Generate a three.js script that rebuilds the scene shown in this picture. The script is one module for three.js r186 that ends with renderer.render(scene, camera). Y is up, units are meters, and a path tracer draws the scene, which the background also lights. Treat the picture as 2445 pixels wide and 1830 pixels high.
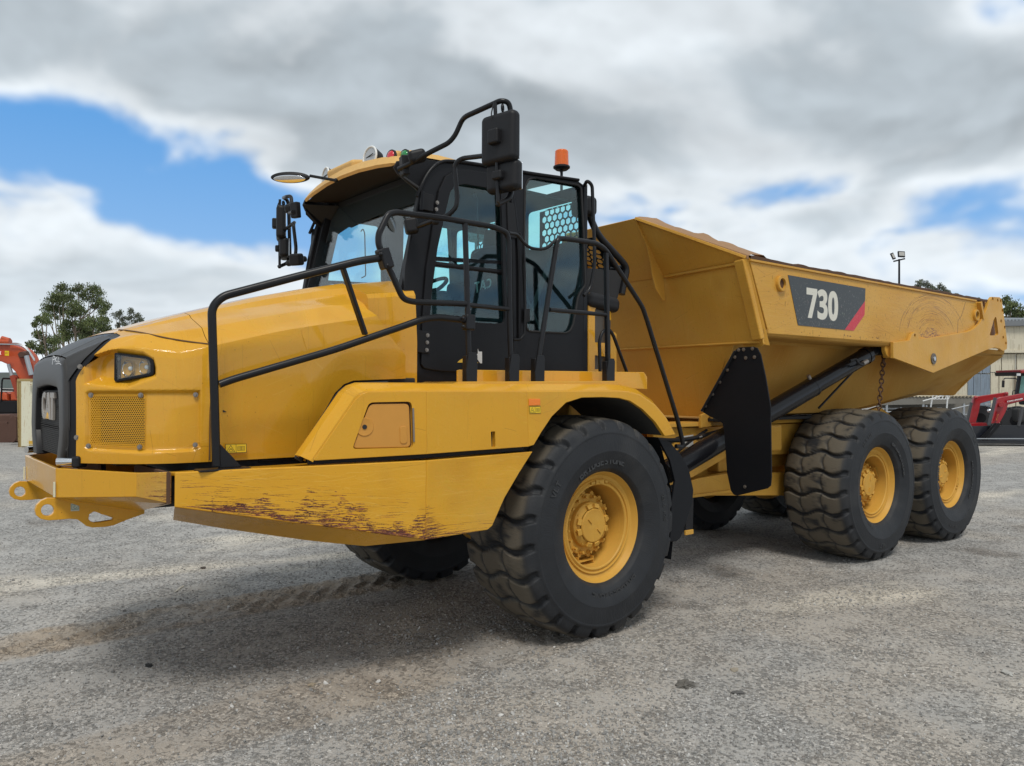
import * as THREE from 'three';
import { RoundedBoxGeometry } from 'three/addons/geometries/RoundedBoxGeometry.js';
import { mergeGeometries, mergeVertices, toCreasedNormals } from 'three/addons/utils/BufferGeometryUtils.js';
import { FontLoader } from 'three/addons/loaders/FontLoader.js';
import { TextGeometry } from 'three/addons/geometries/TextGeometry.js';

// ───────── camera (solved from wheels, bumper and grille; world origin = ground under the front axle, x to the truck's rear, +z its left side)
const D2R = Math.PI / 180;
const PW = 2445, PH = 1830, FPX = 1831.4;
const CAM = new THREE.Vector3(-4.0984, 1.7882, 5.1741);
const scene = new THREE.Scene();
const camera = new THREE.PerspectiveCamera(2 * Math.atan(PH / 2 / FPX) / D2R, PW / PH, 0.1, 6000);
camera.position.copy(CAM);
camera.rotation.order = 'YXZ';
camera.rotation.set(0.4772 * D2R, -40.2267 * D2R, 0.2893 * D2R);
camera.updateMatrixWorld(true);
const renderer = new THREE.WebGLRenderer({ antialias: true });
renderer.setSize(1024, 766);
renderer.toneMapping = THREE.LinearToneMapping;
renderer.toneMappingExposure = 1.38;
renderer.shadowMap.enabled = true;

// ───────── numbers and noise
function rng(s) { return () => { s |= 0; s = s + 0x6D2B79F5 | 0; let t = Math.imul(s ^ s >>> 15, 1 | s); t = t + Math.imul(t ^ t >>> 7, 61 | t) ^ t; return ((t ^ t >>> 14) >>> 0) / 4294967296; }; }
const lerp = (a, b, t) => a + (b - a) * t, clamp = (x, a = 0, b = 1) => Math.min(b, Math.max(a, x));
const sstep = (a, b, x) => { const t = clamp((x - a) / (b - a)); return t * t * (3 - 2 * t); };
function h3(x, y, z) { let h = Math.imul(x, 374761393) + Math.imul(y, 668265263) + Math.imul(z, 2147483647) | 0; h = Math.imul(h ^ h >>> 13, 1274126177); return ((h ^ h >>> 16) >>> 0) / 4294967296; }
function n3(x, y, z) {
  const xi = Math.floor(x), yi = Math.floor(y), zi = Math.floor(z); let u = x - xi, v = y - yi, w = z - zi;
  u = u * u * (3 - 2 * u); v = v * v * (3 - 2 * v); w = w * w * (3 - 2 * w);
  const a = lerp(lerp(h3(xi, yi, zi), h3(xi + 1, yi, zi), u), lerp(h3(xi, yi + 1, zi), h3(xi + 1, yi + 1, zi), u), v);
  if (w === 0) return a;
  return lerp(a, lerp(lerp(h3(xi, yi, zi + 1), h3(xi + 1, yi, zi + 1), u), lerp(h3(xi, yi + 1, zi + 1), h3(xi + 1, yi + 1, zi + 1), u), v), w);
}
function fbm(x, y, z = 0, o = 4) { let s = 0, a = 0.5, t = 0; for (let i = 0; i < o; i++) { s += a * n3(x, y, z); t += a; x = x * 2.03 + 17.1; y = y * 2.03 + 5.7; z = z === 0 ? 0 : z * 2.03 + 3.3; a *= 0.5; } return s / t; }

// ───────── sky: broken grey cloud deck with blue gaps (air and cloud only)
{
  const w = 1536, h = 768, data = new Float32Array(w * h * 4);
  const H0 = -40.2267 * D2R;                       // heading of the view
  const g = (x, y, cx, cy, rx, ry) => Math.exp(-(((x - cx) / rx) ** 2) - ((y - cy) / ry) ** 2);
  for (let j = 0; j < h; j++) {
    const el = ((j + 0.5) / h - 0.5) * Math.PI;
    for (let i = 0; i < w; i++) {
      const ph = ((i + 0.5) / w - 0.5) * 2 * Math.PI, k = (j * w + i) * 4;
      if (el < -0.03) { data[k] = 0.2; data[k + 1] = 0.19; data[k + 2] = 0.175; data[k + 3] = 1; continue; }
      const dx = Math.cos(ph) * Math.cos(el), dy = Math.sin(el), dz = Math.sin(ph) * Math.cos(el);
      // azimuth to the right of the view heading and elevation, in degrees
      let az; { const rx = dx * Math.cos(H0) + dz * -Math.sin(H0), fx = -dx * Math.sin(H0) - dz * Math.cos(H0); az = Math.atan2(rx, fx) / D2R; }
      const e = el / D2R;
      // flat cloud layer seen in perspective
      const q = 1 / (Math.max(dy, 0) + 0.16), X = dx * q * 1.15, Z = dz * q * 1.15;
      const wx = fbm(X * 0.9 + 3, Z * 0.9, 1.7, 3) - 0.5, wz = fbm(X * 0.9, Z * 0.9 + 8, 4.7, 3) - 0.5;
      const big = fbm(X * 0.55 + wx * 0.9 + 1.3, Z * 0.55 + wz * 0.9 + 2.2, 0.5, 3);
      const det = fbm(X * 2.1 + wx * 1.6, Z * 2.1 + wz * 1.6, 2.5, 6);
      const fine = fbm(az * 0.22 + wx * 3, e * 0.42 + wz * 3, 7.1, 5);
      // layout of the deck over the yard: thick grey overhead, a blue gap low on one side, thin veil on the other
      const far = sstep(50, 80, Math.abs(az));
      const wisp = fbm(X * 5.2 + wx * 5 + 4, Z * 5.2 + wz * 5, 9.3, 4);
      let cov = 0.68 + (big - 0.5) * 0.6 + (det - 0.5) * 0.95 + (fine - 0.5) * 0.8 + (wisp - 0.5) * 0.4 + 0.34 * sstep(12, 22, e);
      cov -= (1 - far) * (0.95 * g(az, e, -31.5, 16.2, 7, 2.3) + 0.80 * g(az, e, -22, 12.4, 6.5, 2.3) + 0.12 * g(az, e, 14, 12.0, 12, 2.4) + 0.10 * g(az, e, 34, 10, 12, 4) + 0.5 * g(az, e, 33, 23.0, 3.2, 2.0) + 0.2 * g(az, e, -12, 9, 9, 3));
      cov += (1 - far) * (0.35 * g(az, e, -34, 5, 22, 5) + 0.34 * g(az, e, 30, 17, 14, 3.2) + 0.30 * g(az, e, -4, 18.5, 20, 3.6));
      const c = sstep(0.34, 0.76, cov);
      // clear air
      const t = clamp(e / 35), b0 = [lerp(0.44, -0.04, Math.sqrt(t)), lerp(0.60, 0.14, Math.sqrt(t)), lerp(0.76, 0.48, Math.sqrt(t))];
      // cloud: white where thin, grey underside where thick, brighter towards the horizon; billows lit from above
      const det2 = fbm((X + 0.05) * 2.1 + wx * 1.6, (Z - 0.05) * 2.1 + wz * 1.6, 2.5, 6), lit = (det - det2) * 0.9;
      const lowf = Math.exp(-Math.max(e, 0) / 6.5), dens = sstep(0.70, 1.16, cov + 0.3 * (det - 0.5) - (1 - far) * 0.55 * g(az, e, 4, 24.5, 9, 2.2));
      const bright = (0.66 + 0.12 * lowf) * (0.95 + 0.30 * (fine - 0.5) + 0.36 * (det - 0.5) + lit);
      const greyv = 0.31 + 0.22 * (fine - 0.5) + 0.30 * (big - 0.45) + 0.28 * lowf + lit * 0.45;
      const m = dens * (1 - 0.7 * lowf);
      const cl = [lerp(bright * 0.93, greyv * 0.885, m), lerp(bright * 1.0, greyv * 1.0, m), lerp(bright * 1.055, greyv * 1.09, m)];
      for (let n = 0; n < 3; n++) data[k + n] = Math.max(0.02, lerp(b0[n], cl[n], c));
      data[k + 3] = 1;
    }
  }
  const t = new THREE.DataTexture(data, w, h, THREE.RGBAFormat, THREE.FloatType);
  t.mapping = THREE.EquirectangularReflectionMapping; t.magFilter = t.minFilter = THREE.LinearFilter; t.wrapS = THREE.RepeatWrapping; t.needsUpdate = true;
  scene.background = t; scene.environment = t;
}
// ───────── sun behind cloud: high, very soft
const sun = new THREE.DirectionalLight(new THREE.Color(1.0, 0.965, 0.9), 1.5);
sun.position.set(-7, 23, 12); sun.target.position.set(1, 0, 0);
sun.castShadow = true; sun.shadow.radius = 32; sun.shadow.mapSize.set(2048, 2048);
Object.assign(sun.shadow.camera, { left: -14, right: 14, top: 14, bottom: -14, near: 1, far: 80 });
scene.add(sun, sun.target);

// ───────── helpers
const V = (x, y, z) => new THREE.Vector3(x, y, z);
const ART = -2.2579 * D2R, HX = 1.25;              // the rear module is steered a little about the hitch
const RM = new THREE.Matrix4().makeTranslation(HX, 0, 0).multiply(new THREE.Matrix4().makeRotationY(ART)).multiply(new THREE.Matrix4().makeTranslation(-HX, 0, 0));
const RMI = RM.clone().invert();
function ray(px, py) { return V((px - PW / 2) / FPX, -(py - PH / 2) / FPX, -1).transformDirection(camera.matrixWorld); }
function rayD(px, py) { return V((px - PW / 2) / FPX, -(py - PH / 2) / FPX, -1).applyMatrix3(new THREE.Matrix3().setFromMatrix4(camera.matrixWorld)); }
// a photograph point on a known plane (front frame)
function hitP(px, py, n, d, rear) {
  const o = CAM.clone(), r = ray(px, py);
  if (rear) { o.applyMatrix4(RMI); r.transformDirection(RMI); }
  const t = (d - n.dot(o)) / n.dot(r); return o.addScaledVector(r, t);
}
const NX = V(1, 0, 0), NY = V(0, 1, 0), NZ = V(0, 0, 1);
const Fx = (px, py, x) => hitP(px, py, NX, x), Fy = (px, py, y) => hitP(px, py, NY, y), Fz = (px, py, z) => hitP(px, py, NZ, z);
const Rx = (px, py, x) => hitP(px, py, NX, x, 1), Ry = (px, py, y) => hitP(px, py, NY, y, 1), Rz = (px, py, z) => hitP(px, py, NZ, z, 1);
const at = (px, py, depth) => CAM.clone().addScaledVector(rayD(px, py), depth);   // a point at a known distance along the view

const used = {};
function numbered(n) { used[n] = (used[n] ?? -1) + 1; return used[n] ? n + '_' + String(used[n]).padStart(3, '0') : n; }
function tag(o, label, category, group, kind) { if (label) o.userData.label = label; if (category) o.userData.category = category; if (group) o.userData.group = group; if (kind) o.userData.kind = kind; return o; }
function mesh(name, geo, mat, parent) {
  if (Array.isArray(geo)) geo = join(geo);
  const m = new THREE.Mesh(geo, mat); m.name = parent ? name : numbered(name); m.castShadow = m.receiveShadow = true; (parent || scene).add(m); return m;
}
function group(name, parent) { const g = new THREE.Group(); g.name = parent ? name : numbered(name); (parent || scene).add(g); return g; }
function rearGroup(name, parent) { const g = group(name, parent); g.position.set(HX, 0, 0).sub(V(HX, 0, 0).applyAxisAngle(NY, ART)); g.rotation.y = ART; return g; }
function clean(g) {
  g = g.index ? g.toNonIndexed() : g;
  for (const k of Object.keys(g.attributes)) if (!['position', 'normal', 'uv', 'color'].includes(k)) g.deleteAttribute(k);
  if (!g.attributes.uv) g.setAttribute('uv', new THREE.BufferAttribute(new Float32Array(g.attributes.position.count * 2), 2));
  if (!g.attributes.normal) g.computeVertexNormals();
  g.morphAttributes = {}; return g;
}
function join(list) {
  list = list.flat(9).map(clean); const hasC = list.some(g => g.attributes.color);
  if (hasC) for (const g of list) if (!g.attributes.color) g.setAttribute('color', new THREE.BufferAttribute(new Float32Array(g.attributes.position.count * 3).fill(1), 3));
  return list.length === 1 ? list[0] : mergeGeometries(list);
}
// box-projected uv in metres
function boxUV(g, s = 1) {
  g = clean(g); const p = g.attributes.position, n = g.attributes.normal, uv = new Float32Array(p.count * 2);
  for (let i = 0; i < p.count; i++) {
    const a = Math.abs(n.getX(i)), b = Math.abs(n.getY(i)), c = Math.abs(n.getZ(i));
    const [u, v] = a >= b && a >= c ? [p.getZ(i), p.getY(i)] : b >= c ? [p.getX(i), p.getZ(i)] : [p.getX(i), p.getY(i)];
    uv[2 * i] = u * s; uv[2 * i + 1] = v * s;
  }
  g.setAttribute('uv', new THREE.BufferAttribute(uv, 2)); return g;
}
function box(x0, x1, y0, y1, z0, z1, r = 0.006) {
  const w = Math.abs(x1 - x0), h = Math.abs(y1 - y0), d = Math.abs(z1 - z0); r = Math.min(r, w * 0.45, h * 0.45, d * 0.45);
  const g = r > 0.0005 ? new RoundedBoxGeometry(w, h, d, 2, r) : new THREE.BoxGeometry(w, h, d);
  g.translate((x0 + x1) / 2, (y0 + y1) / 2, (z0 + z1) / 2); return boxUV(g);
}
// a box given by centre, size and a turn
function obox(c, s, rot = [0, 0, 0], r = 0.006) {
  r = Math.min(r, s[0] * 0.45, s[1] * 0.45, s[2] * 0.45);
  const g = boxUV(new RoundedBoxGeometry(s[0], s[1], s[2], 2, r)); g.applyMatrix4(new THREE.Matrix4().makeRotationFromEuler(new THREE.Euler(...rot, 'YXZ'))); g.translate(...(c.toArray ? c.toArray() : c)); return g;
}
// a bar with a rectangular section between two points
function bar(a, b, w, h, up = NY, r = 0.004) {
  const d = b.clone().sub(a), L = d.length(); d.normalize(); const s = d.clone().cross(up).normalize(), u = s.clone().cross(d);
  const g = boxUV(new RoundedBoxGeometry(L, h, w, 2, Math.min(r, w * 0.4, h * 0.4)));
  g.applyMatrix4(new THREE.Matrix4().makeBasis(d, u, s)); const m = a.clone().add(b).multiplyScalar(0.5); g.translate(m.x, m.y, m.z); return g;
}
function cyl(a, b, r0, r1 = r0, seg = 16, open = false) {
  const d = b.clone().sub(a), L = d.length(); const g = new THREE.CylinderGeometry(r1, r0, L, seg, 1, open);
  g.applyQuaternion(new THREE.Quaternion().setFromUnitVectors(NY, d.normalize())); const m = a.clone().add(b).multiplyScalar(0.5); g.translate(m.x, m.y, m.z); return g;
}
const ball = (c, r, seg = 12) => { const g = new THREE.SphereGeometry(r, seg, Math.max(6, seg >> 1)); g.translate(c.x, c.y, c.z); return g; };
// bent tube with rounded bends
function tube(pts, r, bend = 0.05, seg = 10) {
  const path = new THREE.CurvePath(); let prev = pts[0].clone();
  for (let i = 1; i < pts.length; i++) {
    if (i === pts.length - 1) { path.add(new THREE.LineCurve3(prev, pts[i].clone())); break; }
    const a = pts[i - 1], b = pts[i], c = pts[i + 1], la = b.distanceTo(a), lc = b.distanceTo(c), k = Math.min(bend, la * 0.48, lc * 0.48);
    const p = b.clone().lerp(a, k / la), q = b.clone().lerp(c, k / lc);
    path.add(new THREE.LineCurve3(prev, p)); path.add(new THREE.QuadraticBezierCurve3(p, b.clone(), q)); prev = q;
  }
  const out = []; for (const c of path.curves) { const n = c.isLineCurve3 ? 1 : 6; for (let i = 0; i < n; i++) out.push(c.getPoint(i / n)); } out.push(pts[pts.length - 1].clone());
  const P = out.filter((p, i) => !i || p.distanceTo(out[i - 1]) > 1e-4), N = P.length;
  // sweep a circle with a parallel frame
  const pos = [], idx = [], uv = []; let T = P[1].clone().sub(P[0]).normalize(), nrm = Math.abs(T.y) < 0.9 ? T.clone().cross(NY).normalize() : T.clone().cross(NX).normalize(), len = 0;
  for (let i = 0; i < N; i++) {
    const t = (i === 0 ? P[1].clone().sub(P[0]) : i === N - 1 ? P[i].clone().sub(P[i - 1]) : P[i + 1].clone().sub(P[i]).normalize().add(P[i].clone().sub(P[i - 1]).normalize())).normalize();
    nrm.sub(t.clone().multiplyScalar(nrm.dot(t))).normalize(); const bi = t.clone().cross(nrm); if (i) len += P[i].distanceTo(P[i - 1]);
    for (let k = 0; k <= seg; k++) { const a = k / seg * 2 * Math.PI; pos.push(P[i].x + r * (Math.cos(a) * nrm.x + Math.sin(a) * bi.x), P[i].y + r * (Math.cos(a) * nrm.y + Math.sin(a) * bi.y), P[i].z + r * (Math.cos(a) * nrm.z + Math.sin(a) * bi.z)); uv.push(k / seg * r * 6.28, len); }
  }
  for (let i = 0; i < N - 1; i++) for (let k = 0; k < seg; k++) { const a = i * (seg + 1) + k, b = a + seg + 1; idx.push(a, a + 1, b, a + 1, b + 1, b); }
  for (const [i, s] of [[0, 1], [N - 1, -1]]) { const c = pos.length / 3; pos.push(P[i].x, P[i].y, P[i].z); uv.push(0, 0); for (let k = 0; k < seg; k++) { const a = i * (seg + 1) + k; s > 0 ? idx.push(c, a + 1, a) : idx.push(c, a, a + 1); } }
  const g = new THREE.BufferGeometry(); g.setAttribute('position', new THREE.Float32BufferAttribute(pos, 3)); g.setAttribute('uv', new THREE.Float32BufferAttribute(uv, 2)); g.setIndex(idx);
  return toCreasedNormals(g, 0.9);
}
// 2D polygon with rounded corners: pts [[x,y,r?],...]
function roundPoly(pts, r = 0) {
  const out = [], n = pts.length;
  for (let i = 0; i < n; i++) {
    const a = pts[(i + n - 1) % n], b = pts[i], c = pts[(i + 1) % n], rr = b[2] ?? r;
    const la = Math.hypot(a[0] - b[0], a[1] - b[1]), lc = Math.hypot(c[0] - b[0], c[1] - b[1]), k = Math.min(rr, la * 0.45, lc * 0.45);
    if (k < 1e-4) { out.push([b[0], b[1]]); continue; }
    const p = [b[0] + (a[0] - b[0]) * k / la, b[1] + (a[1] - b[1]) * k / la], q = [b[0] + (c[0] - b[0]) * k / lc, b[1] + (c[1] - b[1]) * k / lc];
    for (let s = 0; s <= 5; s++) { const t = s / 5, u = 1 - t; out.push([u * u * p[0] + 2 * u * t * b[0] + t * t * q[0], u * u * p[1] + 2 * u * t * b[1] + t * t * q[1]]); }
  }
  return out;
}
// a plate cut from 3D outline points; its outer face lies on the points, thickness goes inward
function plate(pts, out, thick, o = {}) {
  const c = V(0, 0, 0), nn = V(0, 0, 0);
  pts.forEach((p, i) => { const q = pts[(i + 1) % pts.length]; nn.x += (p.y - q.y) * (p.z + q.z); nn.y += (p.z - q.z) * (p.x + q.x); nn.z += (p.x - q.x) * (p.y + q.y); c.add(p); });
  c.multiplyScalar(1 / pts.length); nn.normalize(); if (nn.dot(out) < 0) nn.negate();
  let e2 = (o.up || NY).clone(); e2.addScaledVector(nn, -e2.dot(nn)).normalize(); const e1 = e2.clone().cross(nn);
  const to = p => { const d = p.clone().sub(c); return [d.dot(e1), d.dot(e2)]; };
  const b = o.bevel ?? Math.min(0.004, thick * 0.35);
  const poly = (ps, r) => roundPoly(ps.map((p, i) => { const q = to(p); if (p.r !== undefined) q.push(p.r); return q; }), r);
  const sh = new THREE.Shape(poly(pts, o.round || 0).map(p => new THREE.Vector2(...p)));
  for (const h of o.holes || []) sh.holes.push(new THREE.Path(poly(h, h.round ?? o.holeRound ?? 0).map(p => new THREE.Vector2(...p))));
  for (const [p, r] of o.circles || []) { const q = to(p), pa = new THREE.Path(); pa.absarc(q[0], q[1], r, 0, Math.PI * 2, true); sh.holes.push(pa); }
  const g = new THREE.ExtrudeGeometry(sh, { depth: Math.max(1e-4, thick - 2 * b), bevelEnabled: b > 0, bevelSize: b, bevelThickness: b, bevelOffset: -b, bevelSegments: 2, curveSegments: 12 });
  g.translate(0, 0, -(thick - b));
  if (o.fit) { const bb = new THREE.Box3().setFromBufferAttribute(g.attributes.position), p = g.attributes.position, u = g.attributes.uv; for (let i = 0; i < p.count; i++) u.setXY(i, (p.getX(i) - bb.min.x) / (bb.max.x - bb.min.x), (p.getY(i) - bb.min.y) / (bb.max.y - bb.min.y)); }
  g.applyMatrix4(new THREE.Matrix4().makeBasis(e1, e2, nn).setPosition(c)); return g;
}
// flat sticker laid 3 mm proud of a surface: four corners as seen (top-left, top-right, bottom-right, bottom-left)
function sticker(tl, tr, br, bl, lift = 0.003, nx = 1, ny = 1) {
  const n = tr.clone().sub(tl).cross(bl.clone().sub(tl)).normalize().negate(), pos = [], uv = [], idx = [];
  for (let j = 0; j <= ny; j++) for (let i = 0; i <= nx; i++) { const p = tl.clone().lerp(tr, i / nx).lerp(bl.clone().lerp(br, i / nx), j / ny).addScaledVector(n, lift); pos.push(p.x, p.y, p.z); uv.push(i / nx, 1 - j / ny); }
  for (let j = 0; j < ny; j++) for (let i = 0; i < nx; i++) { const a = j * (nx + 1) + i; idx.push(a, a + nx + 1, a + 1, a + 1, a + nx + 1, a + nx + 2); }
  const g = new THREE.BufferGeometry(); g.setAttribute('position', new THREE.Float32BufferAttribute(pos, 3)); g.setAttribute('uv', new THREE.Float32BufferAttribute(uv, 2)); g.setIndex(idx); g.computeVertexNormals(); return g;
}
// skin over equal-length rings; closed = rings are loops
function loft(rings, o = {}) {
  const n = rings[0].length, pos = [], uv = [], idx = [], m = o.closed ? n : n - 1; let L = 0;
  rings.forEach((r, i) => { if (i) L += r[n >> 1].distanceTo(rings[i - 1][n >> 1]); let s = 0; for (let k = 0; k <= m; k++) { const p = r[k % n]; if (k) s += p.distanceTo(r[(k - 1) % n]); pos.push(p.x, p.y, p.z); uv.push(L, s); } });
  const w = m + 1;
  for (let i = 0; i < rings.length - 1; i++) for (let k = 0; k < m; k++) { const a = i * w + k, b = a + w; idx.push(a, b, a + 1, a + 1, b, b + 1); }
  const cap = (i, flip) => { const c = V(0, 0, 0); rings[i].forEach(p => c.add(p)); c.multiplyScalar(1 / n); const ci = pos.length / 3; pos.push(c.x, c.y, c.z); uv.push(0, 0); for (let k = 0; k < m; k++) { const a = i * w + k; flip ? idx.push(ci, a, a + 1) : idx.push(ci, a + 1, a); } };
  if (o.cap0) cap(0, true); if (o.cap1) cap(rings.length - 1, false);
  const g = new THREE.BufferGeometry(); g.setAttribute('position', new THREE.Float32BufferAttribute(pos, 3)); g.setAttribute('uv', new THREE.Float32BufferAttribute(uv, 2)); g.setIndex(idx);
  return o.smooth ? (g.computeVertexNormals(), g) : toCreasedNormals(g, o.crease ?? 0.5);
}
const mir = p => { const q = V(p.x, p.y, -p.z); if (p.r !== undefined) q.r = p.r; return q; };
// mirrored copy of a geometry across the truck's centre plane
function mirror(g) {
  g = clean(g).clone(); const p = g.attributes.position, n = g.attributes.normal, u = g.attributes.uv;
  for (let i = 0; i < p.count; i++) { p.setZ(i, -p.getZ(i)); n.setZ(i, -n.getZ(i)); }
  for (const a of [p, n, u]) for (let i = 0; i < a.count; i += 3) for (let k = 0; k < a.itemSize; k++) { const q = a.array[(i + 1) * a.itemSize + k]; a.array[(i + 1) * a.itemSize + k] = a.array[(i + 2) * a.itemSize + k]; a.array[(i + 2) * a.itemSize + k] = q; }
  return g;
}
function bolts(list, n, r = 0.011, h = 0.008) { return list.map(p => [cyl(p.clone().addScaledVector(n, -0.002), p.clone().addScaledVector(n, h * 0.35), r * 1.5, r * 1.5, 12), cyl(p, p.clone().addScaledVector(n, h), r, r * 0.92, 6)]); }

// ───────── textures and materials
function canvasTex(w, h, draw, o = {}) {
  const c = document.createElement('canvas'); c.width = w; c.height = h; const x = c.getContext('2d'); draw(x, w, h);
  const t = new THREE.CanvasTexture(c); t.colorSpace = o.linear ? THREE.NoColorSpace : THREE.SRGBColorSpace; t.wrapS = t.wrapT = o.clamp ? THREE.ClampToEdgeWrapping : THREE.RepeatWrapping; t.anisotropy = 8; return t;
}
function dataTex(n, fn, o = {}) {
  const d = new Uint8Array(n * n * 4);
  for (let j = 0; j < n; j++) for (let i = 0; i < n; i++) { const v = fn(i / n, j / n), k = (j * n + i) * 4; for (let c = 0; c < 3; c++) d[k + c] = clamp(Array.isArray(v) ? v[c] : v) * 255; d[k + 3] = 255; }
  const t = new THREE.DataTexture(d, n, n); t.colorSpace = o.srgb ? THREE.SRGBColorSpace : THREE.NoColorSpace; t.wrapS = t.wrapT = THREE.RepeatWrapping; t.magFilter = THREE.LinearFilter; t.minFilter = THREE.LinearMipmapLinearFilter; t.generateMipmaps = true; t.repeat.set(o.rep || 1, o.rep || 1); t.needsUpdate = true; return t;
}
// tileable noise
function tn(u, v, f, seed = 0) { const x = u * f, y = v * f, xi = Math.floor(x), yi = Math.floor(y); let a = x - xi, b = y - yi; a = a * a * (3 - 2 * a); b = b * b * (3 - 2 * b); const w = n => ((n % f) + f) % f; return lerp(lerp(h3(w(xi), w(yi), seed), h3(w(xi + 1), w(yi), seed), a), lerp(h3(w(xi), w(yi + 1), seed), h3(w(xi + 1), w(yi + 1), seed), a), b); }
const tfbm = (u, v, f, o = 4, s = 0) => { let r = 0, a = 0.5, t = 0; for (let i = 0; i < o; i++) { r += a * tn(u, v, f, s + i); t += a; f *= 2; a *= 0.5; } return r / t; };
const C = (r, g, b) => new THREE.Color().setRGB(r, g, b);
const std = (c, rough, o = {}) => new THREE.MeshStandardMaterial({ color: Array.isArray(c) ? C(...c) : c, roughness: rough, ...o });
const phy = (c, rough, o = {}) => new THREE.MeshPhysicalMaterial({ color: Array.isArray(c) ? C(...c) : c, roughness: rough, ...o });

// paint: the colour itself with dust film, specks, wiped streaks and hairline scratches
const YB = '#d99f2a', YB2 = '#cf9c42';
function paintTex(base, seed, o) {
  return canvasTex(1024, 1024, (x, W, H) => {
    const R = rng(seed); x.fillStyle = base; x.fillRect(0, 0, W, H);
    const wrap = (f, px0, py0, r) => { for (const ox of [0, W, -W]) for (const oy of [0, H, -H]) if (px0 + ox > -r && px0 + ox < W + r && py0 + oy > -r && py0 + oy < H + r) f(px0 + ox, py0 + oy); };
    for (let i = 0; i < 90; i++) { const r = 40 + R() * 150, a = o.film * (0.3 + R()), c = R() < 0.6 ? '196,160,100' : '150,92,20'; wrap((X, Y) => { const g = x.createRadialGradient(X, Y, 0, X, Y, r); g.addColorStop(0, `rgba(${c},${a})`); g.addColorStop(1, `rgba(${c},0)`); x.fillStyle = g; x.fillRect(X - r, Y - r, 2 * r, 2 * r); }, R() * W, R() * H, r); }
    for (let i = 0; i < o.streak; i++) { const l = 20 + R() * 160, w = 0.6 + R() * 2.4, a = 0.04 + R() * 0.10, c = R() < 0.5 ? '214,182,120' : '120,78,24'; wrap((X, Y) => { x.fillStyle = `rgba(${c},${a})`; x.fillRect(X, Y, w, l); }, R() * W, R() * H, 200); }
    for (let i = 0; i < o.scratch; i++) { const l = 10 + R() * 120, t = (R() - 0.5) * 0.9 + (R() < 0.2 ? 1.5 : 0), a = 0.12 + R() * 0.28, X = R() * W, Y = R() * H; x.strokeStyle = R() < 0.75 ? `rgba(240,208,140,${a})` : `rgba(96,58,20,${a})`; x.lineWidth = 0.5 + R() * 0.9; x.beginPath(); x.moveTo(X, Y); x.quadraticCurveTo(X + Math.cos(t) * l / 2, Y + Math.sin(t) * l / 2 + (R() - 0.5) * 8, X + Math.cos(t) * l, Y + Math.sin(t) * l); x.stroke(); }
    for (let i = 0; i < o.speck; i++) { x.fillStyle = R() < 0.65 ? `rgba(80,48,16,${0.15 + R() * 0.45})` : `rgba(236,214,160,${0.15 + R() * 0.4})`; const r = 0.5 + R() * R() * 2.2; x.fillRect(R() * W, R() * H, r, r * (1 + R())); }
  });
}
const yellowTex = paintTex(YB, 101, { film: 0.085, streak: 240, scratch: 170, speck: 900 }); yellowTex.repeat.set(0.62, 0.62);
const bodyTex = paintTex(YB2, 202, { film: 0.10, streak: 520, scratch: 120, speck: 2600 }); bodyTex.repeat.set(0.6, 0.6);
const flankTex = paintTex('#b48840', 404, { film: 0.16, streak: 700, scratch: 60, speck: 3200 }); flankTex.repeat.set(0.5, 0.5);  // duller, darker base with denser film and specks, for the lower flank
const wheelTex = paintTex('#cd9c42', 303, { film: 0.08, streak: 60, scratch: 160, speck: 900 }); wheelTex.repeat.set(1.1, 1.1);
const dirtMap = dataTex(512, (u, v) => { const a = tfbm(u, v, 5, 5, 3), b = tfbm(u, v, 40, 3, 9); const k = 0.9 + 0.1 * a + 0.05 * (b - 0.5); return [k, k, k]; }, { rep: 0.7 });
const glossMap = dataTex(512, (u, v) => { const a = tfbm(u, v, 6, 4, 21), b = tn(u, v, 256, 31); return 0.62 + 0.4 * (a - 0.4) + 0.1 * (b - 0.5); }, { rep: 0.9 });
const orange = dataTex(512, (u, v) => tfbm(u, v, 32, 3, 51), { rep: 2 });
const wavy = dataTex(512, (u, v) => 0.78 * tfbm(u, v, 4, 2, 57) + 0.12 * tfbm(u, v, 24, 2, 58) + 0.10 * tfbm(u, v, 96, 2, 51), { rep: 0.8 });
const grimeMap = dataTex(512, (u, v) => { const a = tfbm(u, v, 6, 5, 61), b = tfbm(u, v, 50, 3, 71), st = tn(u * 1, v * 0.12, 240, 77); const k = 0.80 + 0.2 * a + 0.1 * (b - 0.5) - (st > 0.9 ? 0.08 : 0) - (tn(u, v, 200, 79) > 0.95 ? 0.16 : 0); return [k, k * 0.99, k * 0.97]; }, { rep: 0.6 });
const M = {};
M.yellow = phy([1, 1, 1], 0.45, { map: yellowTex, roughnessMap: glossMap, clearcoat: 0.6, clearcoatRoughness: 0.07, specularIntensity: 0.3, bumpMap: wavy, bumpScale: 0.0035 });
M.bodyYellow = phy([1, 1, 1], 0.6, { map: bodyTex, roughnessMap: glossMap, specularIntensity: 0.4, bumpMap: wavy, bumpScale: 0.007 });
M.flank = phy([1, 1, 1], 0.75, { map: flankTex, specularIntensity: 0.3, bumpMap: wavy, bumpScale: 0.007 });
M.wheelYellow = phy([1, 1, 1], 0.5, { map: wheelTex, specularIntensity: 0.5 });
M.capYellow = phy([0.74, 0.45, 0.15], 0.5, { map: grimeMap, specularIntensity: 0.5 });
M.black = phy([0.012, 0.012, 0.014], 0.35, { map: grimeMap, specularIntensity: 0.45 });
M.rail = phy([0.013, 0.013, 0.015], 0.34, { map: grimeMap, specularIntensity: 0.6 });
M.plastic = phy([0.016, 0.016, 0.018], 0.5, { map: grimeMap, specularIntensity: 0.5 });
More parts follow.
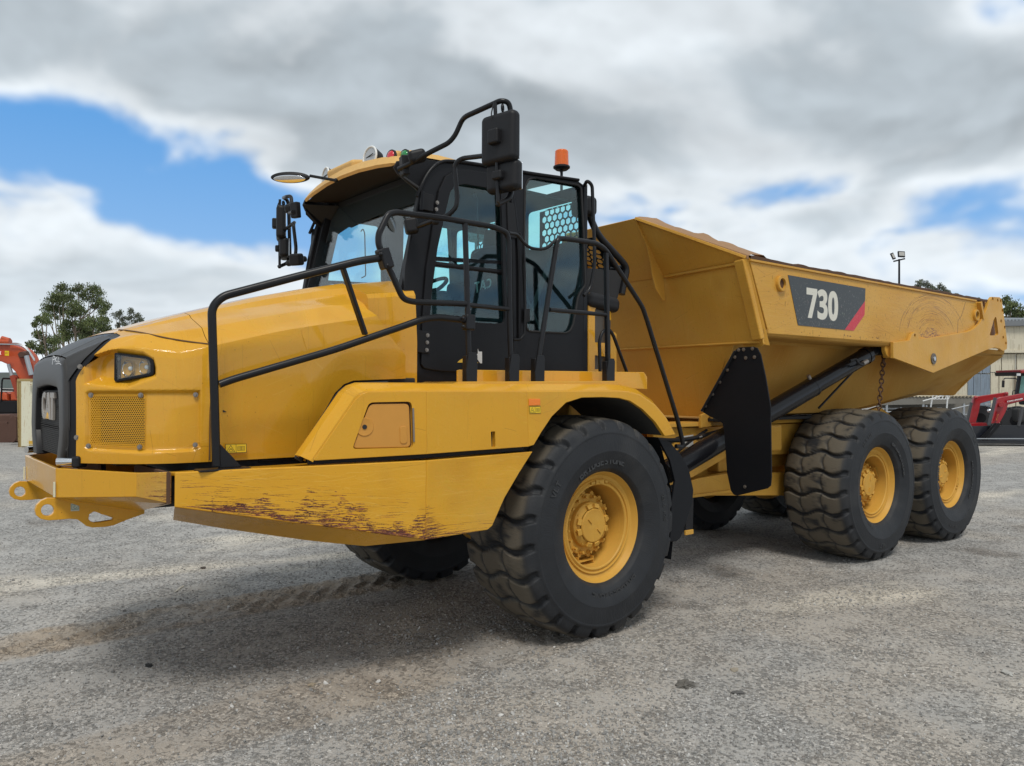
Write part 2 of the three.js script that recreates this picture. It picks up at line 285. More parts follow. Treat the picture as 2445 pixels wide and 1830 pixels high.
M.matt = std([0.022, 0.022, 0.023], 0.85);
M.liner = std([0.05, 0.05, 0.05], 0.85, { map: grimeMap });
M.grey = phy([0.045, 0.042, 0.04], 0.42, { map: dirtMap, specularIntensity: 0.8 });
M.screen = std([0.045, 0.042, 0.04], 0.8);
M.rubberFlap = phy([0.009, 0.01, 0.013], 0.5, { map: grimeMap, specularIntensity: 0.4 });
M.cylinder = phy([0.008, 0.008, 0.01], 0.22, { specularIntensity: 0.7, map: dirtMap });
M.steel = std([0.55, 0.55, 0.55], 0.28, { metalness: 1 });
M.chrome = std([0.75, 0.75, 0.76], 0.12, { metalness: 1 });
M.mirrorGlass = std([0.8, 0.82, 0.84], 0.03, { metalness: 1 });
M.galv = std([0.42, 0.44, 0.46], 0.45, { metalness: 0.7 });
M.rust = std([0.11, 0.055, 0.03], 0.85, { map: grimeMap });
M.boltM = std([0.3, 0.27, 0.24], 0.4, { metalness: 0.8 });
M.screenGlass = phy([0.93, 0.985, 0.985], 0.02, { transmission: 1, thickness: 0, ior: 1.5 });
M.glass = phy([0.78, 0.965, 0.97], 0.02, { transmission: 1, thickness: 0, ior: 1.5 });
M.clearGlass = phy([0.96, 0.98, 0.98], 0.02, { transmission: 1, thickness: 0, ior: 1.5 });
M.amber = phy([0.95, 0.2, 0.01], 0.15, { transmission: 0.35, thickness: 0, clearcoat: 0.6 });
M.redLens = phy([0.6, 0.01, 0.02], 0.12, { clearcoat: 1, clearcoatRoughness: 0.05 });
M.greenLens = phy([0.01, 0.22, 0.05], 0.12, { clearcoat: 1, clearcoatRoughness: 0.05 });
M.orangeRef = phy([0.9, 0.22, 0.01], 0.2, { clearcoat: 0.6 });
M.white = std([0.75, 0.75, 0.73], 0.5);
M.seat = std([0.03, 0.032, 0.035], 0.9);

// ═════════ ground: one sheet of gravel out to the horizon
const R0 = rng(4242);
const trackMask = (x, z) => { let m = 0; for (const zc of [-1.05, 1.12]) { const w = Math.abs(z - zc - 0.05 * Math.sin(x * 0.6)); if (x < 0.6 && x > -9) m = Math.max(m, sstep(0.36, 0.26, w) * sstep(0.7, -0.1, x) * (zc < 0 ? 1 : 0.5)); } return m; };
function groundAt(x, z) {
  const m = trackMask(x, z); let y = 0.012 * (fbm(x * 0.5 + 3, z * 0.5, 1.3, 3) - 0.5) * 2 + 0.005 * (fbm(x * 4, z * 4, 2.1, 3) - 0.5);
  if (m > 0) { const zc = z < 0 ? -1.05 : 1.12, q = (z - zc), ph = ((x / 0.19 + 0.34 * Math.sin(q * 17) + q * 1.5) % 1 + 1) % 1, lug = sstep(0.16, 0.26, Math.abs(ph - 0.5)); const brk = sstep(0.2, 0.5, fbm(x * 1.3, z * 2, 9.2, 3)); y += m * brk * (0.017 * (1 - lug) - 0.006 * lug); }
  // flatten under the tyres and away from the yard
  return y * sstep(60, 25, Math.hypot(x, z));
}
{
  const axis = (a, b, st, far, gr) => { const v = []; for (let x = a; x <= b + 1e-6; x += st) v.push(x); let d = st; for (let x = b; x < far;) { d *= gr; x += d; v.push(x); } d = st; for (let x = a; x > -far;) { d *= gr; x -= d; v.unshift(x); } return v; };
  const X = axis(-6.2, 7.2, 0.034, 1500, 1.17), Z = axis(-3.4, 5.0, 0.034, 1500, 1.17), nx = X.length, nz = Z.length;
  const pos = new Float32Array(nx * nz * 3), col = new Float32Array(nx * nz * 3), uv = new Float32Array(nx * nz * 2), idx = new Uint32Array((nx - 1) * (nz - 1) * 6); let k = 0;
  for (let j = 0; j < nz; j++) for (let i = 0; i < nx; i++) {
    const x = X[i], z = Z[j], n = j * nx + i; pos[3 * n] = x; pos[3 * n + 1] = groundAt(x, z); pos[3 * n + 2] = z; uv[2 * n] = x / 2.3; uv[2 * n + 1] = z / 2.3;
    // gravel grey, with brown fines, pale worn strips and damp dark stains as the yard shows them
    const a = fbm(x * 0.42 + 7, z * 0.42 + 2, 0.7, 4), b = fbm(x * 1.7, z * 1.7 + 9, 3.1, 4), st = fbm(x * 0.16 + z * 0.5, z * 0.9 - x * 0.32, 5.5, 4);
    let c = [0.208, 0.200, 0.188];
    const brown = clamp(sstep(0.46, 0.66, a * 0.7 + b * 0.3) * 0.5); c = [lerp(c[0], 0.215, brown), lerp(c[1], 0.185, brown), lerp(c[2], 0.15, brown)];
    const pale = sstep(0.56, 0.70, st) * 0.75; c = [lerp(c[0], 0.36, pale), lerp(c[1], 0.325, pale), lerp(c[2], 0.27, pale)];
    const dark = sstep(0.68, 0.78, fbm(x * 0.9 + 31, z * 0.9 + 4, 1.9, 4)) * 0.55; c = c.map((v, q) => lerp(v, [0.09, 0.075, 0.06][q], dark));
    const m = trackMask(x, z) * sstep(0.2, 0.5, fbm(x * 1.3, z * 2, 9.2, 3)) * (0.55 + 0.45 * fbm(x * 5, z * 5, 4.4, 3)); c = [lerp(c[0], 0.19, m * 0.9), lerp(c[1], 0.15, m * 0.9), lerp(c[2], 0.108, m * 0.9)];
    const f = 0.9 + 0.2 * b; col.set([c[0] * f, c[1] * f, c[2] * f], 3 * n);
  }
  for (let j = 0; j < nz - 1; j++) for (let i = 0; i < nx - 1; i++) { const a = j * nx + i; idx[k++] = a; idx[k++] = a + nx; idx[k++] = a + 1; idx[k++] = a + 1; idx[k++] = a + nx; idx[k++] = a + nx + 1; }
  const g = new THREE.BufferGeometry(); g.setAttribute('position', new THREE.BufferAttribute(pos, 3)); g.setAttribute('color', new THREE.BufferAttribute(col, 3)); g.setAttribute('uv', new THREE.BufferAttribute(uv, 2)); g.setIndex(new THREE.BufferAttribute(idx, 1)); g.computeVertexNormals();
  // fine aggregate: cells of crushed stone, each its own tone, plus grit
  const n = 1024, d = new Uint8Array(n * n * 4), hb = new Uint8Array(n * n * 4), F = 130;
  for (let j = 0; j < n; j++) for (let i = 0; i < n; i++) {
    const u = i / n, v = j / n, jx = u * F + 0.7 * (tn(u, v, 260, 91) - 0.5), jy = v * F + 0.7 * (tn(u, v, 260, 92) - 0.5), cx = Math.floor(jx), cy = Math.floor(jy); let b1 = 9, b2 = 9, id = 0;
    for (let q = -1; q <= 1; q++) for (let p = -1; p <= 1; p++) { const X1 = cx + p, Y1 = cy + q, w = t => ((t % F) + F) % F, ox = h3(w(X1), w(Y1), 1), oy = h3(w(X1), w(Y1), 2), e = (X1 + ox - jx) ** 2 + (Y1 + oy - jy) ** 2; if (e < b1) { b2 = b1; b1 = e; id = w(X1) * 7919 + w(Y1); } else if (e < b2) b2 = e; }
    const edge = sstep(0.0, 0.3, Math.sqrt(b2) - Math.sqrt(b1)), t1 = h3(id, 3, 7), stone = sstep(0.35, 0.55, tfbm(u, v, 12, 4, 5) * 0.6 + h3(id, 5, 1) * 0.4);
    const grit = tn(u, v, 512, 44), tone = lerp(0.62 + 0.18 * grit, (0.38 + 0.72 * t1 * t1 + (t1 > 0.94 ? 0.2 : 0)) * lerp(0.6, 1.0, edge), stone) * (0.92 + 0.16 * tfbm(u, v, 6, 3, 15));
    const warm = 0.02 * (h3(id, 9, 2) - 0.5); const o = (j * n + i) * 4; d[o] = clamp(tone + warm) * 255; d[o + 1] = clamp(tone) * 255; d[o + 2] = clamp(tone - warm) * 255; d[o + 3] = 255;
    const hh = clamp(0.3 + 0.5 * stone * edge * (0.4 + 0.6 * t1) + 0.2 * grit) * 255; hb[o] = hb[o + 1] = hb[o + 2] = hh; hb[o + 3] = 255;
  }
  const mk = (a) => { const t = new THREE.DataTexture(a, n, n); t.wrapS = t.wrapT = THREE.RepeatWrapping; t.magFilter = THREE.LinearFilter; t.minFilter = THREE.LinearMipmapLinearFilter; t.generateMipmaps = true; t.needsUpdate = true; return t; };
  const map = mk(d), bump = mk(hb);
  const m = mesh('gravel_ground', g, std([2.6, 2.6, 2.6], 0.95, { map, bumpMap: bump, bumpScale: 0.012, vertexColors: true })); tag(m, null, null, null, 'structure');
}
// loose stones: crushed chips lying on the sheet
{
  const variants = [3, 4, 5].map(s => { const r = rng(s), g = new THREE.IcosahedronGeometry(1, 0), p = g.attributes.position, mp = {}; for (let i = 0; i < p.count; i++) { const k = [p.getX(i), p.getY(i), p.getZ(i)].map(v => v.toFixed(2)).join(); mp[k] ??= 0.65 + 0.6 * r(); const f = mp[k]; p.setXYZ(i, p.getX(i) * f, p.getY(i) * f * 0.62, p.getZ(i) * f * 0.8); } g.computeVertexNormals(); return g; });
  const N = 52000, mt = std([1, 1, 1], 0.9), q = new THREE.Quaternion(), e = new THREE.Euler(), mat = new THREE.Matrix4(), c = new THREE.Color();
  variants.forEach((g, vi) => {
    const im = new THREE.InstancedMesh(g, mt, N); im.name = vi ? 'loose_gravel_' + String(vi).padStart(3, '0') : 'loose_gravel'; tag(im, 'small grey crushed stone chips scattered over the yard', 'gravel', null, 'stuff'); im.castShadow = im.receiveShadow = true;
    for (let i = 0; i < N; i++) {
      const a = R0() * 2 * Math.PI, r = 0.3 + 10.5 * Math.pow(R0(), 1.1), x = -2.2 + r * Math.cos(a), z = 2.6 + r * Math.sin(a) * 0.9;
      const clump = fbm(x * 1.1, z * 1.1, 6.6, 3); let s = 0.0035 + 0.0085 * Math.pow(R0(), 2.4) + (R0() < 0.015 ? 0.012 * R0() : 0); if (clump < 0.45 && R0() < 0.6) s *= 0.55; if (trackMask(x, z) > 0.3 && R0() < 0.75) s *= 0.4;
      e.set(R0() * 6, R0() * 6, R0() * 6); q.setFromEuler(e); mat.compose(V(x, groundAt(x, z) + s * 0.25, z), q, V(s, s, s)); im.setMatrixAt(i, mat);
      const t = R0(), w = 0.17 + 0.26 * t + (t > 0.95 ? 0.14 : 0); c.setRGB(w * 1.03, w, w * 0.95); im.setColorAt(i, c);
    }
    scene.add(im);
  });
}

// ═════════ the articulated dump truck: one thing
const truck = group('articulated_dump_truck');
tag(truck, 'big yellow articulated six-wheel dump truck with black cab, parked on gravel', 'dump truck');

// ── wheels
const fontB = await new FontLoader().loadAsync('fonts/droid/droid_sans_bold.typeface.json');
const TR = 0.805, WY = 0.793;
function tyreGeo() {
  const half = [[0.392, 0.225], [0.405, 0.268], [0.425, 0.292], [0.432, 0.296], [0.50, 0.322], [0.545, 0.330], [0.552, 0.334], [0.562, 0.334], [0.57, 0.331], [0.63, 0.330], [0.672, 0.322], [0.682, 0.325], [0.694, 0.325], [0.702, 0.318], [0.72, 0.313], [0.735, 0.308], [0.748, 0.303], [0.760, 0.296], [0.770, 0.288], [0.779, 0.276], [0.785, 0.262], [0.789, 0.245], [0.792, 0.222], [0.795, 0.195], [0.797, 0.165], [0.799, 0.14], [0.800, 0.118], [0.801, 0.108], [0.8015, 0.098], [0.802, 0.088], [0.803, 0.06], [0.804, 0.03], [0.805, 0]];
  const prof = [...half.map(p => [p[0], p[1]]), ...half.slice(0, -1).reverse().map(p => [p[0], -p[1]])];
  const N = 24, SEG = N * 28, P = prof.length, pos = [], col = [], uv = [], idx = [];
  for (let i = 0; i <= SEG; i++) {
    const th = i / SEG * 2 * Math.PI;
    for (let k = 0; k < P; k++) {
      let [r, z] = prof[k]; const az = Math.abs(z), sgn = Math.sign(z) || 1;
      const tread = sstep(0.706, 0.75, r);
      // wavy cross grooves, offset between the two shoulders, widening to notches at the shoulder
      const wave = 0.13 * Math.sin(z * 2 * Math.PI / 0.30 + 0.4) + 0.16 * sstep(-0.3, 0.3, z);
      const ph = ((th * N / (2 * Math.PI) + wave) % 1 + 1) % 1, d = Math.abs(ph - 0.5) * 2;     // 0 in the groove centre
      const gw = lerp(0.17, 0.27, sstep(0.12, 0.30, az));
      const groove = 1 - sstep(gw - 0.07, gw + 0.07, d);
      const zig = Math.abs(az - 0.103 - 0.012 * Math.sin(th * N + (sgn > 0 ? 0 : 2))), slit = (1 - sstep(0.004, 0.013, zig)) * (r > 0.79 ? 1 : 0);
      const wear = fbm(Math.cos(th) * 9, Math.sin(th) * 9, z * 9 + 5, 3);
      const depth = tread * Math.max(groove * lerp(0.026, 0.034, sstep(0.16, 0.28, az)), slit * 0.007);
      r -= depth; if (tread > 0) z -= sgn * groove * tread * 0.012 * sstep(0.26, 0.29, az);
      r -= 0.0025 * (wear - 0.5) * tread;
      pos.push(r * Math.cos(th), r * Math.sin(th), z); uv.push(th * 2, k * 0.03);
      // yellow-grey dirt caked on the running faces, patchy; grooves and walls stay rubber
      const top = sstep(0.772, 0.786, r) * (1 - groove) * (1 - slit * 0.8) * sstep(0.30, 0.24, az) * sstep(0.22, 0.48, wear + 0.12 * (h3(i, k, 3) - 0.5));
      const wall = 0.8 + 0.4 * fbm(Math.cos(th) * 6 + 3, Math.sin(th) * 6, r * 12, 3);
      const sc = 0.010 * sstep(0.5, 0.75, fbm(Math.cos(th) * 3 + 9, Math.sin(th) * 3, r * 5 + 2, 4)); const rb = [0.022 * wall + sc, 0.0235 * wall + sc * 0.92, 0.0265 * wall + sc * 0.8], du = [0.135, 0.115, 0.086], w = 0.9 * top;
      col.push(lerp(rb[0], du[0], w), lerp(rb[1], du[1], w), lerp(rb[2], du[2], w));
    }
  }
  for (let i = 0; i < SEG; i++) for (let k = 0; k < P - 1; k++) { const a = i * P + k, b = a + P; idx.push(a, a + 1, b, b, a + 1, b + 1); }
  const g = new THREE.BufferGeometry(); g.setAttribute('position', new THREE.Float32BufferAttribute(pos, 3)); g.setAttribute('uv', new THREE.Float32BufferAttribute(uv, 2)); g.setAttribute('color', new THREE.Float32BufferAttribute(col, 3)); g.setIndex(idx); g.computeVertexNormals(); return g;
}
const tyreG = tyreGeo();
const M_tyre = phy([1, 1, 1], 0.6, { vertexColors: true, bumpMap: orange, bumpScale: 0.0015, specularIntensity: 0.6 });
M.rubber = std([0.033, 0.034, 0.036], 0.6);
function ringText(str, r, size, mid, z) {                   // raised lettering on the side wall, feet towards the rim
  const out = []; const step = size * 0.86 / r; let a = mid + step * (str.length - 1) / 2;
  for (const ch of str) { if (ch !== ' ') { const g = new TextGeometry(ch, { font: fontB, size, depth: 0.004, curveSegments: 3, bevelEnabled: false }); g.computeBoundingBox(); const b = g.boundingBox; g.translate(-(b.max.x + b.min.x) / 2, 0, 0); g.scale(1.15, 1, 1); g.applyMatrix4(new THREE.Matrix4().makeRotationZ(a - Math.PI / 2)); g.translate(r * Math.cos(a), r * Math.sin(a), z); out.push(g); } a -= step; }
  return out;
}
const letterG = join([ringText('BRIDGESTONE', 0.462, 0.050, -1.42, 0.3115), ringText('BRIDGESTONE', 0.462, 0.050, 1.72, 0.3115), ringText('23.5 R25', 0.603, 0.03, 0.15, 0.328), ringText('VLT', 0.603, 0.045, 2.6, 0.328)]);
const lathe = (pts, seg = 96) => { const g = new THREE.LatheGeometry(pts.map(p => new THREE.Vector2(p[0], p[1])), seg); g.rotateX(Math.PI / 2); return toCreasedNormals(g, 0.45); };
// rim: outer flange, taper, lock ring, dish, disc (z is outward; flange lip near z = 0.245)
const rimG = join([
  lathe([[0.300, -0.25], [0.33, -0.25], [0.392, -0.26], [0.392, 0.20], [0.396, 0.236], [0.404, 0.246], [0.409, 0.240], [0.409, 0.22]]),
  lathe([[0.404, 0.246], [0.397, 0.243], [0.390, 0.232], [0.372, 0.205], [0.352, 0.196], [0.348, 0.196], [0.346, 0.204], [0.340, 0.209], [0.333, 0.206], [0.331, 0.196], [0.326, 0.194], [0.320, 0.200], [0.313, 0.206], [0.305, 0.205], [0.300, 0.198], [0.298, 0.17], [0.292, 0.10], [0.285, 0.06], [0.283, -0.02], [0.262, -0.045], [0.2, -0.05], [0.0, -0.05]]),
]);
// a cut in the lock ring with its driver key
const keyG = join([obox([0.016, 0.322, 0.207], [0.085, 0.034, 0.02], [0, 0, 0], 0.004), obox([-0.052, 0.318, 0.205], [0.04, 0.022, 0.018], [0, 0, 0.16]), obox([0.083, 0.320, 0.207], [0.03, 0.02, 0.022], [0, 0, -0.2]), obox([0.016, 0.324, 0.219], [0.024, 0.02, 0.008]), obox([-0.115, 0.318, 0.20], [0.075, 0.012, 0.014], [0, 0, 0.36])]);
const hubParts = [], hubBolts = [];
{
  hubParts.push(lathe([[0.0, 0.13], [0.118, 0.13], [0.122, 0.126], [0.124, 0.118]], 48), lathe([[0.124, 0.112], [0.15, 0.10], [0.166, 0.085], [0.168, 0.05], [0.172, 0.047], [0.222, 0.047], [0.226, 0.043], [0.226, 0.012], [0.215, 0.008], [0.205, -0.05]], 64));
  for (let i = 0; i < 12; i++) { const a = (i + 0.5) / 12 * 2 * Math.PI; if (i % 3 !== 1) { const g = obox([0.139, 0, 0.108], [0.034, 0.046, 0.04], [0, 0.34, 0], 0.005); g.rotateZ(a); hubParts.push(g); } }
  for (let i = 0; i < 16; i++) { const a = (i + 0.3) / 16 * 2 * Math.PI, p = V(0.207 * Math.cos(a), 0.207 * Math.sin(a), 0.045); hubBolts.push(cyl(p, p.clone().add(V(0, 0, 0.012)), 0.016, 0.016, 12), cyl(p, p.clone().add(V(0, 0, 0.036)), 0.0105, 0.0105, 6)); const q = V(0.230 * Math.cos(a), 0.230 * Math.sin(a), 0.028); hubParts.push(cyl(q, q.clone().add(V(0, 0, 0.018)), 0.018, 0.018, 12)); }
  for (let i = 0; i < 8; i++) { const a = i / 8 * 2 * Math.PI + 0.2, p = V(0.152 * Math.cos(a), 0.152 * Math.sin(a), 0.078); hubBolts.push(cyl(p, p.clone().add(V(0, 0, 0.022)), 0.0085, 0.0085, 6)); }
  hubParts.push(obox([-0.045, 0.035, 0.133], [0.05, 0.006, 0.012], [0, 0, -0.75], 0.002), obox([0.05, -0.045, 0.133], [0.05, 0.006, 0.012], [0, 0, -0.75], 0.002));
}
const hubG = join(hubParts), hubBoltG = join(hubBolts);
const bracketG = join([obox([-0.03, -0.262, 0.10], [0.16, 0.004, 0.05], [0, 0, 0.05], 0.001), obox([0.045, -0.258, 0.10], [0.004, 0.05, 0.05]), obox([-0.1, -0.255, 0.09], [0.004, 0.05, 0.05])]);
function wheel(x, side, spin, rear) {
  const w = group('wheel', truck);
  const p = V(x, WY, side * 1.098); if (rear) p.applyMatrix4(RM);
  w.position.copy(p); w.rotation.set(0, (rear ? ART : 0) + (side < 0 ? Math.PI : 0), spin, 'YXZ');
  const ty = mesh('tyre', tyreG, M_tyre, w); ty.scale.z = 1.123; ty.position.z = -0.043; mesh('tyre_lettering', letterG, M.rubber, w); mesh('rim', rimG, M.wheelYellow, w); mesh('lock_ring_key', keyG, M.wheelYellow, w);
  mesh('hub', hubG, M.wheelYellow, w).position.z = 0.04; mesh('wheel_bolts', hubBoltG, M.wheelYellow, w).position.z = 0.04; mesh('valve_bracket', bracketG, M.wheelYellow, w);
  return w;
}
wheel(0, 1, 0, false); wheel(0, -1, 0.4, false);
for (const [x, s] of [[4.177, 2.05], [5.966, 4.35]]) { wheel(x, 1, s, true); wheel(x, -1, s + 1.1, true); }

// ── front bumper: faceted box, tow lugs, side skirts with worn paint
const BT = 1.357;
function rustTex(w, h, seed, edge, o = {}) {                // paint scraped through to primer and rust: streaks along the panel, worst along its lower edge
  return canvasTex(w, h, (x, W, H) => {
    const R = rng(seed); x.fillStyle = YB; x.fillRect(0, 0, W, H);
    for (let i = 0; i < 40; i++) { const r = 60 + R() * 200, X = R() * W, Y = R() * H, g = x.createRadialGradient(X, Y, 0, X, Y, r), c = R() < 0.6 ? '200,166,104' : '150,96,22', al = 0.05 + 0.06 * R(); g.addColorStop(0, `rgba(${c},${al})`); g.addColorStop(1, `rgba(${c},0)`); x.fillStyle = g; x.fillRect(X - r, Y - r, 2 * r, 2 * r); }
    for (let i = 0; i < (o.light ?? 150); i++) { x.strokeStyle = R() < 0.8 ? `rgba(238,200,120,${0.12 + 0.4 * R()})` : `rgba(150,100,30,${0.2 + 0.3 * R()})`; x.lineWidth = 0.6 + R() * 1.5; const a = R() * W, b = R() * H, l = 60 + R() * 380; x.beginPath(); x.moveTo(a, b); x.quadraticCurveTo(a + l / 2, b + (R() - 0.5) * 30, a + l, b + (R() - 0.45) * 70); x.stroke(); }
    const rust = () => { const k = R(); return k < 0.75 ? `rgb(${74 + R() * 26 | 0},${42 + R() * 14 | 0},${36 + R() * 12 | 0})` : `rgb(${120 + R() * 30 | 0},${76 + R() * 18 | 0},${56 + R() * 16 | 0})`; };
    const streak = (a, b, l, th, sl) => { const n = Math.max(5, l / 7 | 0); x.fillStyle = rust(); x.beginPath(); const up = [], dn = []; for (let i = 0; i <= n; i++) { const t = i / n, xx = a + l * t, yy = b + sl * l * t + (R() - 0.5) * 1.6; const e = th * Math.pow(Math.sin(Math.PI * Math.min(1, t + 0.03)), 0.5) * (0.2 + R() * 1.1); up.push([xx, yy - e]); dn.push([xx, yy + e * (0.2 + R() * 0.7)]); } x.moveTo(...up[0]); for (const q of up) x.lineTo(...q); for (const q of dn.reverse()) x.lineTo(...q); x.fill(); };
    for (let i = 0; i < o.n; i++) {
      const t = R(), xx = W * (o.x0 + (o.x1 - o.x0) * t), low = edge(xx / W) * H, q = Math.pow(R(), o.pw ?? 2.2), yy = low - q * H * (o.reach ?? 0.55), near = 1 - q;
      streak(xx - 60, yy, (24 + R() * 200) * (0.5 + near), 0.5 + R() * 3.4 * near * near, 0.05 + (R() - 0.4) * 0.12);
    }
    // bare patches gnawed out along the edge, broken into ragged horizontal slivers
    if (o.band) for (let i = 0; i < 900; i++) { const xx = W * (o.band[0] + (o.band[1] - o.band[0]) * R()), low = edge(xx / W) * H, m = fbm(xx / 90, 3, 0, 4), top = Math.max(0, m - 0.28) * 1.9 * o.band[2] * H * sstep(o.band[0], o.band[0] + 0.3, xx / W); const yy = low - R() * top; streak(xx - 30, yy, 16 + R() * 80, 1 + R() * 3.2, 0.06 + (R() - 0.5) * 0.1); }
    for (const [cx, y0, y1, wd, n] of o.corner || []) for (let i = 0; i < n; i++) { const yy = lerp(y0, y1, Math.pow(R(), 0.6)) * H, k = (yy / H - y0) / (y1 - y0), l = (6 + Math.pow(R(), 2) * Math.abs(wd) * W * 1.2) * (0.3 + k); streak(cx * W + (wd < 0 ? -l : 0), yy, l, 1 + R() * 3 * k, (R() - 0.5) * 0.2); }
    for (let i = 0; i < 90; i++) { x.fillStyle = rust(); x.fillRect(R() * W, R() * H, 1 + R() * 2.4, 1 + R() * 1.6); }
  }, { clamp: true });
}
{
  const b = group('front_bumper', truck);
  // plan of the upper edge and heights of the lower edge
  const top = [V(-3.318, BT, 0), V(-3.316, BT, 0.505), Fy(325, 1130, BT), Fy(408, 1128, BT)];
  const low = [V(-3.31, 1.20, 0), V(-3.312, 1.20, 0.495), Fz(305, 1189, top[2].z), Fz(411, 1203, top[3].z)];
  low[2].x = top[2].x; low[3].x = top[3].x;
  const M_bs = M.yellow.clone(); M_bs.map = rustTex(256, 150, 5, t => 1.0, { n: 26, x0: 0.45, x1: 1, reach: 0.95, pw: 1.3, corner: [[1, 0.0, 1, -0.20, 60]], light: 14 });
  for (const s of [1, -1]) {
    const f = p => s > 0 ? p.clone() : mir(p);
    const outer = [top[1], top[2], top[3], low[3], low[2], low[1]].map(f);
    // side faces as two flat facets, front face, top deck and sloping underside
    const q1 = [top[1], top[2], low[2], low[1]].map(f), q2 = [top[2], top[3], low[3], low[2]].map(f);
    mesh('bumper_side', [plate(q1, V(-1, 0, s), 0.02, { bevel: 0.003 })], M.yellow, b);
    mesh('bumper_side', [plate(q2, V(-1, 0, s), 0.02, { fit: true, bevel: 0.003 })], s > 0 ? M_bs : M.yellow, b);
    mesh('bumper_end', plate([top[3], low[3], V(low[3].x, low[3].y - 0.1, 0.44), V(top[3].x, BT, 0.44)].map(f), V(1, 0, 0), 0.02), M.rust, b);
    const under = [low[1], low[2], low[3], V(low[3].x, low[3].y - 0.115, 0.45), V(-2.97, 1.03, 0.45), V(-3.2, 1.185, 0.45)].map(f);
    const pos = [], ix = []; under.forEach(p => pos.push(p.x, p.y, p.z)); for (let i = 1; i < under.length - 1; i++) ix.push(0, i, i + 1);
    const ug = new THREE.BufferGeometry(); ug.setAttribute('position', new THREE.Float32BufferAttribute(pos, 3)); ug.setIndex(ix); mesh('bumper_underside', boxUV(ug), M.yellow, b);
    void outer;
  }
  mesh('bumper_front', plate([top[1], mir(top[1]), mir(low[1]), low[1]].map(p => p.clone()), V(-1, 0, 0), 0.02), M.yellow, b);
  mesh('bumper_deck', plate([V(-3.31, BT - 0.003, 0.5), ...[top[2], top[3]].map(p => V(p.x + 0.005, BT - 0.003, p.z - 0.008)), V(-2.6, BT - 0.003, 1.0), V(-2.6, BT - 0.003, -1.0), ...[top[3], top[2]].map(p => V(p.x + 0.005, BT - 0.003, -p.z + 0.008)), V(-3.31, BT - 0.003, -0.5)], NY, 0.015), M.yellow, b);
  // tow lugs: cut plates with an eye in front and a slotted hole
  const zl = 0.47, L = (x, y, r) => { const p = Fz(x, y, zl); if (r !== undefined) p.r = r; return p; };
  const hole = []; for (let i = 0; i < 20; i++) { const a = i / 20 * 2 * Math.PI; hole.push(Fz(113 + 15.5 * Math.cos(a), 1219 + 14 * Math.sin(a), zl)); }
  const slot = [[211, 1240], [213, 1229], [223, 1222.5], [234, 1223], [242, 1229], [268, 1234], [272, 1238], [268, 1242.5], [240, 1247], [226, 1248.5], [216, 1246]].map(p => Fz(p[0], p[1], zl));
  const out = [[131, 1190], [112, 1190], [98, 1196], [87, 1207], [83, 1219], [86, 1231], [97, 1240], [115, 1243.5], [140, 1242], [165, 1239.5], [184, 1241], [196, 1249], [206, 1257], [220, 1260.5], [250, 1259], [272, 1255], [300, 1243], [345, 1227], [345, 1185], [200, 1185]].map(p => Fz(p[0], p[1], zl));
  for (const s of [1, -1]) {
    const f = p => s > 0 ? p : mir(p);
    mesh('tow_lug', plate(out.map(f), V(0, 0, 1), 0.035, { holes: [hole.map(f), slot.map(f)], bevel: 0.003 }), M.yellow, b);
  }
  // little paint-marked tag on the near lug, corner reflectors
  const T_tag = canvasTex(64, 64, (x) => { x.fillStyle = '#b9c0b0'; x.fillRect(0, 0, 64, 64); x.strokeStyle = '#5d7a72'; x.lineWidth = 4; x.strokeRect(8, 10, 48, 40); x.beginPath(); x.arc(34, 32, 11, 0, 5); x.stroke(); });
  mesh('inspection_tag', sticker(Fz(168, 1203, zl), Fz(188, 1202, zl), Fz(188.5, 1220, zl), Fz(168, 1221, zl), 0.003), std(0xffffff, 0.6, { map: T_tag }), b);
  const pale = std([0.72, 0.7, 0.5], 0.5);
  for (const s of [1, -1]) mesh('corner_strip', box(-3.325, -3.317, 1.205, 1.285, s * 0.5 - 0.008, s * 0.5 + 0.008, 0.001), pale, b);

  // side skirts behind the gap
  const zs = 1.42, sk = { tf: Fy(417, 1128.5, BT), tc: Fz(1018, 1100, zs), tr: Fz(1272, 1079, zs) };
  const bf = Fz(417, 1212, sk.tf.z); bf.x = sk.tf.x; const bc = Fz(1010, 1291, zs); bc.x = sk.tc.x;
  const br = [[1240, 1130], [1205, 1190], [1183, 1240], [1176, 1256], [1165, 1266]].map(p => Fz(p[0], p[1], zs));
  const M_s1 = M.yellow.clone(); M_s1.map = rustTex(2048, 512, 11, t => lerp(0.37, 1.0, t), { n: 230, x0: 0.04, x1: 1, reach: 0.5, pw: 2.0, band: [0.10, 1.0, 0.42], corner: [[0.13, 0.25, 0.52, 0.03, 30], [1, 0.6, 1, -0.02, 50]], light: 240 });
  const M_s2 = M.yellow.clone(); M_s2.map = rustTex(1024, 640, 17, t => 1.0, { n: 50, x0: 0.05, x1: 0.8, reach: 0.3, pw: 2.4, corner: [[0, 0.55, 1, 0.16, 110]], light: 130 });
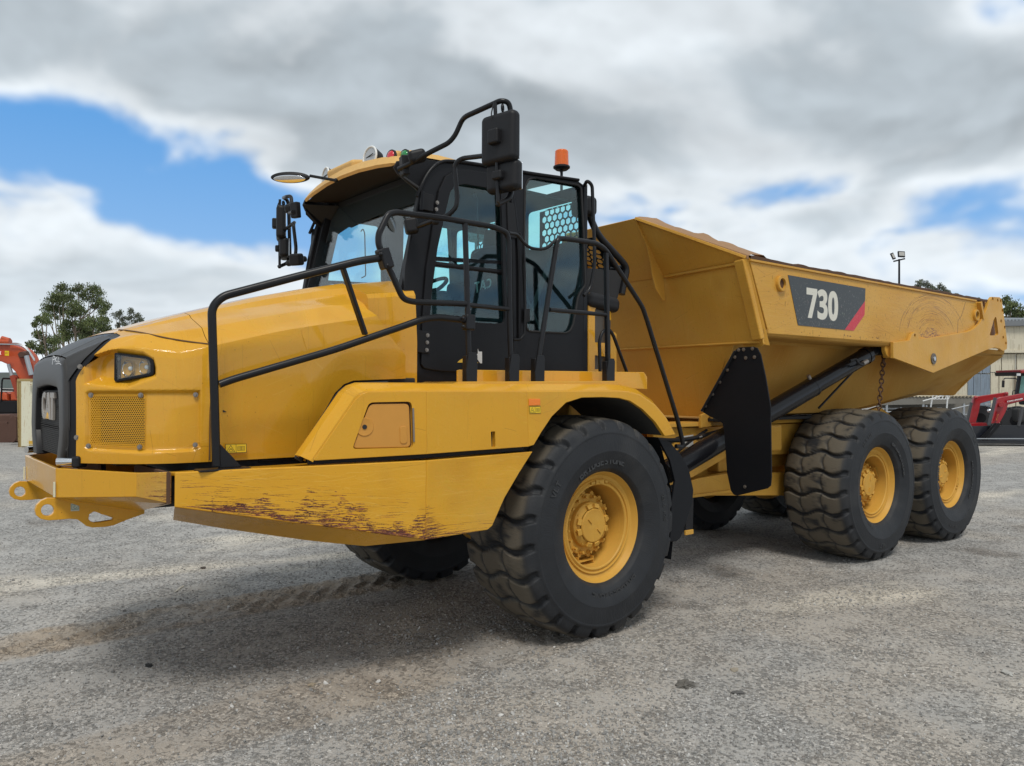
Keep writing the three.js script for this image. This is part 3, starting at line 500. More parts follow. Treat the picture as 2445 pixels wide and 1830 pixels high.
  for (const s of [1, -1]) {
    const f = p => s > 0 ? p.clone() : mir(p);
    mesh('side_skirt', plate([sk.tf, sk.tc, bc, bf].map(f), V(-0.3, 0, s), 0.03, { fit: true, bevel: 0.006 }), s > 0 ? M_s1 : M.yellow, b);
    mesh('side_skirt', plate([sk.tc, sk.tr, ...br, bc].map(f), V(0, 0, s), 0.03, { fit: true, bevel: 0.006 }), s > 0 ? M_s2 : M.yellow, b);
    mesh('skirt_gap_shade', plate([V(sk.tf.x + 0.02, 1.345, sk.tf.z - 0.03), V(sk.tf.x + 0.02, bf.y, bf.z - 0.03), V(sk.tf.x + 0.02, 1.10, 0.5), V(sk.tf.x + 0.02, 1.345, 0.5)].map(f), V(-1, 0, 0), 0.01), M.matt, b);  // black filler standing in for the shade in the bumper gap
    // deck of the skirt
    const dk = [V(sk.tf.x + 0.01, sk.tf.y, sk.tf.z - 0.04), V(sk.tc.x, 0, sk.tc.z - 0.035), V(sk.tr.x - 0.02, 0, sk.tr.z - 0.035), V(sk.tr.x - 0.02, sk.tr.y, 0.98), V(-2.4, sk.tf.y, 0.98), V(sk.tf.x, sk.tf.y, 0.98)].map(p => { const q = f(p); q.y = 1.352; return q; });
    mesh('skirt_deck', plate(dk, NY, 0.02), M.yellow, b);
    // folded underside, leaning in
    const ul = [[413, 1208], [413, 1242], [529, 1262], [726, 1290], [800, 1298], [872, 1304.5]].map((p, i) => i ? Fz(p[0], p[1], i < 2 ? 0.62 : lerp(0.7, 1.2, (p[0] - 529) / 343)) : bf.clone());
    const strip = [[bf, ul[1]], [bf.clone().lerp(bc, 0.2), ul[2]], [bf.clone().lerp(bc, 0.52), ul[3]], [bf.clone().lerp(bc, 0.65), ul[4]], [bf.clone().lerp(bc, 0.78), ul[5]], [bc, V(bc.x, bc.y - 0.004, bc.z - 0.05)]];
    const rg = strip.map(([a, c]) => [f(a), f(c), f(V(c.x + 0.12, c.y + 0.15, 0.3))]);
    mesh('skirt_underside', boxUV(loft(rg)), M.yellow, b);
  }
  const gut = box(-2.4, -1.0, 1.02, 1.35, -0.42, 0.42, 0.02); mesh('chassis_belly', [gut, box(-2.3, 0.6, 1.04, 1.36, -0.5, 0.5, 0.02)], M.bodyYellow, b);
}

// ── engine hood
M.brownSeam = std([0.12, 0.06, 0.02], 0.8);
const HB = 1.385;                                            // lower edge of the hood
const px = (x, t) => { for (let i = 0; i < t.length - 1; i++) if (x <= t[i + 1][0] || i === t.length - 2) { const k = (x - t[i][0]) / (t[i + 1][0] - t[i][0]); return lerp(t[i][1], t[i + 1][1], k); } };
const yTop = x => px(x, [[-3.28, 1.95], [-3.2, 2.0], [-3.1, 2.06], [-2.98, 2.118], [-2.75, 2.2], [-2.43, 2.298], [-2.2, 2.368], [-1.92, 2.435], [-1.61, 2.5], [-1.28, 2.553]]);
const yA = x => px(x, [[-3.28, 1.885], [-3.2, 1.945], [-3.1, 1.99], [-3.0, 2.008], [-2.9, 1.995], [-2.8, 1.985], [-2.6, 2.035], [-2.27, 2.122], [-1.94, 2.195], [-1.65, 2.25], [-1.3, 2.29]]);
const yB = x => px(x, [[-3.28, 1.93], [-3.2, 1.982], [-3.1, 2.036], [-2.98, 2.07], [-2.86, 2.082], [-2.57, 2.14], [-2.23, 2.225], [-1.87, 2.305], [-1.69, 2.33], [-1.3, 2.36]]);
const yC = x => Math.min(yTop(x) - 0.002, px(x, [[-3.28, 1.945], [-3.2, 1.995], [-3.1, 2.054], [-2.98, 2.102], [-2.86, 2.135], [-2.5, 2.232], [-2.15, 2.314], [-1.7, 2.404], [-1.3, 2.46]]));
const hw = x => px(x, [[-3.28, 0.50], [-3.225, 0.575], [-3.15, 0.665], [-3.08, 0.742], [-3.0, 0.812], [-2.92, 0.862], [-2.82, 0.902], [-2.7, 0.928], [-2.6, 0.936], [-1.3, 0.936]]);
{
  const h = group('engine_hood', truck);
  // half section at x: from the lower edge up over the shoulder to the centre line
  const section = (x) => {
    const w = hw(x), wr = w / 0.936, A = yA(x), B = yB(x), Cc = yC(x), T = yTop(x);
    const tl = 0.035 * sstep(-2.95, -2.6, x); return [[w - tl * 0.6, HB], [w - tl * 0.35, HB + 0.25 * (A - HB)], [w - 0.006 * (1 - tl / 0.035), HB + 0.5 * (A - HB)], [w - 0.018 + tl * 0.6, HB + 0.75 * (A - HB)], [w - 0.034 + tl * 0.9, HB + 0.93 * (A - HB)], [w - 0.044 + tl * 0.9, A - 0.006], [w - 0.056 + tl * 0.7, A + 0.006], [lerp(w - 0.056, 0.79 * wr, 0.5), lerp(A, B, 0.52)], [0.79 * wr, B - 0.004], [0.775 * wr, B + 0.004], [lerp(0.775, 0.60, 0.5) * wr, lerp(B, Cc, 0.53)], [0.60 * wr, Cc], [0.565 * wr, lerp(Cc, T, 0.55)], [0.51 * wr, T - 0.006], [0.48 * wr, T], [0.25 * wr, T + 0.006], [0, T + 0.008]];
  };
  const ring = (x) => { const s = section(x); return [...s.map(p => V(x, p[1], p[0])), ...s.slice(0, -1).reverse().map(p => V(x, p[1], -p[0]))]; };
  // main hood from the seam back; rear edge of its flanks is cut on a slant by moving the sections
  const xs = []; for (let i = 0; i <= 26; i++) xs.push(lerp(-2.655, -1.62, i / 26));
  const rings = xs.map((x, i) => ring(x).map(p => {
    const t = sstep(-2.2, -1.62, x), q = p.clone(), A = yA(x);
    const slant = (q.y < A + 0.03) ? lerp(0.235, 0.06, clamp((q.y - 1.86) / (A - 1.86))) : lerp(0.045, 0, clamp((q.y - A) / 0.2));
    if (t > 0) { const e = px(q.y, [[1.3, 0.22], [1.86, 0.2], [2.17, 0.07], [2.21, 0.045], [2.245, 0.0], [2.3, -0.02], [2.6, -0.02]]); q.x += t * e; void slant; }
    return q;
  }));
  // the flank is cut away above the fender: raise its lower points along the fender gap
  const gapT = [[732, 1095], [768, 1008], [790, 957], [808, 932], [826, 917], [848, 909], [956.5, 905]].map(p => { const q = Fz(p[0], p[1], 0.936); return [q.x, q.y]; });
  const gap = x => x < gapT[0][0] ? HB : Math.max(HB, px(x, gapT));
  for (const r of rings) { const n = r.length; for (let k = 0; k < 5; k++) for (const j of [k, n - 1 - k]) { const p = r[j], g0 = gap(p.x); if (g0 > HB) { const A = r[Math.abs(j - (j < n / 2 ? 0 : n - 1)) < 5 ? (j < n / 2 ? 5 : n - 6) : j].y; p.y = lerp(g0, A, k / 5.2) ; } } }
  mesh('hood_shell', loft(rings, { crease: 0.32 }), M.yellow, h);
  // nose: fine skin with pressed recesses for lamp and air inlet
  const secs = new Map(), sec = x => { const k = Math.round(x * 4000); if (!secs.has(k)) { const P = section(x).map(p => V(x, p[1], p[0])); P.cum = [0]; for (let i = 1; i < P.length; i++) P.cum.push(P.cum[i - 1] + P[i].distanceTo(P[i - 1])); secs.set(k, P); } return secs.get(k); };
  const uEdge = v => lerp(0.062, 0.43, sstep(0.40, 0.60, v));
  const skin = (s, ua = uEdge, ub = () => 1, lift = 0, press = true) => {
    const U = press && s > 0 ? 250 : 60, Vn = press && s > 0 ? 270 : 110, pos = [], uv = [], idx = [];
    const xAt = u => px(u, [[0, -3.262], [0.12, -3.205], [0.3, -3.1], [0.5, -2.98], [0.75, -2.82], [1, -2.658]]);
    // lamp recess and inlet recess as outlines on (u, height)
    const inPoly = (x, y, P) => { let d = 1e9, ins = false; for (let i = 0, j = P.length - 1; i < P.length; j = i++) { const [ax, ay] = P[j], [bx, by] = P[i]; if ((by > y) !== (ay > y) && x < (ax - bx) * (y - by) / (ay - by) + bx) ins = !ins; const t = clamp(((x - ax) * (bx - ax) + (y - ay) * (by - ay)) / ((bx - ax) ** 2 + (by - ay) ** 2)); d = Math.min(d, Math.hypot(x - ax - t * (bx - ax), y - ay - t * (by - ay))); } return ins ? d : -d; };
    skin.inPoly = inPoly; skin.xAt = xAt;
    for (let i = 0; i <= U; i++) {
      for (let j = 0; j <= Vn; j++) {
        const u = lerp(ua(j / Vn), ub(j / Vn), i / U), x = xAt(u), pts = sec(x), cum = pts.cum;
        const L = j / Vn * cum[cum.length - 1]; let k = 1; while (k < cum.length - 1 && cum[k] < L) k++;
        const q = pts[k - 1].clone().lerp(pts[k], (L - cum[k - 1]) / (cum[k] - cum[k - 1]));
        { const dx = 0.004, nx = (hw(x + dx) - hw(x - dx)) / (2 * dx), nl = Math.hypot(nx, 1), up = sstep(yA(x) - 0.05, yTop(x), q.y); q.x -= lift * nx / nl * (1 - up); q.z += lift / nl * (1 - up); q.y += lift * up; }
        if (press && q.y < yA(x) - 0.004) {
          const dx = 0.004, nx = (hw(x + dx) - hw(x - dx)) / (2 * dx), nl = Math.hypot(nx, 1);   // outward normal in plan: (-nx, 1)
          const d1 = inPoly(u, q.y, LAMP), d2 = inPoly(u, q.y, VENT);
          const dep = 0.075 * sstep(-0.012, 0.045, d1) * lerp(1.0, 0.75, u) + 0.02 * sstep(-0.008, 0.014, d2) + 0.09 * sstep(0.0, 0.012, inPoly(u, q.y, HOLE));
          q.x += dep * nx / nl; q.z -= dep / nl;
        }
        pos.push(q.x, q.y, s * q.z); uv.push(u * 0.8, q.y);
      }
    }
    const w = Vn + 1; for (let i = 0; i < U; i++) for (let j = 0; j < Vn; j++) { const a = i * w + j, b = a + w; s > 0 ? idx.push(a, b, a + 1, a + 1, b, b + 1) : idx.push(a, a + 1, b, a + 1, b + 1, b); }
    const g = new THREE.BufferGeometry(); g.setAttribute('position', new THREE.Float32BufferAttribute(pos, 3)); g.setAttribute('uv', new THREE.Float32BufferAttribute(uv, 2)); g.setIndex(idx); return toCreasedNormals(g, 0.6);
  };
  // photograph points turned into (u, height) on the nose
  const onNose = (pX, pY) => { let best = null; for (let i = 0; i <= 400; i++) { const u = i / 400, x = px(u, [[0, -3.262], [0.12, -3.205], [0.3, -3.1], [0.5, -2.98], [0.75, -2.82], [1, -2.658]]), q = Fx(pX, pY, x), e = Math.abs(q.z - hw(x)); if (!best || e < best[2]) best = [u, q.y, e]; } return [best[0], best[1]]; };
  const LAMP = [[203, 916], [207, 868], [216, 846], [232, 831], [245, 829], [345, 842], [370, 858], [376, 880], [374, 900], [300, 926]].map(p => onNose(...p));
  const VENT = [[202, 1068], [205, 940], [214, 935], [478, 934], [480, 1068], [460, 1077], [330, 1081], [210, 1074]].map(p => onNose(...p));
  const HOLE = [[209, 1062], [211, 946], [342, 946], [342, 1068]].map(p => onNose(...p));
  mesh('nose_panel', skin(1), M.yellow, h);
  mesh('nose_panel', skin(-1), M.yellow, h);
  // black return strip and grey surround skin ahead of it, part of the same surface
  for (const s of [1, -1]) { mesh('grille_return', skin(s, v => Math.max(0, uEdge(v) - 0.085), v => uEdge(v) + 0.012, -0.004, false), M.black, h); mesh('grille_crown', skin(s, () => 0, v => Math.max(0.004, uEdge(v) - 0.075), 0.004, false), M.grey, h); }
  // point on the nose surface, d metres behind the skin
  const N = (pX, pY, d = 0) => { const [u, y] = onNose(pX, pY), x = px(u, [[0, -3.262], [0.12, -3.205], [0.3, -3.1], [0.5, -2.98], [0.75, -2.82], [1, -2.658]]), sl = (hw(x + 0.02) - hw(x - 0.02)) / 0.04, nl = Math.hypot(sl, 1); return V(x + d * sl / nl, y, hw(x) - d / nl); };
  // perforated inlet screen: curved sheet with real holes
  const perf = canvasTex(1024, 1024, (x) => { x.fillStyle = '#fff'; x.fillRect(0, 0, 1024, 1024); x.fillStyle = '#000'; const p = 1024 / 26; for (let j = 0; j < 30; j++) for (let i = 0; i < 27; i++) { x.beginPath(); x.arc((i + (j & 1 ? 0.5 : 0)) * p, j * p * 0.88, p * 0.36, 0, 7); x.fill(); } }, { linear: true, clamp: true });
  const M_perf = M.yellow.clone(); M_perf.map = null; M_perf.color.set(YB); M_perf.alphaMap = perf; M_perf.alphaTest = 0.5; M_perf.side = THREE.DoubleSide;
  const sheet = (s, x0, x1, y0, y1, d) => { const pos = [], uv = [], idx = [], n = 20; for (let j = 0; j <= 6; j++) for (let i = 0; i <= n; i++) { const q = N(lerp(x0, x1, i / n), lerp(y0[0], y0[1], i / n) + (lerp(y1[0], y1[1], i / n) - lerp(y0[0], y0[1], i / n)) * j / 6, d); pos.push(q.x, q.y, s * q.z); uv.push(i / n, 1 - j / 6); } for (let j = 0; j < 6; j++) for (let i = 0; i < n; i++) { const a = j * (n + 1) + i, b = a + n + 1; s > 0 ? idx.push(a, b, a + 1, a + 1, b, b + 1) : idx.push(a, a + 1, b, a + 1, b + 1, b); } const g = new THREE.BufferGeometry(); g.setAttribute('position', new THREE.Float32BufferAttribute(pos, 3)); g.setAttribute('uv', new THREE.Float32BufferAttribute(uv, 2)); g.setIndex(idx); g.computeVertexNormals(); return g; };
  for (const s of [1, -1]) {
    mesh('inlet_screen', sheet(s, 209, 344, [942, 942], [1068, 1073], 0.012), M_perf, h);
    mesh('inlet_duct', sheet(s, 213, 341, [945, 945], [1066, 1071], 0.085), M.matt, h);
  }
  const nB = V(-0.62, 0, 0.78);
  for (const q of [N(213, 944, 0.01), N(334, 944, 0.01), N(208, 1066, 0.01), N(331, 1068, 0.01), N(467, 943, 0.01), N(466, 1063, 0.01), N(191, 876), N(182, 1045), N(262, 856, 0.06), N(262, 899, 0.06)]) mesh('bolt', bolts([q], nB, 0.009, 0.008), M.boltM, h);
  // seam between nose and hood and between hood and bumper
  const skinHit = (X, Y) => { const r = ray(X, Y); for (let t = 3.2; t < 7; t += 0.002) { const q = CAM.clone().addScaledVector(r, t); if (q.x < -3.26 || q.x > -1.7) continue; const S = sec(q.x); let inside = false; for (let k = 0; k < S.length - 1; k++) if (q.z <= S[k].z + 1e-6 && q.z >= S[k + 1].z) { if (q.y <= lerp(S[k].y, S[k + 1].y, (S[k].z - q.z) / Math.max(1e-6, S[k].z - S[k + 1].z))) inside = true; } if (inside) return q; } return null; };
  const seam = [[284, 789], [300, 790], [322, 793], [345, 797], [372, 803], [400, 809], [430, 814], [465, 819], [500, 823]].map(q => skinHit(...q)).filter(Boolean);
  mesh('hood_seam', [tube([V(-2.657, HB + 0.01, 0.925), V(-2.657, yA(-2.657) - 0.02, 0.93)], 0.004), tube(seam.map(q => V(q.x, q.y + 0.001, q.z + 0.001)), 0.0055, 0.03)], M.brownSeam, h);
  mesh('hood_gap_shade', [box(-2.75, -1.2, 1.3, HB + 0.03, -0.86, 0.86, 0.02), box(-3.05, -2.7, 1.36, HB + 0.02, -0.62, 0.62, 0.01), box(-2.36, -1.3, 1.36, 1.86, -0.875, 0.875, 0.01)], M.matt, h);  // black boxes put the shade of the hood gaps into colour
  // emblem strip and scratches on the flank, warning label
  const T_warn = canvasTex(256, 112, (x, w, hh) => { x.fillStyle = '#e8c21c'; x.fillRect(0, 0, w, hh); x.strokeStyle = '#15130c'; x.lineWidth = 5; x.strokeRect(3, 3, w - 6, hh - 6); x.beginPath(); x.moveTo(128, 0); x.lineTo(128, hh); x.stroke(); x.beginPath(); x.moveTo(64, 16); x.lineTo(112, 94); x.lineTo(16, 94); x.closePath(); x.stroke(); x.lineWidth = 7; x.beginPath(); x.moveTo(48, 80); x.quadraticCurveTo(62, 48, 74, 62); x.lineTo(88, 82); x.stroke(); x.lineWidth = 4; x.strokeRect(146, 34, 40, 48); x.strokeRect(190, 34, 40, 48); for (let i = 0; i < 4; i++) { x.fillStyle = '#15130c'; x.fillRect(152, 42 + i * 10, 28, 3); x.fillRect(196, 42 + i * 10, 28, 3); } }, { clamp: true });
  mesh('warning_label', sticker(Fz(537, 1061, 0.938), Fz(588, 1060, 0.938), Fz(588, 1081, 0.938), Fz(537, 1083, 0.938), 0.004), std(0xffffff, 0.4, { map: T_warn }), h);
  M.warn = std(0xffffff, 0.4, { map: T_warn });
  const chip = Fz(532, 979, 0.936); mesh('paint_chip', plate([chip, Fz(541, 984, 0.936), Fz(532, 985, 0.936)], NZ, 0.003), M.matt, h);
  // cowl between hood and cab
  const cw = (z, y) => V(-1.20, y, z);
  const cow = [-1.64, -1.5, -1.4, -1.28].map(x => { const t = yTop(x), lo = 2.395 + (x + 1.64) * 0.14; return [V(x, 1.78, 0.86), V(x, 2.1, 0.86), V(x, lo - 0.03, 0.835), V(x, lo, 0.815), V(x, lo + 0.012, 0.78), V(x, lerp(lo, t, 0.5), 0.66), V(x, t - 0.016, 0.545), V(x, t - 0.006, 0.50), V(x, t - 0.002, 0.25), V(x, t + 0.002, 0)]; }).map(r => [...r, ...r.slice(0, -1).reverse().map(mir)]);
  mesh('cowl', loft(cow, { crease: 0.4, cap0: true }), M.yellow, h); void cw;
}

// ── grille: grey rounded surround with black return, slatted screen, emblem
{
  const g = group('grille', truck);
  const base = (() => { const x = -3.262, w = hw(x), wr = w / 0.936, A = yA(x), B = yB(x), Cc = yC(x), T = yTop(x); const h = [[w, HB], [w, HB + 0.1], [w, HB + 0.2], [w - 0.006, HB + 0.5 * (A - HB)], [w - 0.018, HB + 0.75 * (A - HB)], [w - 0.034, HB + 0.93 * (A - HB)], [w - 0.05, A], [lerp(w - 0.056, 0.79 * wr, 0.5), lerp(A, B, 0.52)], [0.785 * wr, B], [0.68 * wr, lerp(B, Cc, 0.53)], [0.6 * wr, Cc], [0.5 * wr, T - 0.004], [0.25 * wr, T + 0.006], [0, T + 0.008]]; return [...h, ...h.slice(0, -1).reverse().map(q => [-q[0], q[1]])]; })();
  const taper = (z, y) => z * (1 - 0.17 * sstep(1.53, 1.385, y));
  const loopAt = (x, k, ky, dz = 0) => base.map(q => { const y = HB - 0.006 + (q[1] - HB) * ky; return V(x, y, taper(q[0] * k, y)); });
mesh('grille_surround', loft([loopAt(-3.256, 1.008, 1.006), loopAt(-3.272, 1.0, 0.998), loopAt(-3.281, 0.975, 0.978), loopAt(-3.285, 0.94, 0.955), loopAt(-3.285, 0.80, 0.80), loopAt(-3.282, 0.745, 0.735), loopAt(-3.278, 0.735, 0.725)], { smooth: true }), M.grey, g);
  mesh('grille_reveal', loft([loopAt(-3.279, 0.737, 0.727), loopAt(-3.27, 0.728, 0.718), loopAt(-3.20, 0.725, 0.715)]), M.black, g);
  // slatted screen: bowed panel of stacked blades
  const slats = [[1.40, 1.545], [1.56, 1.665], [1.68, 1.77]];
  for (const [y0, y1] of slats) mesh('grille_blade', box(-3.246, -3.19, y0, y1, -0.40, 0.40, 0.012), M.screen, g);
  const rows = []; for (let i = 0; i < 34; i++) rows.push(box(-3.2515, -3.244, 1.402 + i * 0.0108, 1.4065 + i * 0.0108, -0.39, 0.39, 0));
  mesh('grille_wires', rows, M.screen, g);
  mesh('grille_back', box(-3.19, -3.17, 1.375, 1.84, -0.46, 0.46, 0), M.matt, g);
  const em = new TextGeometry('CAT', { font: fontB, size: 0.155, depth: 0.012, bevelEnabled: true, bevelSize: 0.003, bevelThickness: 0.003, bevelSegments: 1 }); em.computeBoundingBox(); em.translate(-em.boundingBox.max.x / 2, 0, 0); em.rotateY(-Math.PI / 2); em.translate(-3.252, 1.60, -0.07);
  mesh('grille_emblem', em, std([0.42, 0.38, 0.34], 0.35, { metalness: 0.5 }), g);
  const tri = plate([V(-3.268, 1.60, -0.12), V(-3.268, 1.60, -0.015), V(-3.268, 1.645, -0.07)], V(-1, 0, 0), 0.012); mesh('emblem_triangle', tri, phy([0.75, 0.4, 0.02], 0.3), g);
  // chalked letters on the surround
  const T_pkl = canvasTex(256, 128, (x) => { x.clearRect(0, 0, 256, 128); x.strokeStyle = '#fff'; x.lineWidth = 6; x.lineCap = 'round'; const s = a => { x.beginPath(); x.moveTo(...a[0]); for (const p of a.slice(1)) x.lineTo(...p); x.stroke(); }; s([[40, 110], [60, 22], [95, 26], [92, 52], [52, 62]]); s([[108, 26], [102, 78]]); s([[150, 24], [106, 54], [146, 80]]); s([[186, 22], [164, 80], [204, 74]]); s([[120, 104], [200, 92], [236, 106]]); }, { clamp: true });
  const cp = (X, Y) => Fx(X, Y, -3.295);
  mesh('chalk_mark', sticker(cp(123, 845), cp(151, 848), cp(150, 876), cp(123, 874), 0.006), std(0xffffff, 0.9, { map: T_pkl, alphaMap: T_pkl, alphaTest: 0.4, transparent: true }), g);
  for (const s of [1, -1]) mesh('hood_latch', [cyl(V(-3.31, 1.392, s * 0.50), V(-3.19, 1.392, s * 0.56), 0.021, 0.021, 14)], M.chrome, g), mesh('latch_hook', [obox([-3.215, 1.39, s * 0.56], [0.07, 0.065, 0.05], [0, s * 0.5, 0], 0.015)], M.plastic, g);
}
// ── headlamps
{
  const lampPts = (d) => [[272, 842], [350, 851], [363, 856], [367, 868], [366, 893], [360, 898], [275, 913], [271, 908]];
  const xT = [[0, -3.262], [0.12, -3.205], [0.3, -3.1], [0.5, -2.98], [0.75, -2.82], [1, -2.658]];
  for (const s of [1, -1]) {
    const h = group('headlamp', truck);
    // flat lens plane set back in the recess
    const n = V(-0.66, 0, 0.75), pl = V(-2.93, 1.86, 0.815), d = n.dot(pl);
    const Q = (X, Y, k = 0) => { const p = hitP(X, Y, n, d - k); return s > 0 ? p : mir(p); };
    const nn = s > 0 ? n : V(n.x, 0, -n.z), ring = lampPts().map(p => Q(...p)), inner = [[277, 847], [348, 856], [357, 861], [360, 870], [359, 890], [354, 893], [279, 907]].map(p => Q(...p));
    mesh('lamp_housing', plate(ring.map(p => p.clone()), nn, 0.09, { round: 0.012, holes: [inner.map(p => p.clone())], bevel: 0.004 }), M.black, h);
    mesh('lamp_back', plate(inner.map(p => p.clone().addScaledVector(nn, -0.075)), nn, 0.01), std([0.04, 0.035, 0.03], 0.35), h);
    mesh('lamp_lens', plate(inner.map(p => p.clone().addScaledVector(nn, 0.001)), nn, 0.003, { bevel: 0 }), M.clearGlass, h);
    for (const [X, Y, r] of [[307, 880, 0.042], [346, 877, 0.038]]) {
      const c = Q(X, Y, 0.03), R = new THREE.LatheGeometry([[0.006, -0.03], [r * 0.45, -0.024], [r * 0.75, -0.012], [r, 0.004], [r, 0.008], [r * 1.06, 0.008]].map(p => new THREE.Vector2(...p)), 28); R.rotateX(Math.PI / 2); R.applyQuaternion(new THREE.Quaternion().setFromUnitVectors(NZ, V(-0.93, 0, s * 0.36).normalize())); R.translate(c.x, c.y, c.z);
      mesh('reflector', R, M.chrome, h); mesh('lamp_bulb', ball(c.clone().addScaledVector(V(-0.93, 0, s * 0.36), -0.01), 0.012), M.white, h);
    }
    void xT;
  }
}

// ── front fenders with locker, step and wheel arch
{
  const zf = 1.42, fn = V(-0.249, 0, 1).normalize(), fd = fn.dot(V(-1.574, 0, zf));   // ahead of the crease the fender turns in with the skirt
  const F = (X, Y, r) => { const p = X < 1018 ? hitP(X, Y, fn, fd) : Fz(X, Y, zf); if (r !== undefined) p.r = r; return p; };
  const M_fen = M.yellow;
  for (const s of [1, -1]) {
    const f = p => { const q = s > 0 ? p.clone() : mir(p); if (p.r !== undefined) q.r = p.r; return q; };
    const g = group('front_fender', truck), n = V(0, 0, s), n2 = V(fn.x, 0, fn.z * s);
    // outer face, front half (with locker opening and slot)
    const face1 = [F(746, 1101, 0.02), F(850, 952, 0.1), F(872, 936, 0.1), F(1017.9, 935), F(1017.9, 1085)].map(f), face1b = [F(1018.1, 935), F(1258, 935), F(1262, 1067), F(1018.1, 1085)].map(f);
    const door = [F(839, 1074, 0.03), F(880, 960, 0.03), F(984, 958, 0.03), F(988, 1070, 0.03)].map(f);
    const slot = [F(1171, 1030), F(1183, 1029), F(1184, 1069), F(1173, 1070)].map(f);
    mesh('fender_panel', plate(face1, n2, 0.03, { holes: [door], bevel: 0.003 }), M_fen, g);
    mesh('fender_panel', plate(face1b, n, 0.03, { holes: [Object.assign(slot, { round: 0.01 })], bevel: 0.003 }), M_fen, g);
    mesh('slot_shade', plate(slot.map(p => p.clone().addScaledVector(n, -0.032)), n, 0.01), M.matt, g);  // black backing stands in for the dark interior behind the slot
    mesh('locker_gap_shade', plate(door.map(p => { const q = p.clone().addScaledVector(n2, -0.034); q.r = 0.03; return q; }), n2, 0.01), M.rust, g);  // dark brown plate painted in for the shade around the door
    const dp = [F(842, 1072, 0.03), F(884, 965, 0.03), F(978, 964, 0.03), F(982, 1069, 0.03)].map(f).map(p => { const q = p.clone().addScaledVector(n2, -0.008); q.r = p.r; return q; });
    mesh('locker_door', plate(dp, n2, 0.014, { bevel: 0.005 }), phy([0.62, 0.28, 0.04], 0.5, { map: dirtMap, clearcoat: 0.2 }), g);
    const lk = f(F(871, 1020).addScaledVector(fn, -0.008)); mesh('lock_bezel', [lathe([[0.0, 0.002], [0.012, 0.002], [0.03, 0.003], [0.05, 0.005], [0.053, 0.0]], 32).applyQuaternion(new THREE.Quaternion().setFromUnitVectors(NZ, n2)).translate(lk.x, lk.y, lk.z)], phy([0.62, 0.28, 0.04], 0.5, { map: dirtMap }), g);
    mesh('lock', cyl(lk.clone().addScaledVector(n2, -0.004), lk.clone().addScaledVector(n2, 0.007), 0.014, 0.013, 16), M.matt, g);
    const hd = [F(955, 1018), F(972, 1018), F(973, 1060), F(956, 1061)].map(f).map(p => p.addScaledVector(n2, -0.003)); mesh('door_press', plate(hd.map(p => p.clone()), n2, 0.006, { round: 0.02, bevel: 0.003 }), phy([0.62, 0.28, 0.04], 0.5, { map: dirtMap }), g);
    mesh('hinge', cyl(f(F(986, 975)).addScaledVector(n2, 0.002), f(F(988, 1055)).addScaledVector(n2, 0.002), 0.006, 0.006, 8), M.boltM, g);
    // rear half with the arch
    const arch = [[1262, 1067], [1275, 1063], [1292, 1034], [1318, 995], [1352, 962], [1390, 950], [1440, 949], [1478, 951], [1505, 958], [1535, 978], [1565, 1008], [1588, 1042]];
    const back = [[1613, 1038], [1592, 1000], [1565, 968], [1530, 944], [1500, 936], [1474, 934]];
    const face2 = [F(1258, 935), ...arch.map(p => F(p[0], p[1])), ...back.map(p => F(p[0], p[1]))].map(f);
    mesh('fender_arch', plate(face2, n, 0.03, { bevel: 0.004 }), M_fen, g);
    // chamfered upper edge and deck, following the top line inward
    const line = [[744, 1102], [848, 950], [860, 940], [872, 935.5], [1000, 935], [1019, 935], [1258, 934.5], [1474, 933.5], [1500, 935.5], [1530, 943.5], [1565, 967.5], [1592, 999.5], [1613, 1037.5]].map(p => F(p[0], p[1]));
    const rings = line.map((p, i) => { const a = line[Math.max(0, i - 1)], b = line[Math.min(line.length - 1, i + 1)], tx = b.x - a.x, ty = b.y - a.y, l = Math.hypot(tx, ty), nx = -ty / l, ny = tx / l; const z0 = p.z, zi2 = i < 5 ? z0 - 0.12 : 0.80; return [V(p.x - nx * 0.01, p.y - ny * 0.01, z0 - 0.004), V(p.x + nx * 0.004, p.y + ny * 0.004, z0 - 0.006), V(p.x + nx * 0.046, p.y + ny * 0.046, z0 - 0.06), V(p.x + nx * 0.052, p.y + ny * 0.052, z0 - 0.09), V(p.x + nx * 0.052, p.y + ny * 0.052, zi2), V(p.x - nx * 0.02, p.y - ny * 0.02, zi2)].map(f); });
    mesh('fender_top', boxUV(loft(rings, { crease: 0.4, cap1: true })), M_fen, g);
    // inner liner over the tyre
    const lin = arch.slice(2).map(p => { const q = F(p[0], p[1]); return [V(q.x, q.y + 0.006, zf - 0.02), V(q.x, q.y + 0.01, 0.66)].map(f); }); mesh('wheel_arch_liner', boxUV(loft(lin)), M.liner, g);
    mesh('fender_inner', plate([F(746, 1097), F(872, 944), F(1016, 944), F(1016, 1078)].map(f).map(p => p.addScaledVector(n2, -0.1)), n2, 0.012), M.bodyYellow, g);
    // kick plate and step along the deck
    const k0 = 1.19; const kp = [[1092, 913], [1092, 885], [1098, 883], [1538, 889], [1546, 900], [1546, 930]].map(p => f(Fz(p[0], p[1], k0))); mesh('kick_plate', plate(kp, n, 0.012), M_fen, g);
    mesh('deck_step', boxUV(plate([f(Fz(1085, 915, zf - 0.07)), f(Fz(1100, 911.5, zf - 0.07)), f(Fz(1258, 911, zf - 0.07)), f(Fz(1475, 910, zf - 0.07)), f(Fz(1475, 925, zf - 0.07)), f(Fz(1085, 925, zf - 0.07))], n, 0.4)), M_fen, g);
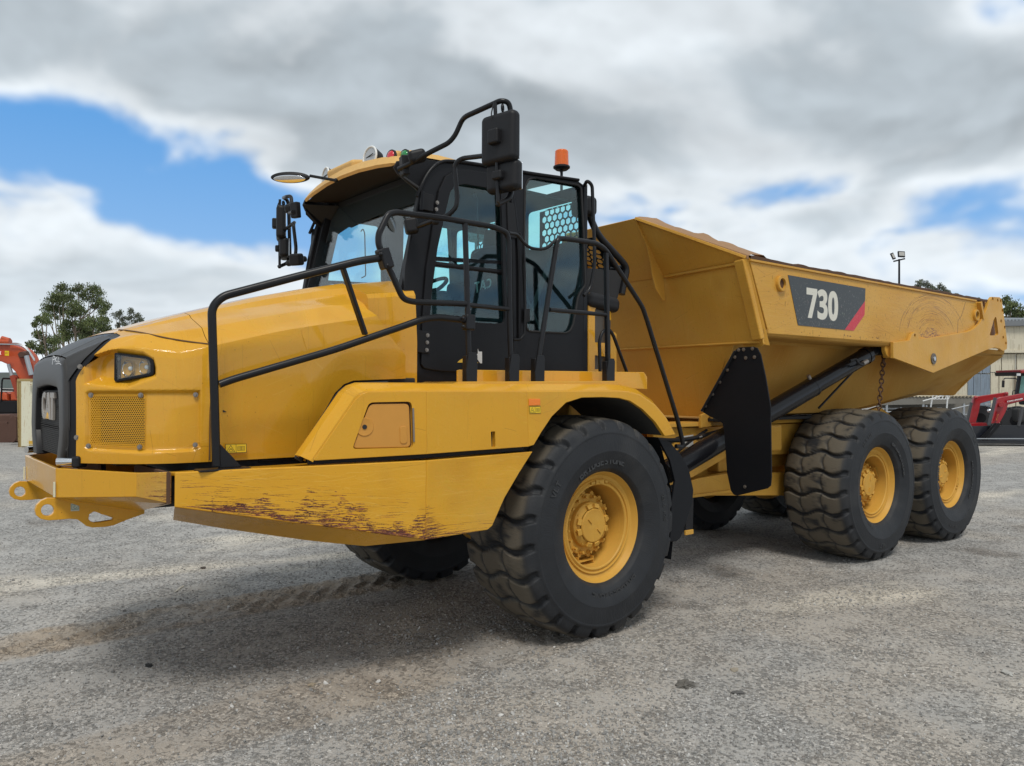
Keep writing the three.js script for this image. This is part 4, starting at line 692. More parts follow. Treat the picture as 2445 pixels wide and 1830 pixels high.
    mesh('gap_seal', [plate([F(740, 1100), F(1017, 1083), F(1017, 1097), F(740, 1112)].map(f).map(p => p.addScaledVector(n2, -0.05)), n2, 0.03), plate([F(1018.5, 1083), F(1262, 1066), F(1262, 1078), F(1018.5, 1097)].map(f).map(p => p.addScaledVector(n, -0.05)), n, 0.03)], M.matt, g);
    mesh('side_reflector', plate([F(1262, 953), F(1289, 953), F(1289, 968), F(1262, 969)].map(f).map(p => p.addScaledVector(n, 0.006)), n, 0.006, { round: 0.004 }), M.orangeRef, g);
    const lb = [F(1263, 971), F(1290, 971), F(1291, 987), F(1264, 988)]; mesh('warning_label', s > 0 ? sticker(...lb, 0.0035) : sticker(...[lb[1], lb[0], lb[3], lb[2]].map(mir), 0.0035), M.warn, g);
    // front black seal of the fender
    mesh('front_seal', tube([F(738, 1104), F(842, 944), F(858, 931), F(880, 925), F(955, 921)].map(f).map(p => p.addScaledVector(n, -0.14)), 0.028, 0.08), M.matt, g);
    // rubber flap behind the wheel
    const fl = [[1573, 1048], [1600, 1056], [1625, 1085], [1645, 1120], [1656, 1170], [1654, 1200], [1640, 1245], [1625, 1285], [1615, 1294], [1600, 1294], [1604, 1200], [1612, 1150], [1600, 1100]].map(p => f(Fz(p[0], p[1], 1.36)));
    mesh('fender_flap', plate(fl, V(0, 0, s), 0.02, { bevel: 0.003 }), M.rubberFlap, g);
    const fl2 = [0, 1, 2, 3, 4].map(i => { const t = i / 4, x = 0.62 + 0.2 * Math.sin(t * 2.2), y = lerp(1.42, 0.45, t); return [V(x, y, 1.36), V(x, y, 0.75)].map(f); }); mesh('fender_flap', boxUV(loft(fl2)), M.rubberFlap, g);
  }
}

// ── cab
const cabN = V(-0.07, 0, 1).normalize(), cabD0 = cabN.dot(V(-1.3, 0, 0.80));
const Cz = (X, Y, k = 0) => hitP(X, Y, cabN, cabD0 + k);
{
  const g = group('cab', truck);
  const outline = [[962, 914], [962, 760], [968, 640], [985, 540], [1002, 462], [1015, 428], [1030, 405], [1052, 387], [1100, 389], [1153, 396], [1262, 415], [1380, 431], [1392, 440], [1398, 560], [1402, 690], [1404, 700], [1404, 895], [1404, 925], [962, 925]];
  const doorWin = [[1022, 760], [1026, 700], [1040, 590], [1060, 500], [1070, 455], [1085, 438], [1110, 434], [1190, 447], [1200, 455], [1203, 520], [1206, 640], [1211, 760], [1206, 775], [1190, 779], [1120, 775], [1030, 768]];
  const rearWin = [[1254, 445], [1262, 428], [1278, 424], [1380, 442], [1388, 450], [1394, 560], [1398, 680], [1384, 702], [1380, 712], [1369, 775], [1362, 790], [1350, 796], [1262, 791], [1256, 780], [1250, 640]];
  for (const s of [1, -1]) {
    const n = s > 0 ? cabN.clone() : mir(cabN), f = p => s > 0 ? p : mir(p);
    const Q = (a, k = 0) => a.map(p => f(Cz(p[0], p[1], k)));
    mesh('cab_side', plate(Q(outline), n, 0.05, { holes: [Q(doorWin), Q(rearWin)], bevel: 0.008 }), M.black, g);
    mesh('door_window', plate(Q(doorWin, -0.02), n, 0.004, { bevel: 0 }), M.glass, g);
    mesh('side_window', plate(Q(rearWin, -0.02), n, 0.004, { bevel: 0 }), M.glass, g);
    // raised door skin around its window, with rounded corners
    const dOut = [[1006, 870], [1008, 760], [1018, 640], [1036, 520], [1048, 455], [1064, 420], [1090, 405], [1120, 405], [1195, 418], [1212, 424], [1216, 520], [1220, 700], [1222, 880], [1216, 892], [1060, 888], [1030, 884], [1012, 880]];
    const dWin = [[1024, 757], [1028, 700], [1042, 592], [1062, 502], [1072, 458], [1086, 441], [1110, 437], [1188, 450], [1197, 458], [1200, 520], [1203, 640], [1208, 758], [1204, 772], [1190, 776], [1120, 772], [1032, 765]];
    mesh('door', plate(Q(dOut, 0.018), n, 0.02, { holes: [Q(dWin, 0.018)], bevel: 0.006 }), M.black, g);
    mesh('window_seal', tube(Q(dWin.concat([dWin[0]]), 0.002), 0.008, 0.02, 6), M.matt, g);
    mesh('window_seal', tube(Q(rearWin.concat([rearWin[0]]), 0.002), 0.008, 0.02, 6), M.matt, g);
    // sliding window bar of the door
    mesh('window_bar', [tube(Q([[1027, 590], [1205, 612]].map(p => [p[0] + 4, p[1] + 40]), -0.03), 0.02, 0.01, 8), bar(...Q([[1034, 618], [1206, 628]], -0.03), 0.02, 0.03)], M.black, g);
    mesh('window_slider', tube(Q([[1128, 470], [1134, 462], [1139, 475], [1142, 600], [1130, 606]], -0.03), 0.005, 0.015, 6), M.matt, g);
    // hinges with bolts
    for (const [x0, y0, x1, y1] of [[1010, 458, 1036, 506], [990, 786, 1028, 846]]) {
      const hp = Q([[x0, y0], [x1, y0 + 8], [x1 - 1, y1], [x0 - 1, y1 - 6]], 0.03); mesh('door_hinge', plate(hp, n, 0.012, { round: 0.01 }), M.plastic, g);
      for (const q of (y0 > 700 ? [[1021, 801], [1020, 818], [1019, 836]] : [[1044, 484], [1042, 500]]).map(p => Q([p], 0.032)[0])) mesh('hinge_bolt', bolts([q], n, 0.009, 0.008), M.boltM, g);
      mesh('hinge_pin', cyl(...Q([[x0 - 2, y0 - 2], [x0 - 4, y1 - 4]], 0.02), 0.013, 0.013, 10), M.black, g);
    }
    // A-pillar front return and B-pillar moulding
    mesh('pillar', [bar(...Q([[1228, 880], [1222, 470]], 0.006), 0.03, 0.03, NX), tube(Q([[1240, 812], [1240, 640], [1236, 560], [1226, 470]], 0.014), 0.012, 0.1, 8)], M.black, g);
    mesh('door_latch', plate(Q([[1211, 482], [1228, 486], [1236, 560], [1234, 570], [1214, 566]], 0.03), n, 0.02, { round: 0.01 }), M.plastic, g);
    mesh('rear_hinge', plate(Q([[1254, 736], [1266, 738], [1266, 768], [1254, 772]], 0.03), n, 0.015), M.plastic, g);
    mesh('roof_gutter', tube(Q([[995, 470], [1014, 426], [1032, 400], [1056, 384], [1100, 386], [1153, 394], [1262, 413], [1382, 430]], 0.012), 0.012, 0.12, 8), M.black, g);
    // torn triangular emblem on the door
    if (s > 0) {
      mesh('door_emblem', plate(Q([[1092, 866], [1098, 860], [1106, 856], [1132, 856], [1142, 867]], 0.021), n, 0.002, { bevel: 0 }), phy([0.78, 0.48, 0.05], 0.4), g);
      mesh('door_emblem', plate(Q([[1141, 833], [1143, 840], [1151, 840], [1151, 868], [1147, 868], [1136, 852], [1136, 847], [1141, 845]], 0.021), n, 0.002, { bevel: 0 }), M.white, g);
    }
    mesh('grab_rail', tube(Q([[1240, 556], [1251, 580], [1253, 640], [1254, 740], [1252, 800], [1243, 811], [1226, 811]], 0.055), 0.009, 0.05, 8), M.rail, g);
  }
  // front frame: lower panel, windscreen, header shade and corner posts
  const wn = V(-1, 0.24, 0).normalize(), wd = wn.dot(V(-1.30, 2.5, 0)), Wp = (z, y) => V((wd - wn.y * y) / wn.x, y, z);
  mesh('windscreen', plate([Wp(-0.70, 2.42), Wp(0.75, 2.42), Wp(0.70, 3.28), Wp(-0.66, 3.28)], wn, 0.005, { bevel: 0 }), M.screenGlass, g);
  mesh('screen_header', plate([Wp(-0.71, 3.0), Wp(-0.62, 3.03), Wp(-0.35, 3.085), Wp(-0.30, 3.07), Wp(0.1, 3.10), Wp(0.45, 3.10), Wp(0.72, 3.10), Wp(0.72, 3.34), Wp(-0.71, 3.34)].map(p => p.addScaledVector(wn, -0.012)), wn, 0.006), M.matt, g);
  for (const s of [1, -1]) mesh('screen_post', [bar(Wp(s * 0.765, 1.85), Wp(s * 0.725, 3.34), 0.05, 0.09, NX)], M.black, g);
  mesh('cab_front', plate([Wp(-0.76, 1.8), Wp(0.76, 1.8), Wp(0.76, 2.43), Wp(-0.76, 2.43)].map(p => p.addScaledVector(wn, -0.02)), wn, 0.03), M.black, g);
  // roof, floor, rear wall with window
  const rc = s => [Cz(1052, 386), Cz(1380, 430)].map(p => s > 0 ? p : mir(p));
  const [a, b] = rc(1), [c, d] = rc(-1);
  mesh('cab_roof', boxUV(loft([0, 0.25, 0.5, 0.75, 1].map(t => { const l = a.clone().lerp(b, t), r = c.clone().lerp(d, t); return [l, ...[0.12, 0.3, 0.5, 0.7, 0.88].map(k => { const q = l.clone().lerp(r, k); q.y += 0.045 * Math.sin(Math.PI * k) ** 0.5; return q; }), r]; }), { smooth: true })), M.black, g);
  const xr = Cz(1402, 700).x, zr = Cz(1402, 700).z;
  const op = (z0, z1, y0, y1, d = 0) => [V(xr - d, y0, z0), V(xr - d, y0, z1), V(xr - d, y1, z1), V(xr - d, y1, z0)];
  mesh('cab_rear_wall', plate(op(-zr, zr, 1.8, 3.42), V(1, 0, 0), 0.04, { holes: [op(0.2, zr - 0.06, 2.98, 3.32), op(-zr + 0.06, -0.2, 2.98, 3.32)], holeRound: 0.05 }), M.black, g);
  for (const s of [1, -1]) mesh('rear_window', plate(s > 0 ? op(0.18, zr - 0.05, 2.97, 3.33, 0.01) : op(-zr + 0.05, -0.18, 2.97, 3.33, 0.01), V(1, 0, 0), 0.004, { bevel: 0 }), M.glass, g);
  mesh('cab_floor', box(-1.25, xr, 1.78, 1.9, -0.78, 0.78, 0.01), M.matt, g);
  mesh('headliner', box(-1.0, xr - 0.05, 3.30, 3.33, -0.74, 0.74, 0.01), M.seat, g);
  // inside: seat, second seat, dash, steering wheel, B-post trim
  mesh('seat', [obox([-0.28, 2.34, 0.02], [0.5, 0.16, 0.5], [0, 0, 0.06], 0.06), obox([-0.02, 2.68, 0.02], [0.14, 0.68, 0.48], [0, 0, -0.14], 0.06), obox([0.07, 3.08, 0.02], [0.1, 0.2, 0.28], [0, 0, -0.14], 0.04), box(-0.45, -0.1, 1.9, 2.28, -0.18, 0.22, 0.03)], M.seat, g);
  mesh('trainer_seat', [obox([-0.2, 2.3, -0.5], [0.4, 0.12, 0.36], [0, 0, 0], 0.05), obox([0.06, 2.55, -0.5], [0.1, 0.45, 0.36], [0, 0, -0.1], 0.05)], M.seat, g);
  mesh('dashboard', [obox([-1.02, 2.36, 0.05], [0.36, 0.22, 1.3], [0, 0, 0.25], 0.06), obox([-0.9, 2.2, 0], [0.3, 0.6, 0.5], [0, 0, 0.1], 0.05), ball(V(-1.08, 2.5, -0.05), 0.09, 16), ball(V(-1.05, 2.5, -0.35), 0.08, 16)], M.seat, g);
  const sw = new THREE.TorusGeometry(0.2, 0.016, 8, 40); sw.rotateY(Math.PI / 2); sw.rotateZ(-0.95); sw.translate(-0.72, 2.56, 0.1);
  mesh('steering_wheel', [sw, cyl(V(-0.72, 2.56, 0.1), V(-0.88, 2.36, 0.1), 0.03, 0.04, 10), bar(V(-0.72, 2.56, -0.08), V(-0.72, 2.56, 0.28), 0.03, 0.02)], M.seat, g);
  mesh('belt', [bar(V(-0.02, 2.3, 0.52), V(0.26, 3.05, 0.62), 0.05, 0.006, NZ), tube([V(0.2, 2.0, 0.6), V(0.0, 2.35, 0.62), V(-0.1, 2.55, 0.6)], 0.01)], M.seat, g);
  // mirrored lettering painted in as a reflection in the cab glass
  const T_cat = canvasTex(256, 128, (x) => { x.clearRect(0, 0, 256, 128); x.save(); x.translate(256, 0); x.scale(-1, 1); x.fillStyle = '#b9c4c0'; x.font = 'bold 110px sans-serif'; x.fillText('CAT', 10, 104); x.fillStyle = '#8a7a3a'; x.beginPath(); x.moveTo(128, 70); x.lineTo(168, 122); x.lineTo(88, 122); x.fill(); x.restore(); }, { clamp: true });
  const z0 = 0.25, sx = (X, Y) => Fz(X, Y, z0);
  mesh('reflected_emblem', sticker(sx(1122, 668), sx(1176, 655), sx(1176, 690), sx(1124, 712), 0.002), std(0xffffff, 0.7, { map: T_cat, alphaMap: T_cat, alphaTest: 0.3, transparent: true }), g);
}
// ── cab roof cap with visor, lamps and wing plates
{
  const g = group('roof_visor', truck);
  // profile along the truck at station z, arched a little across
  const st = [-0.70, -0.66, -0.5, -0.25, 0, 0.25, 0.5, 0.66, 0.70].map(z => { const k = 1 - (z / 0.70) ** 2, e = Math.abs(z) > 0.68 ? 0.02 : 0, dy = 0.065 * k; return [V(-1.36 - 0.03 * k + e, 3.30 + dy * 0.8 + e, z), V(-1.375 - 0.03 * k + e, 3.318 + dy * 0.8, z), V(-1.335 - 0.03 * k + e, 3.372 + dy - e, z), V(-1.25, 3.392 + dy - e, z), V(-1.20, 3.43 + dy - e * 1.5, z), V(-0.98, 3.452 + dy * 0.8 - e * 2, z), V(-0.72, 3.45 + dy * 0.6 - e * 3, z), V(-0.70, 3.40, z)]; });
  mesh('visor_shell', boxUV(loft(st, { crease: 0.5 })), M.capYellow, g);
  mesh('visor_lining', boxUV(loft(st.map(r => [r[0].clone().add(V(0.006, 0.003, 0)), r[0].clone().add(V(0.2, 0.02, 0)), V(-0.95, 3.36, r[0].z)]))), std([0.02, 0.014, 0.011], 0.9), g);
  // raised brow in the middle
  mesh('visor_brow', [obox([-1.255, 3.452, -0.10], [0.22, 0.10, 0.42], [0, 0, 0.18], 0.03)], M.capYellow, g);
  const rl = Fx(933, 372, -1.33), gl = Fx(965, 371, -1.27);
  for (const [p, m, nm] of [[rl, M.redLens, 'red_lamp'], [gl, M.greenLens, 'green_lamp']]) {
    const q = p.clone(); const ax = V(-0.95, 0.12, 0.2).normalize();
    mesh(nm, [(() => { const s = new THREE.SphereGeometry(0.036, 20, 10, 0, Math.PI * 2, 0, Math.PI / 2); s.scale(1, 0.45, 1); s.applyQuaternion(new THREE.Quaternion().setFromUnitVectors(NY, ax)); s.translate(q.x, q.y, q.z); return s; })()], m, g);
    mesh('lamp_ring', cyl(q.clone().addScaledVector(ax, -0.05), q.clone().addScaledVector(ax, 0.003), 0.046, 0.044, 24), M.matt, g);
    mesh('lamp_pod', obox(q.clone().addScaledVector(ax, -0.085).toArray(), [0.15, 0.105, 0.12], [0, 0.1, 0], 0.035), M.capYellow, g);
  }
  for (const s of [1, -1]) {
    const c = V(-1.32, 3.458, s > 0 ? 0.30 : -0.40), ax = V(-1, 0.08, s * 0.12).normalize();
    mesh('work_light', [cyl(c.clone().addScaledVector(ax, -0.07), c, 0.055, 0.078, 24)], M.plastic, g);
    mesh('work_light_lens', [cyl(c, c.clone().addScaledVector(ax, 0.008), 0.073, 0.07, 24)], std([0.5, 0.5, 0.5], 0.15, { metalness: 0.5 }), g);
    mesh('work_light_ring', (() => { const t = new THREE.TorusGeometry(0.075, 0.008, 8, 28); t.applyQuaternion(new THREE.Quaternion().setFromUnitVectors(NZ, ax)); t.translate(c.x + ax.x * 0.008, c.y, c.z); return t; })(), M.white, g);
    mesh('light_bracket', [bar(c.clone().addScaledVector(ax, 0.012).add(V(0, 0, -0.05)), c.clone().addScaledVector(ax, 0.012).add(V(0, 0.012, 0.05)), 0.006, 0.006), box(-1.29, -1.2, 3.38, 3.44, c.z - 0.03, c.z + 0.03)], M.plastic, g);
    const nw = V(-0.3, -0.1, s), w = [V(-1.37, 3.285, 0.68), V(-1.36, 3.33, 0.72), V(-1.20, 3.37, 0.77), V(-1.05, 3.37, 0.79), V(-1.06, 3.17, 0.80), V(-1.12, 3.08, 0.795), V(-1.35, 3.24, 0.72)].map(p => s > 0 ? p : mir(p));
    mesh('wing_plate', plate(w, nw, 0.02), M.black, g);
    const tg = [V(-1.37, 3.285, 0.68), V(-1.33, 3.22, 0.74), V(-1.12, 3.08, 0.795), V(-1.08, 3.2, 0.7), V(-1.1, 3.3, 0.6)].map(p => s > 0 ? p : mir(p)); mesh('wing_plate', plate(tg, V(-0.6, -0.6, s * 0.3), 0.012), M.matt, g);
  }
}
// ── mirrors on bent arms (left and right)
{
  const zP = (X, Y, z) => Fz(X, Y, z);
  const upper = [[952, 404, 0.82], [985, 388, 0.95], [1022, 366, 1.06], [1072, 341, 1.18], [1087, 323, 1.22], [1103, 287, 1.27], [1112, 278, 1.33], [1196, 240, 1.58], [1214, 244, 1.6], [1219, 262, 1.6], [1223, 450, 1.6], [1217, 474, 1.6], [1189, 487, 1.6]].map(p => zP(...p));
  const lower = [[978, 548, 0.86], [1028, 530, 1.05], [1072, 514, 1.16], [1090, 494, 1.2], [1092, 470, 1.2], [1085, 400, 1.2], [1092, 385, 1.22], [1106, 378, 1.25], [1184, 369, 1.58]].map(p => zP(...p));
  const rod = [zP(1182, 246, 1.57), zP(1184, 300, 1.58), zP(1189, 488, 1.59)];
  const fwd = V(-0.82, 0, 0.22);
  for (const s of [1, -1]) {
    const f = p => s > 0 ? p.clone() : mir(p), g = group('side_mirror', truck);
    mesh('mirror_arm', [tube(upper.map(f), 0.0165, 0.05), tube(lower.map(f), 0.0155, 0.05)], M.rail, g);
    mesh('mirror_rod', [tube(rod.map(f), 0.012, 0.02), ball(f(rod[2]), 0.016)], M.rail, g);
    for (const [X, Y, w, h] of [[1187, 329, 0.27, 0.305], [1196, 421, 0.25, 0.185]]) {
      const c = f(zP(X, Y, 1.6)), yw = s > 0 ? 0.16 : -0.42, bx = (dx, sx, sy, sz, r) => { const q = boxUV(new RoundedBoxGeometry(sx, sy, sz, 4, r)); q.translate(dx, 0, 0); q.rotateY(yw); q.translate(c.x, c.y, c.z); return q; };
      mesh('mirror_shell', bx(0.03, 0.085, h, w, 0.036), M.plastic, g);
      mesh('mirror_glass', bx(0.074, 0.006, h * 0.86, w * 0.86, 0.0025), M.mirrorGlass, g);
      mesh('mirror_boss', [bx(-0.025, 0.05, h * 0.3, w * 0.3, 0.014)], M.plastic, g);
    }
    mesh('arm_bracket', [obox(f(Fz(996, 374, 0.96)).toArray(), [0.12, 0.085, 0.085], [0, s * -0.5, 0.3], 0.03), obox(f(Fz(966, 396, 0.84)).toArray(), [0.05, 0.13, 0.08], [0, s * -0.3, 0.1], 0.01), obox(f(Fz(982, 540, 0.88)).toArray(), [0.09, 0.1, 0.1], [0, s * -0.5, 0.2], 0.02), obox(f(Fz(1040, 528, 1.05)).toArray(), [0.2, 0.05, 0.05], [0, s * 1.0, 0.2], 0.02)], M.plastic, g);
    mesh('mirror_cable', tube([zP(1178, 250, 1.56), zP(1172, 275, 1.57), zP(1178, 300, 1.57), zP(1186, 318, 1.57), zP(1200, 345, 1.57), zP(1190, 352, 1.57), zP(1188, 368, 1.57)].map(f), 0.004, 0.03, 6), M.matt, g);
    mesh('arm_eye', (() => { const t = new THREE.TorusGeometry(0.018, 0.008, 8, 16); t.rotateY(0.7); const c = f(zP(1200, 258, 1.59)); t.translate(c.x, c.y, c.z); return t; })(), M.rail, g);
  }
  // small close-view mirror in front of the visor
  const g = group('front_mirror', truck);
  const a = Fx(802, 431, -1.40), b = Fx(740, 420, -1.53);
  mesh('mirror_stem', [tube([a, b], 0.011), ball(a, 0.018)], M.rail, g);
  const c = Fx(693, 424, -1.55), sh = new THREE.SphereGeometry(1, 28, 16); sh.scale(0.03, 0.044, 0.155); sh.rotateZ(0.25); sh.rotateY(0.87); sh.translate(c.x, c.y, c.z);
  mesh('mirror_shell', sh, M.plastic, g);
  const gl = new THREE.SphereGeometry(1, 28, 16); gl.scale(0.006, 0.03, 0.125); gl.translate(-0.027, 0, 0); gl.rotateZ(0.45); gl.rotateY(0.87); gl.translate(c.x, c.y - 0.006, c.z);
  mesh('mirror_glass', gl, M.mirrorGlass, g);
}
// ── amber beacon
{
  const g = group('beacon', truck), c = Fz(1341, 405, 0.45);
  mesh('beacon_post', [cyl(V(c.x, 3.38, c.z), V(c.x, c.y, c.z), 0.012, 0.012, 10), tube([V(c.x - 0.02, 3.4, c.z + 0.01), V(c.x - 0.03, c.y - 0.03, c.z + 0.02), V(c.x - 0.05, c.y, c.z + 0.01)], 0.004)], M.plastic, g);
  const y0 = c.y; const L = (p) => { const q = new THREE.LatheGeometry(p.map(a => new THREE.Vector2(...a)), 36); q.translate(c.x, y0, c.z); return toCreasedNormals(q, 0.5); };
  mesh('beacon_base', L([[0, -0.01], [0.05, -0.005], [0.072, 0.012], [0.072, 0.025], [0.06, 0.032], [0, 0.034]]), M.plastic, g);
  const rib = []; for (let i = 0; i <= 20; i++) { const t = i / 20; rib.push([lerp(0.061, 0.056, t) + (i & 1 ? 0.0012 : 0), 0.03 + 0.125 * t]); } rib.push([0.05, 0.162], [0, 0.165]);
  mesh('beacon_lens', L(rib), M.amber, g);
  mesh('beacon_core', L([[0, 0.03], [0.03, 0.03], [0.03, 0.12], [0, 0.13]]), std([0.8, 0.3, 0.05], 0.3), g);
}
// ── rear cab guard: tube frame, honeycomb screen
{
  const g = group('rear_cab_guard', truck);
  const T = [[0.38, 3.36], [0.45, 3.36], [0.62, 3.1], [0.90, 2.93], [1.0, 2.86], [0.93, 2.62]];
  for (const s of [1, -1]) {
    mesh('guard_tube', [tube([V(0.30, 3.38, s * 0.82), ...[[1402, 431], [1414, 442], [1419, 575], [1420, 632], [1410, 690], [1394, 706]].map(p => { const q = Fz(p[0], p[1], 0.97); return s > 0 ? q : mir(q); })], 0.014, 0.06)], M.rail, g);
    mesh('guard_tube', [tube(T.map(p => V(p[0], p[1], s * 0.70)), 0.03, 0.1)], M.rail, g);
    mesh('corner_pad', obox([0.44, 3.30, s * 0.72], [0.14, 0.16, 0.2], [0, 0, 0], 0.04), M.plastic, g);
  }
  mesh('guard_tube', [tube([V(0.99, 2.86, -0.7), V(0.99, 2.86, 0.7)], 0.03)], M.rail, g);
  // honeycomb cells as real openings, two sheets: sloping back and lower
  const comb = (A, B, wz, name) => {
    const L = A.distanceTo(B), sh = new THREE.Shape(); sh.moveTo(-wz, 0); sh.lineTo(wz, 0); sh.lineTo(wz, L); sh.lineTo(-wz, L); const r = 0.030, p = 0.066;
    for (let j = 0; j * p * 0.87 < L - 0.06; j++) for (let i = -20; i <= 20; i++) { const cx = (i + (j & 1 ? 0.5 : 0)) * p, cy = 0.045 + j * p * 0.87; if (Math.abs(cx) > wz - 0.045) continue; const h = new THREE.Path(); for (let k = 0; k < 6; k++) { const a = Math.PI / 6 + k * Math.PI / 3; k ? h.lineTo(cx + r * Math.cos(a), cy + r * Math.sin(a)) : h.moveTo(cx + r * Math.cos(a), cy + r * Math.sin(a)); } sh.holes.push(h); }
    const q = new THREE.ExtrudeGeometry(sh, { depth: 0.004, bevelEnabled: false }); const e2 = B.clone().sub(A).normalize(), e1 = V(0, 0, 1), n = e1.clone().cross(e2); q.applyMatrix4(new THREE.Matrix4().makeBasis(e1, e2, n).setPosition(A)); mesh(name, q, M.rail, g);
  };
  comb(V(0.44, 2.94, 0.47), V(0.44, 3.35, 0.47), 0.29, 'guard_screen'); comb(V(0.44, 2.94, -0.47), V(0.44, 3.35, -0.47), 0.29, 'guard_screen');
  comb(V(0.97, 2.83, 0), V(0.60, 3.08, 0), 0.66, 'guard_screen');
  mesh('guard_box', [loft([-0.69, 0.69].map(z => [V(0.42, 2.52, z), V(0.86, 2.52, z), V(0.99, 2.83, z), V(0.42, 2.80, z), V(0.42, 2.52, z)]), { cap0: true, cap1: true })], M.matt, g);
  mesh('guard_lamp', [cyl(V(0.56, 2.93, 0.35), V(0.66, 2.93, 0.35), 0.07, 0.07, 20), cyl(V(0.56, 2.93, -0.35), V(0.66, 2.93, -0.35), 0.07, 0.07, 20)], M.plastic, g);
}
// ── cooler column behind the cab: yellow corner frame with wire mesh, black cap
{
  const g = group('cooler_housing', truck);
  const wire = canvasTex(256, 256, (x) => { x.fillStyle = '#000'; x.fillRect(0, 0, 256, 256); x.strokeStyle = '#fff'; x.lineWidth = 9; for (let i = -256; i < 512; i += 32) { x.beginPath(); x.moveTo(i, 0); x.lineTo(i + 256, 256); x.moveTo(i + 256, 0); x.lineTo(i, 256); x.stroke(); } }, { linear: true }); wire.repeat.set(14, 10);
  const M_wire = std([0.14, 0.12, 0.1], 0.5, { metalness: 0.3, alphaMap: wire, alphaTest: 0.5, side: THREE.DoubleSide });
  const a = Fz(1406, 700, 0.9), x0 = a.x, x1 = x0 + 0.32, zc = 0.9;
  for (const s of [1, -1]) {
    const f = p => s > 0 ? p : mir(p), Q = (X, Y) => f(Fz(X, Y, zc));
    mesh('corner_frame', plate([Q(1405, 697), Q(1452, 706), Q(1454, 890), Q(1405, 890)], V(0, 0, s), 0.03, { holes: [[Q(1419, 740), Q(1427, 722), Q(1449, 726), Q(1449, 822), Q(1419, 820)], [Q(1419, 846), Q(1449, 850), Q(1450, 886), Q(1419, 884)]], holeRound: 0.012, bevel: 0.008 }), M.yellow, g);
    const rr = [0, 1, 2, 3, 4].map(i => { const t = i / 4 * Math.PI / 2, p = Q(1454, 800); return V(p.x + 0.07 * Math.sin(t), 0, s * (zc - 0.07 + 0.07 * Math.cos(t))); });
    const col = (y0, y1, nm, m, off = 0) => mesh(nm, loft(rr.map(p => [V(p.x - off, y0, p.z), V(p.x - off, y1, p.z)]), { smooth: true }), m, g);
    col(2.36, 2.46, 'corner_frame', M.yellow); col(2.02, 2.09, 'corner_frame', M.yellow); col(1.86, 2.44, 'cooler_mesh', M_wire, 0.006);
    mesh('cooler_mesh', plate([Q(1417, 718), Q(1452, 722), Q(1452, 890), Q(1417, 890)].map(p => { p.z -= s * 0.02; return p; }), V(0, 0, s), 0.002, { bevel: 0 }), M_wire, g);
    mesh('housing_eye', [cyl(Q(1416, 709).add(V(0, 0, -s * 0.01)), Q(1416, 709).add(V(0, 0, s * 0.004)), 0.016, 0.016, 16)], M.matt, g);
    mesh('housing_cap', [obox([x0 + 0.17, 2.50, s * 0.70], [0.38, 0.13, 0.46], [0, 0, -0.08], 0.05)], M.plastic, g);
    mesh('cooler_core', [box(x0 + 0.02, x1 - 0.03, 1.85, 2.45, s * 0.45, s * (zc - 0.06), 0.01)], std([0.09, 0.075, 0.06], 0.8), g);
    mesh('cooler_grip', tube([[1433, 890, 1.0], [1431, 812, 1.0], [1440, 790, 1.0], [1454, 786, 1.0], [1464, 800, 1.0], [1497, 890, 1.0]].map(p => f(Fz(...p))), 0.014, 0.05), M.rail, g);
  }
  mesh('engine_block', box(0.4, 1.0, 1.2, 2.3, -0.6, 0.6, 0.03), M.bodyYellow, g);
}
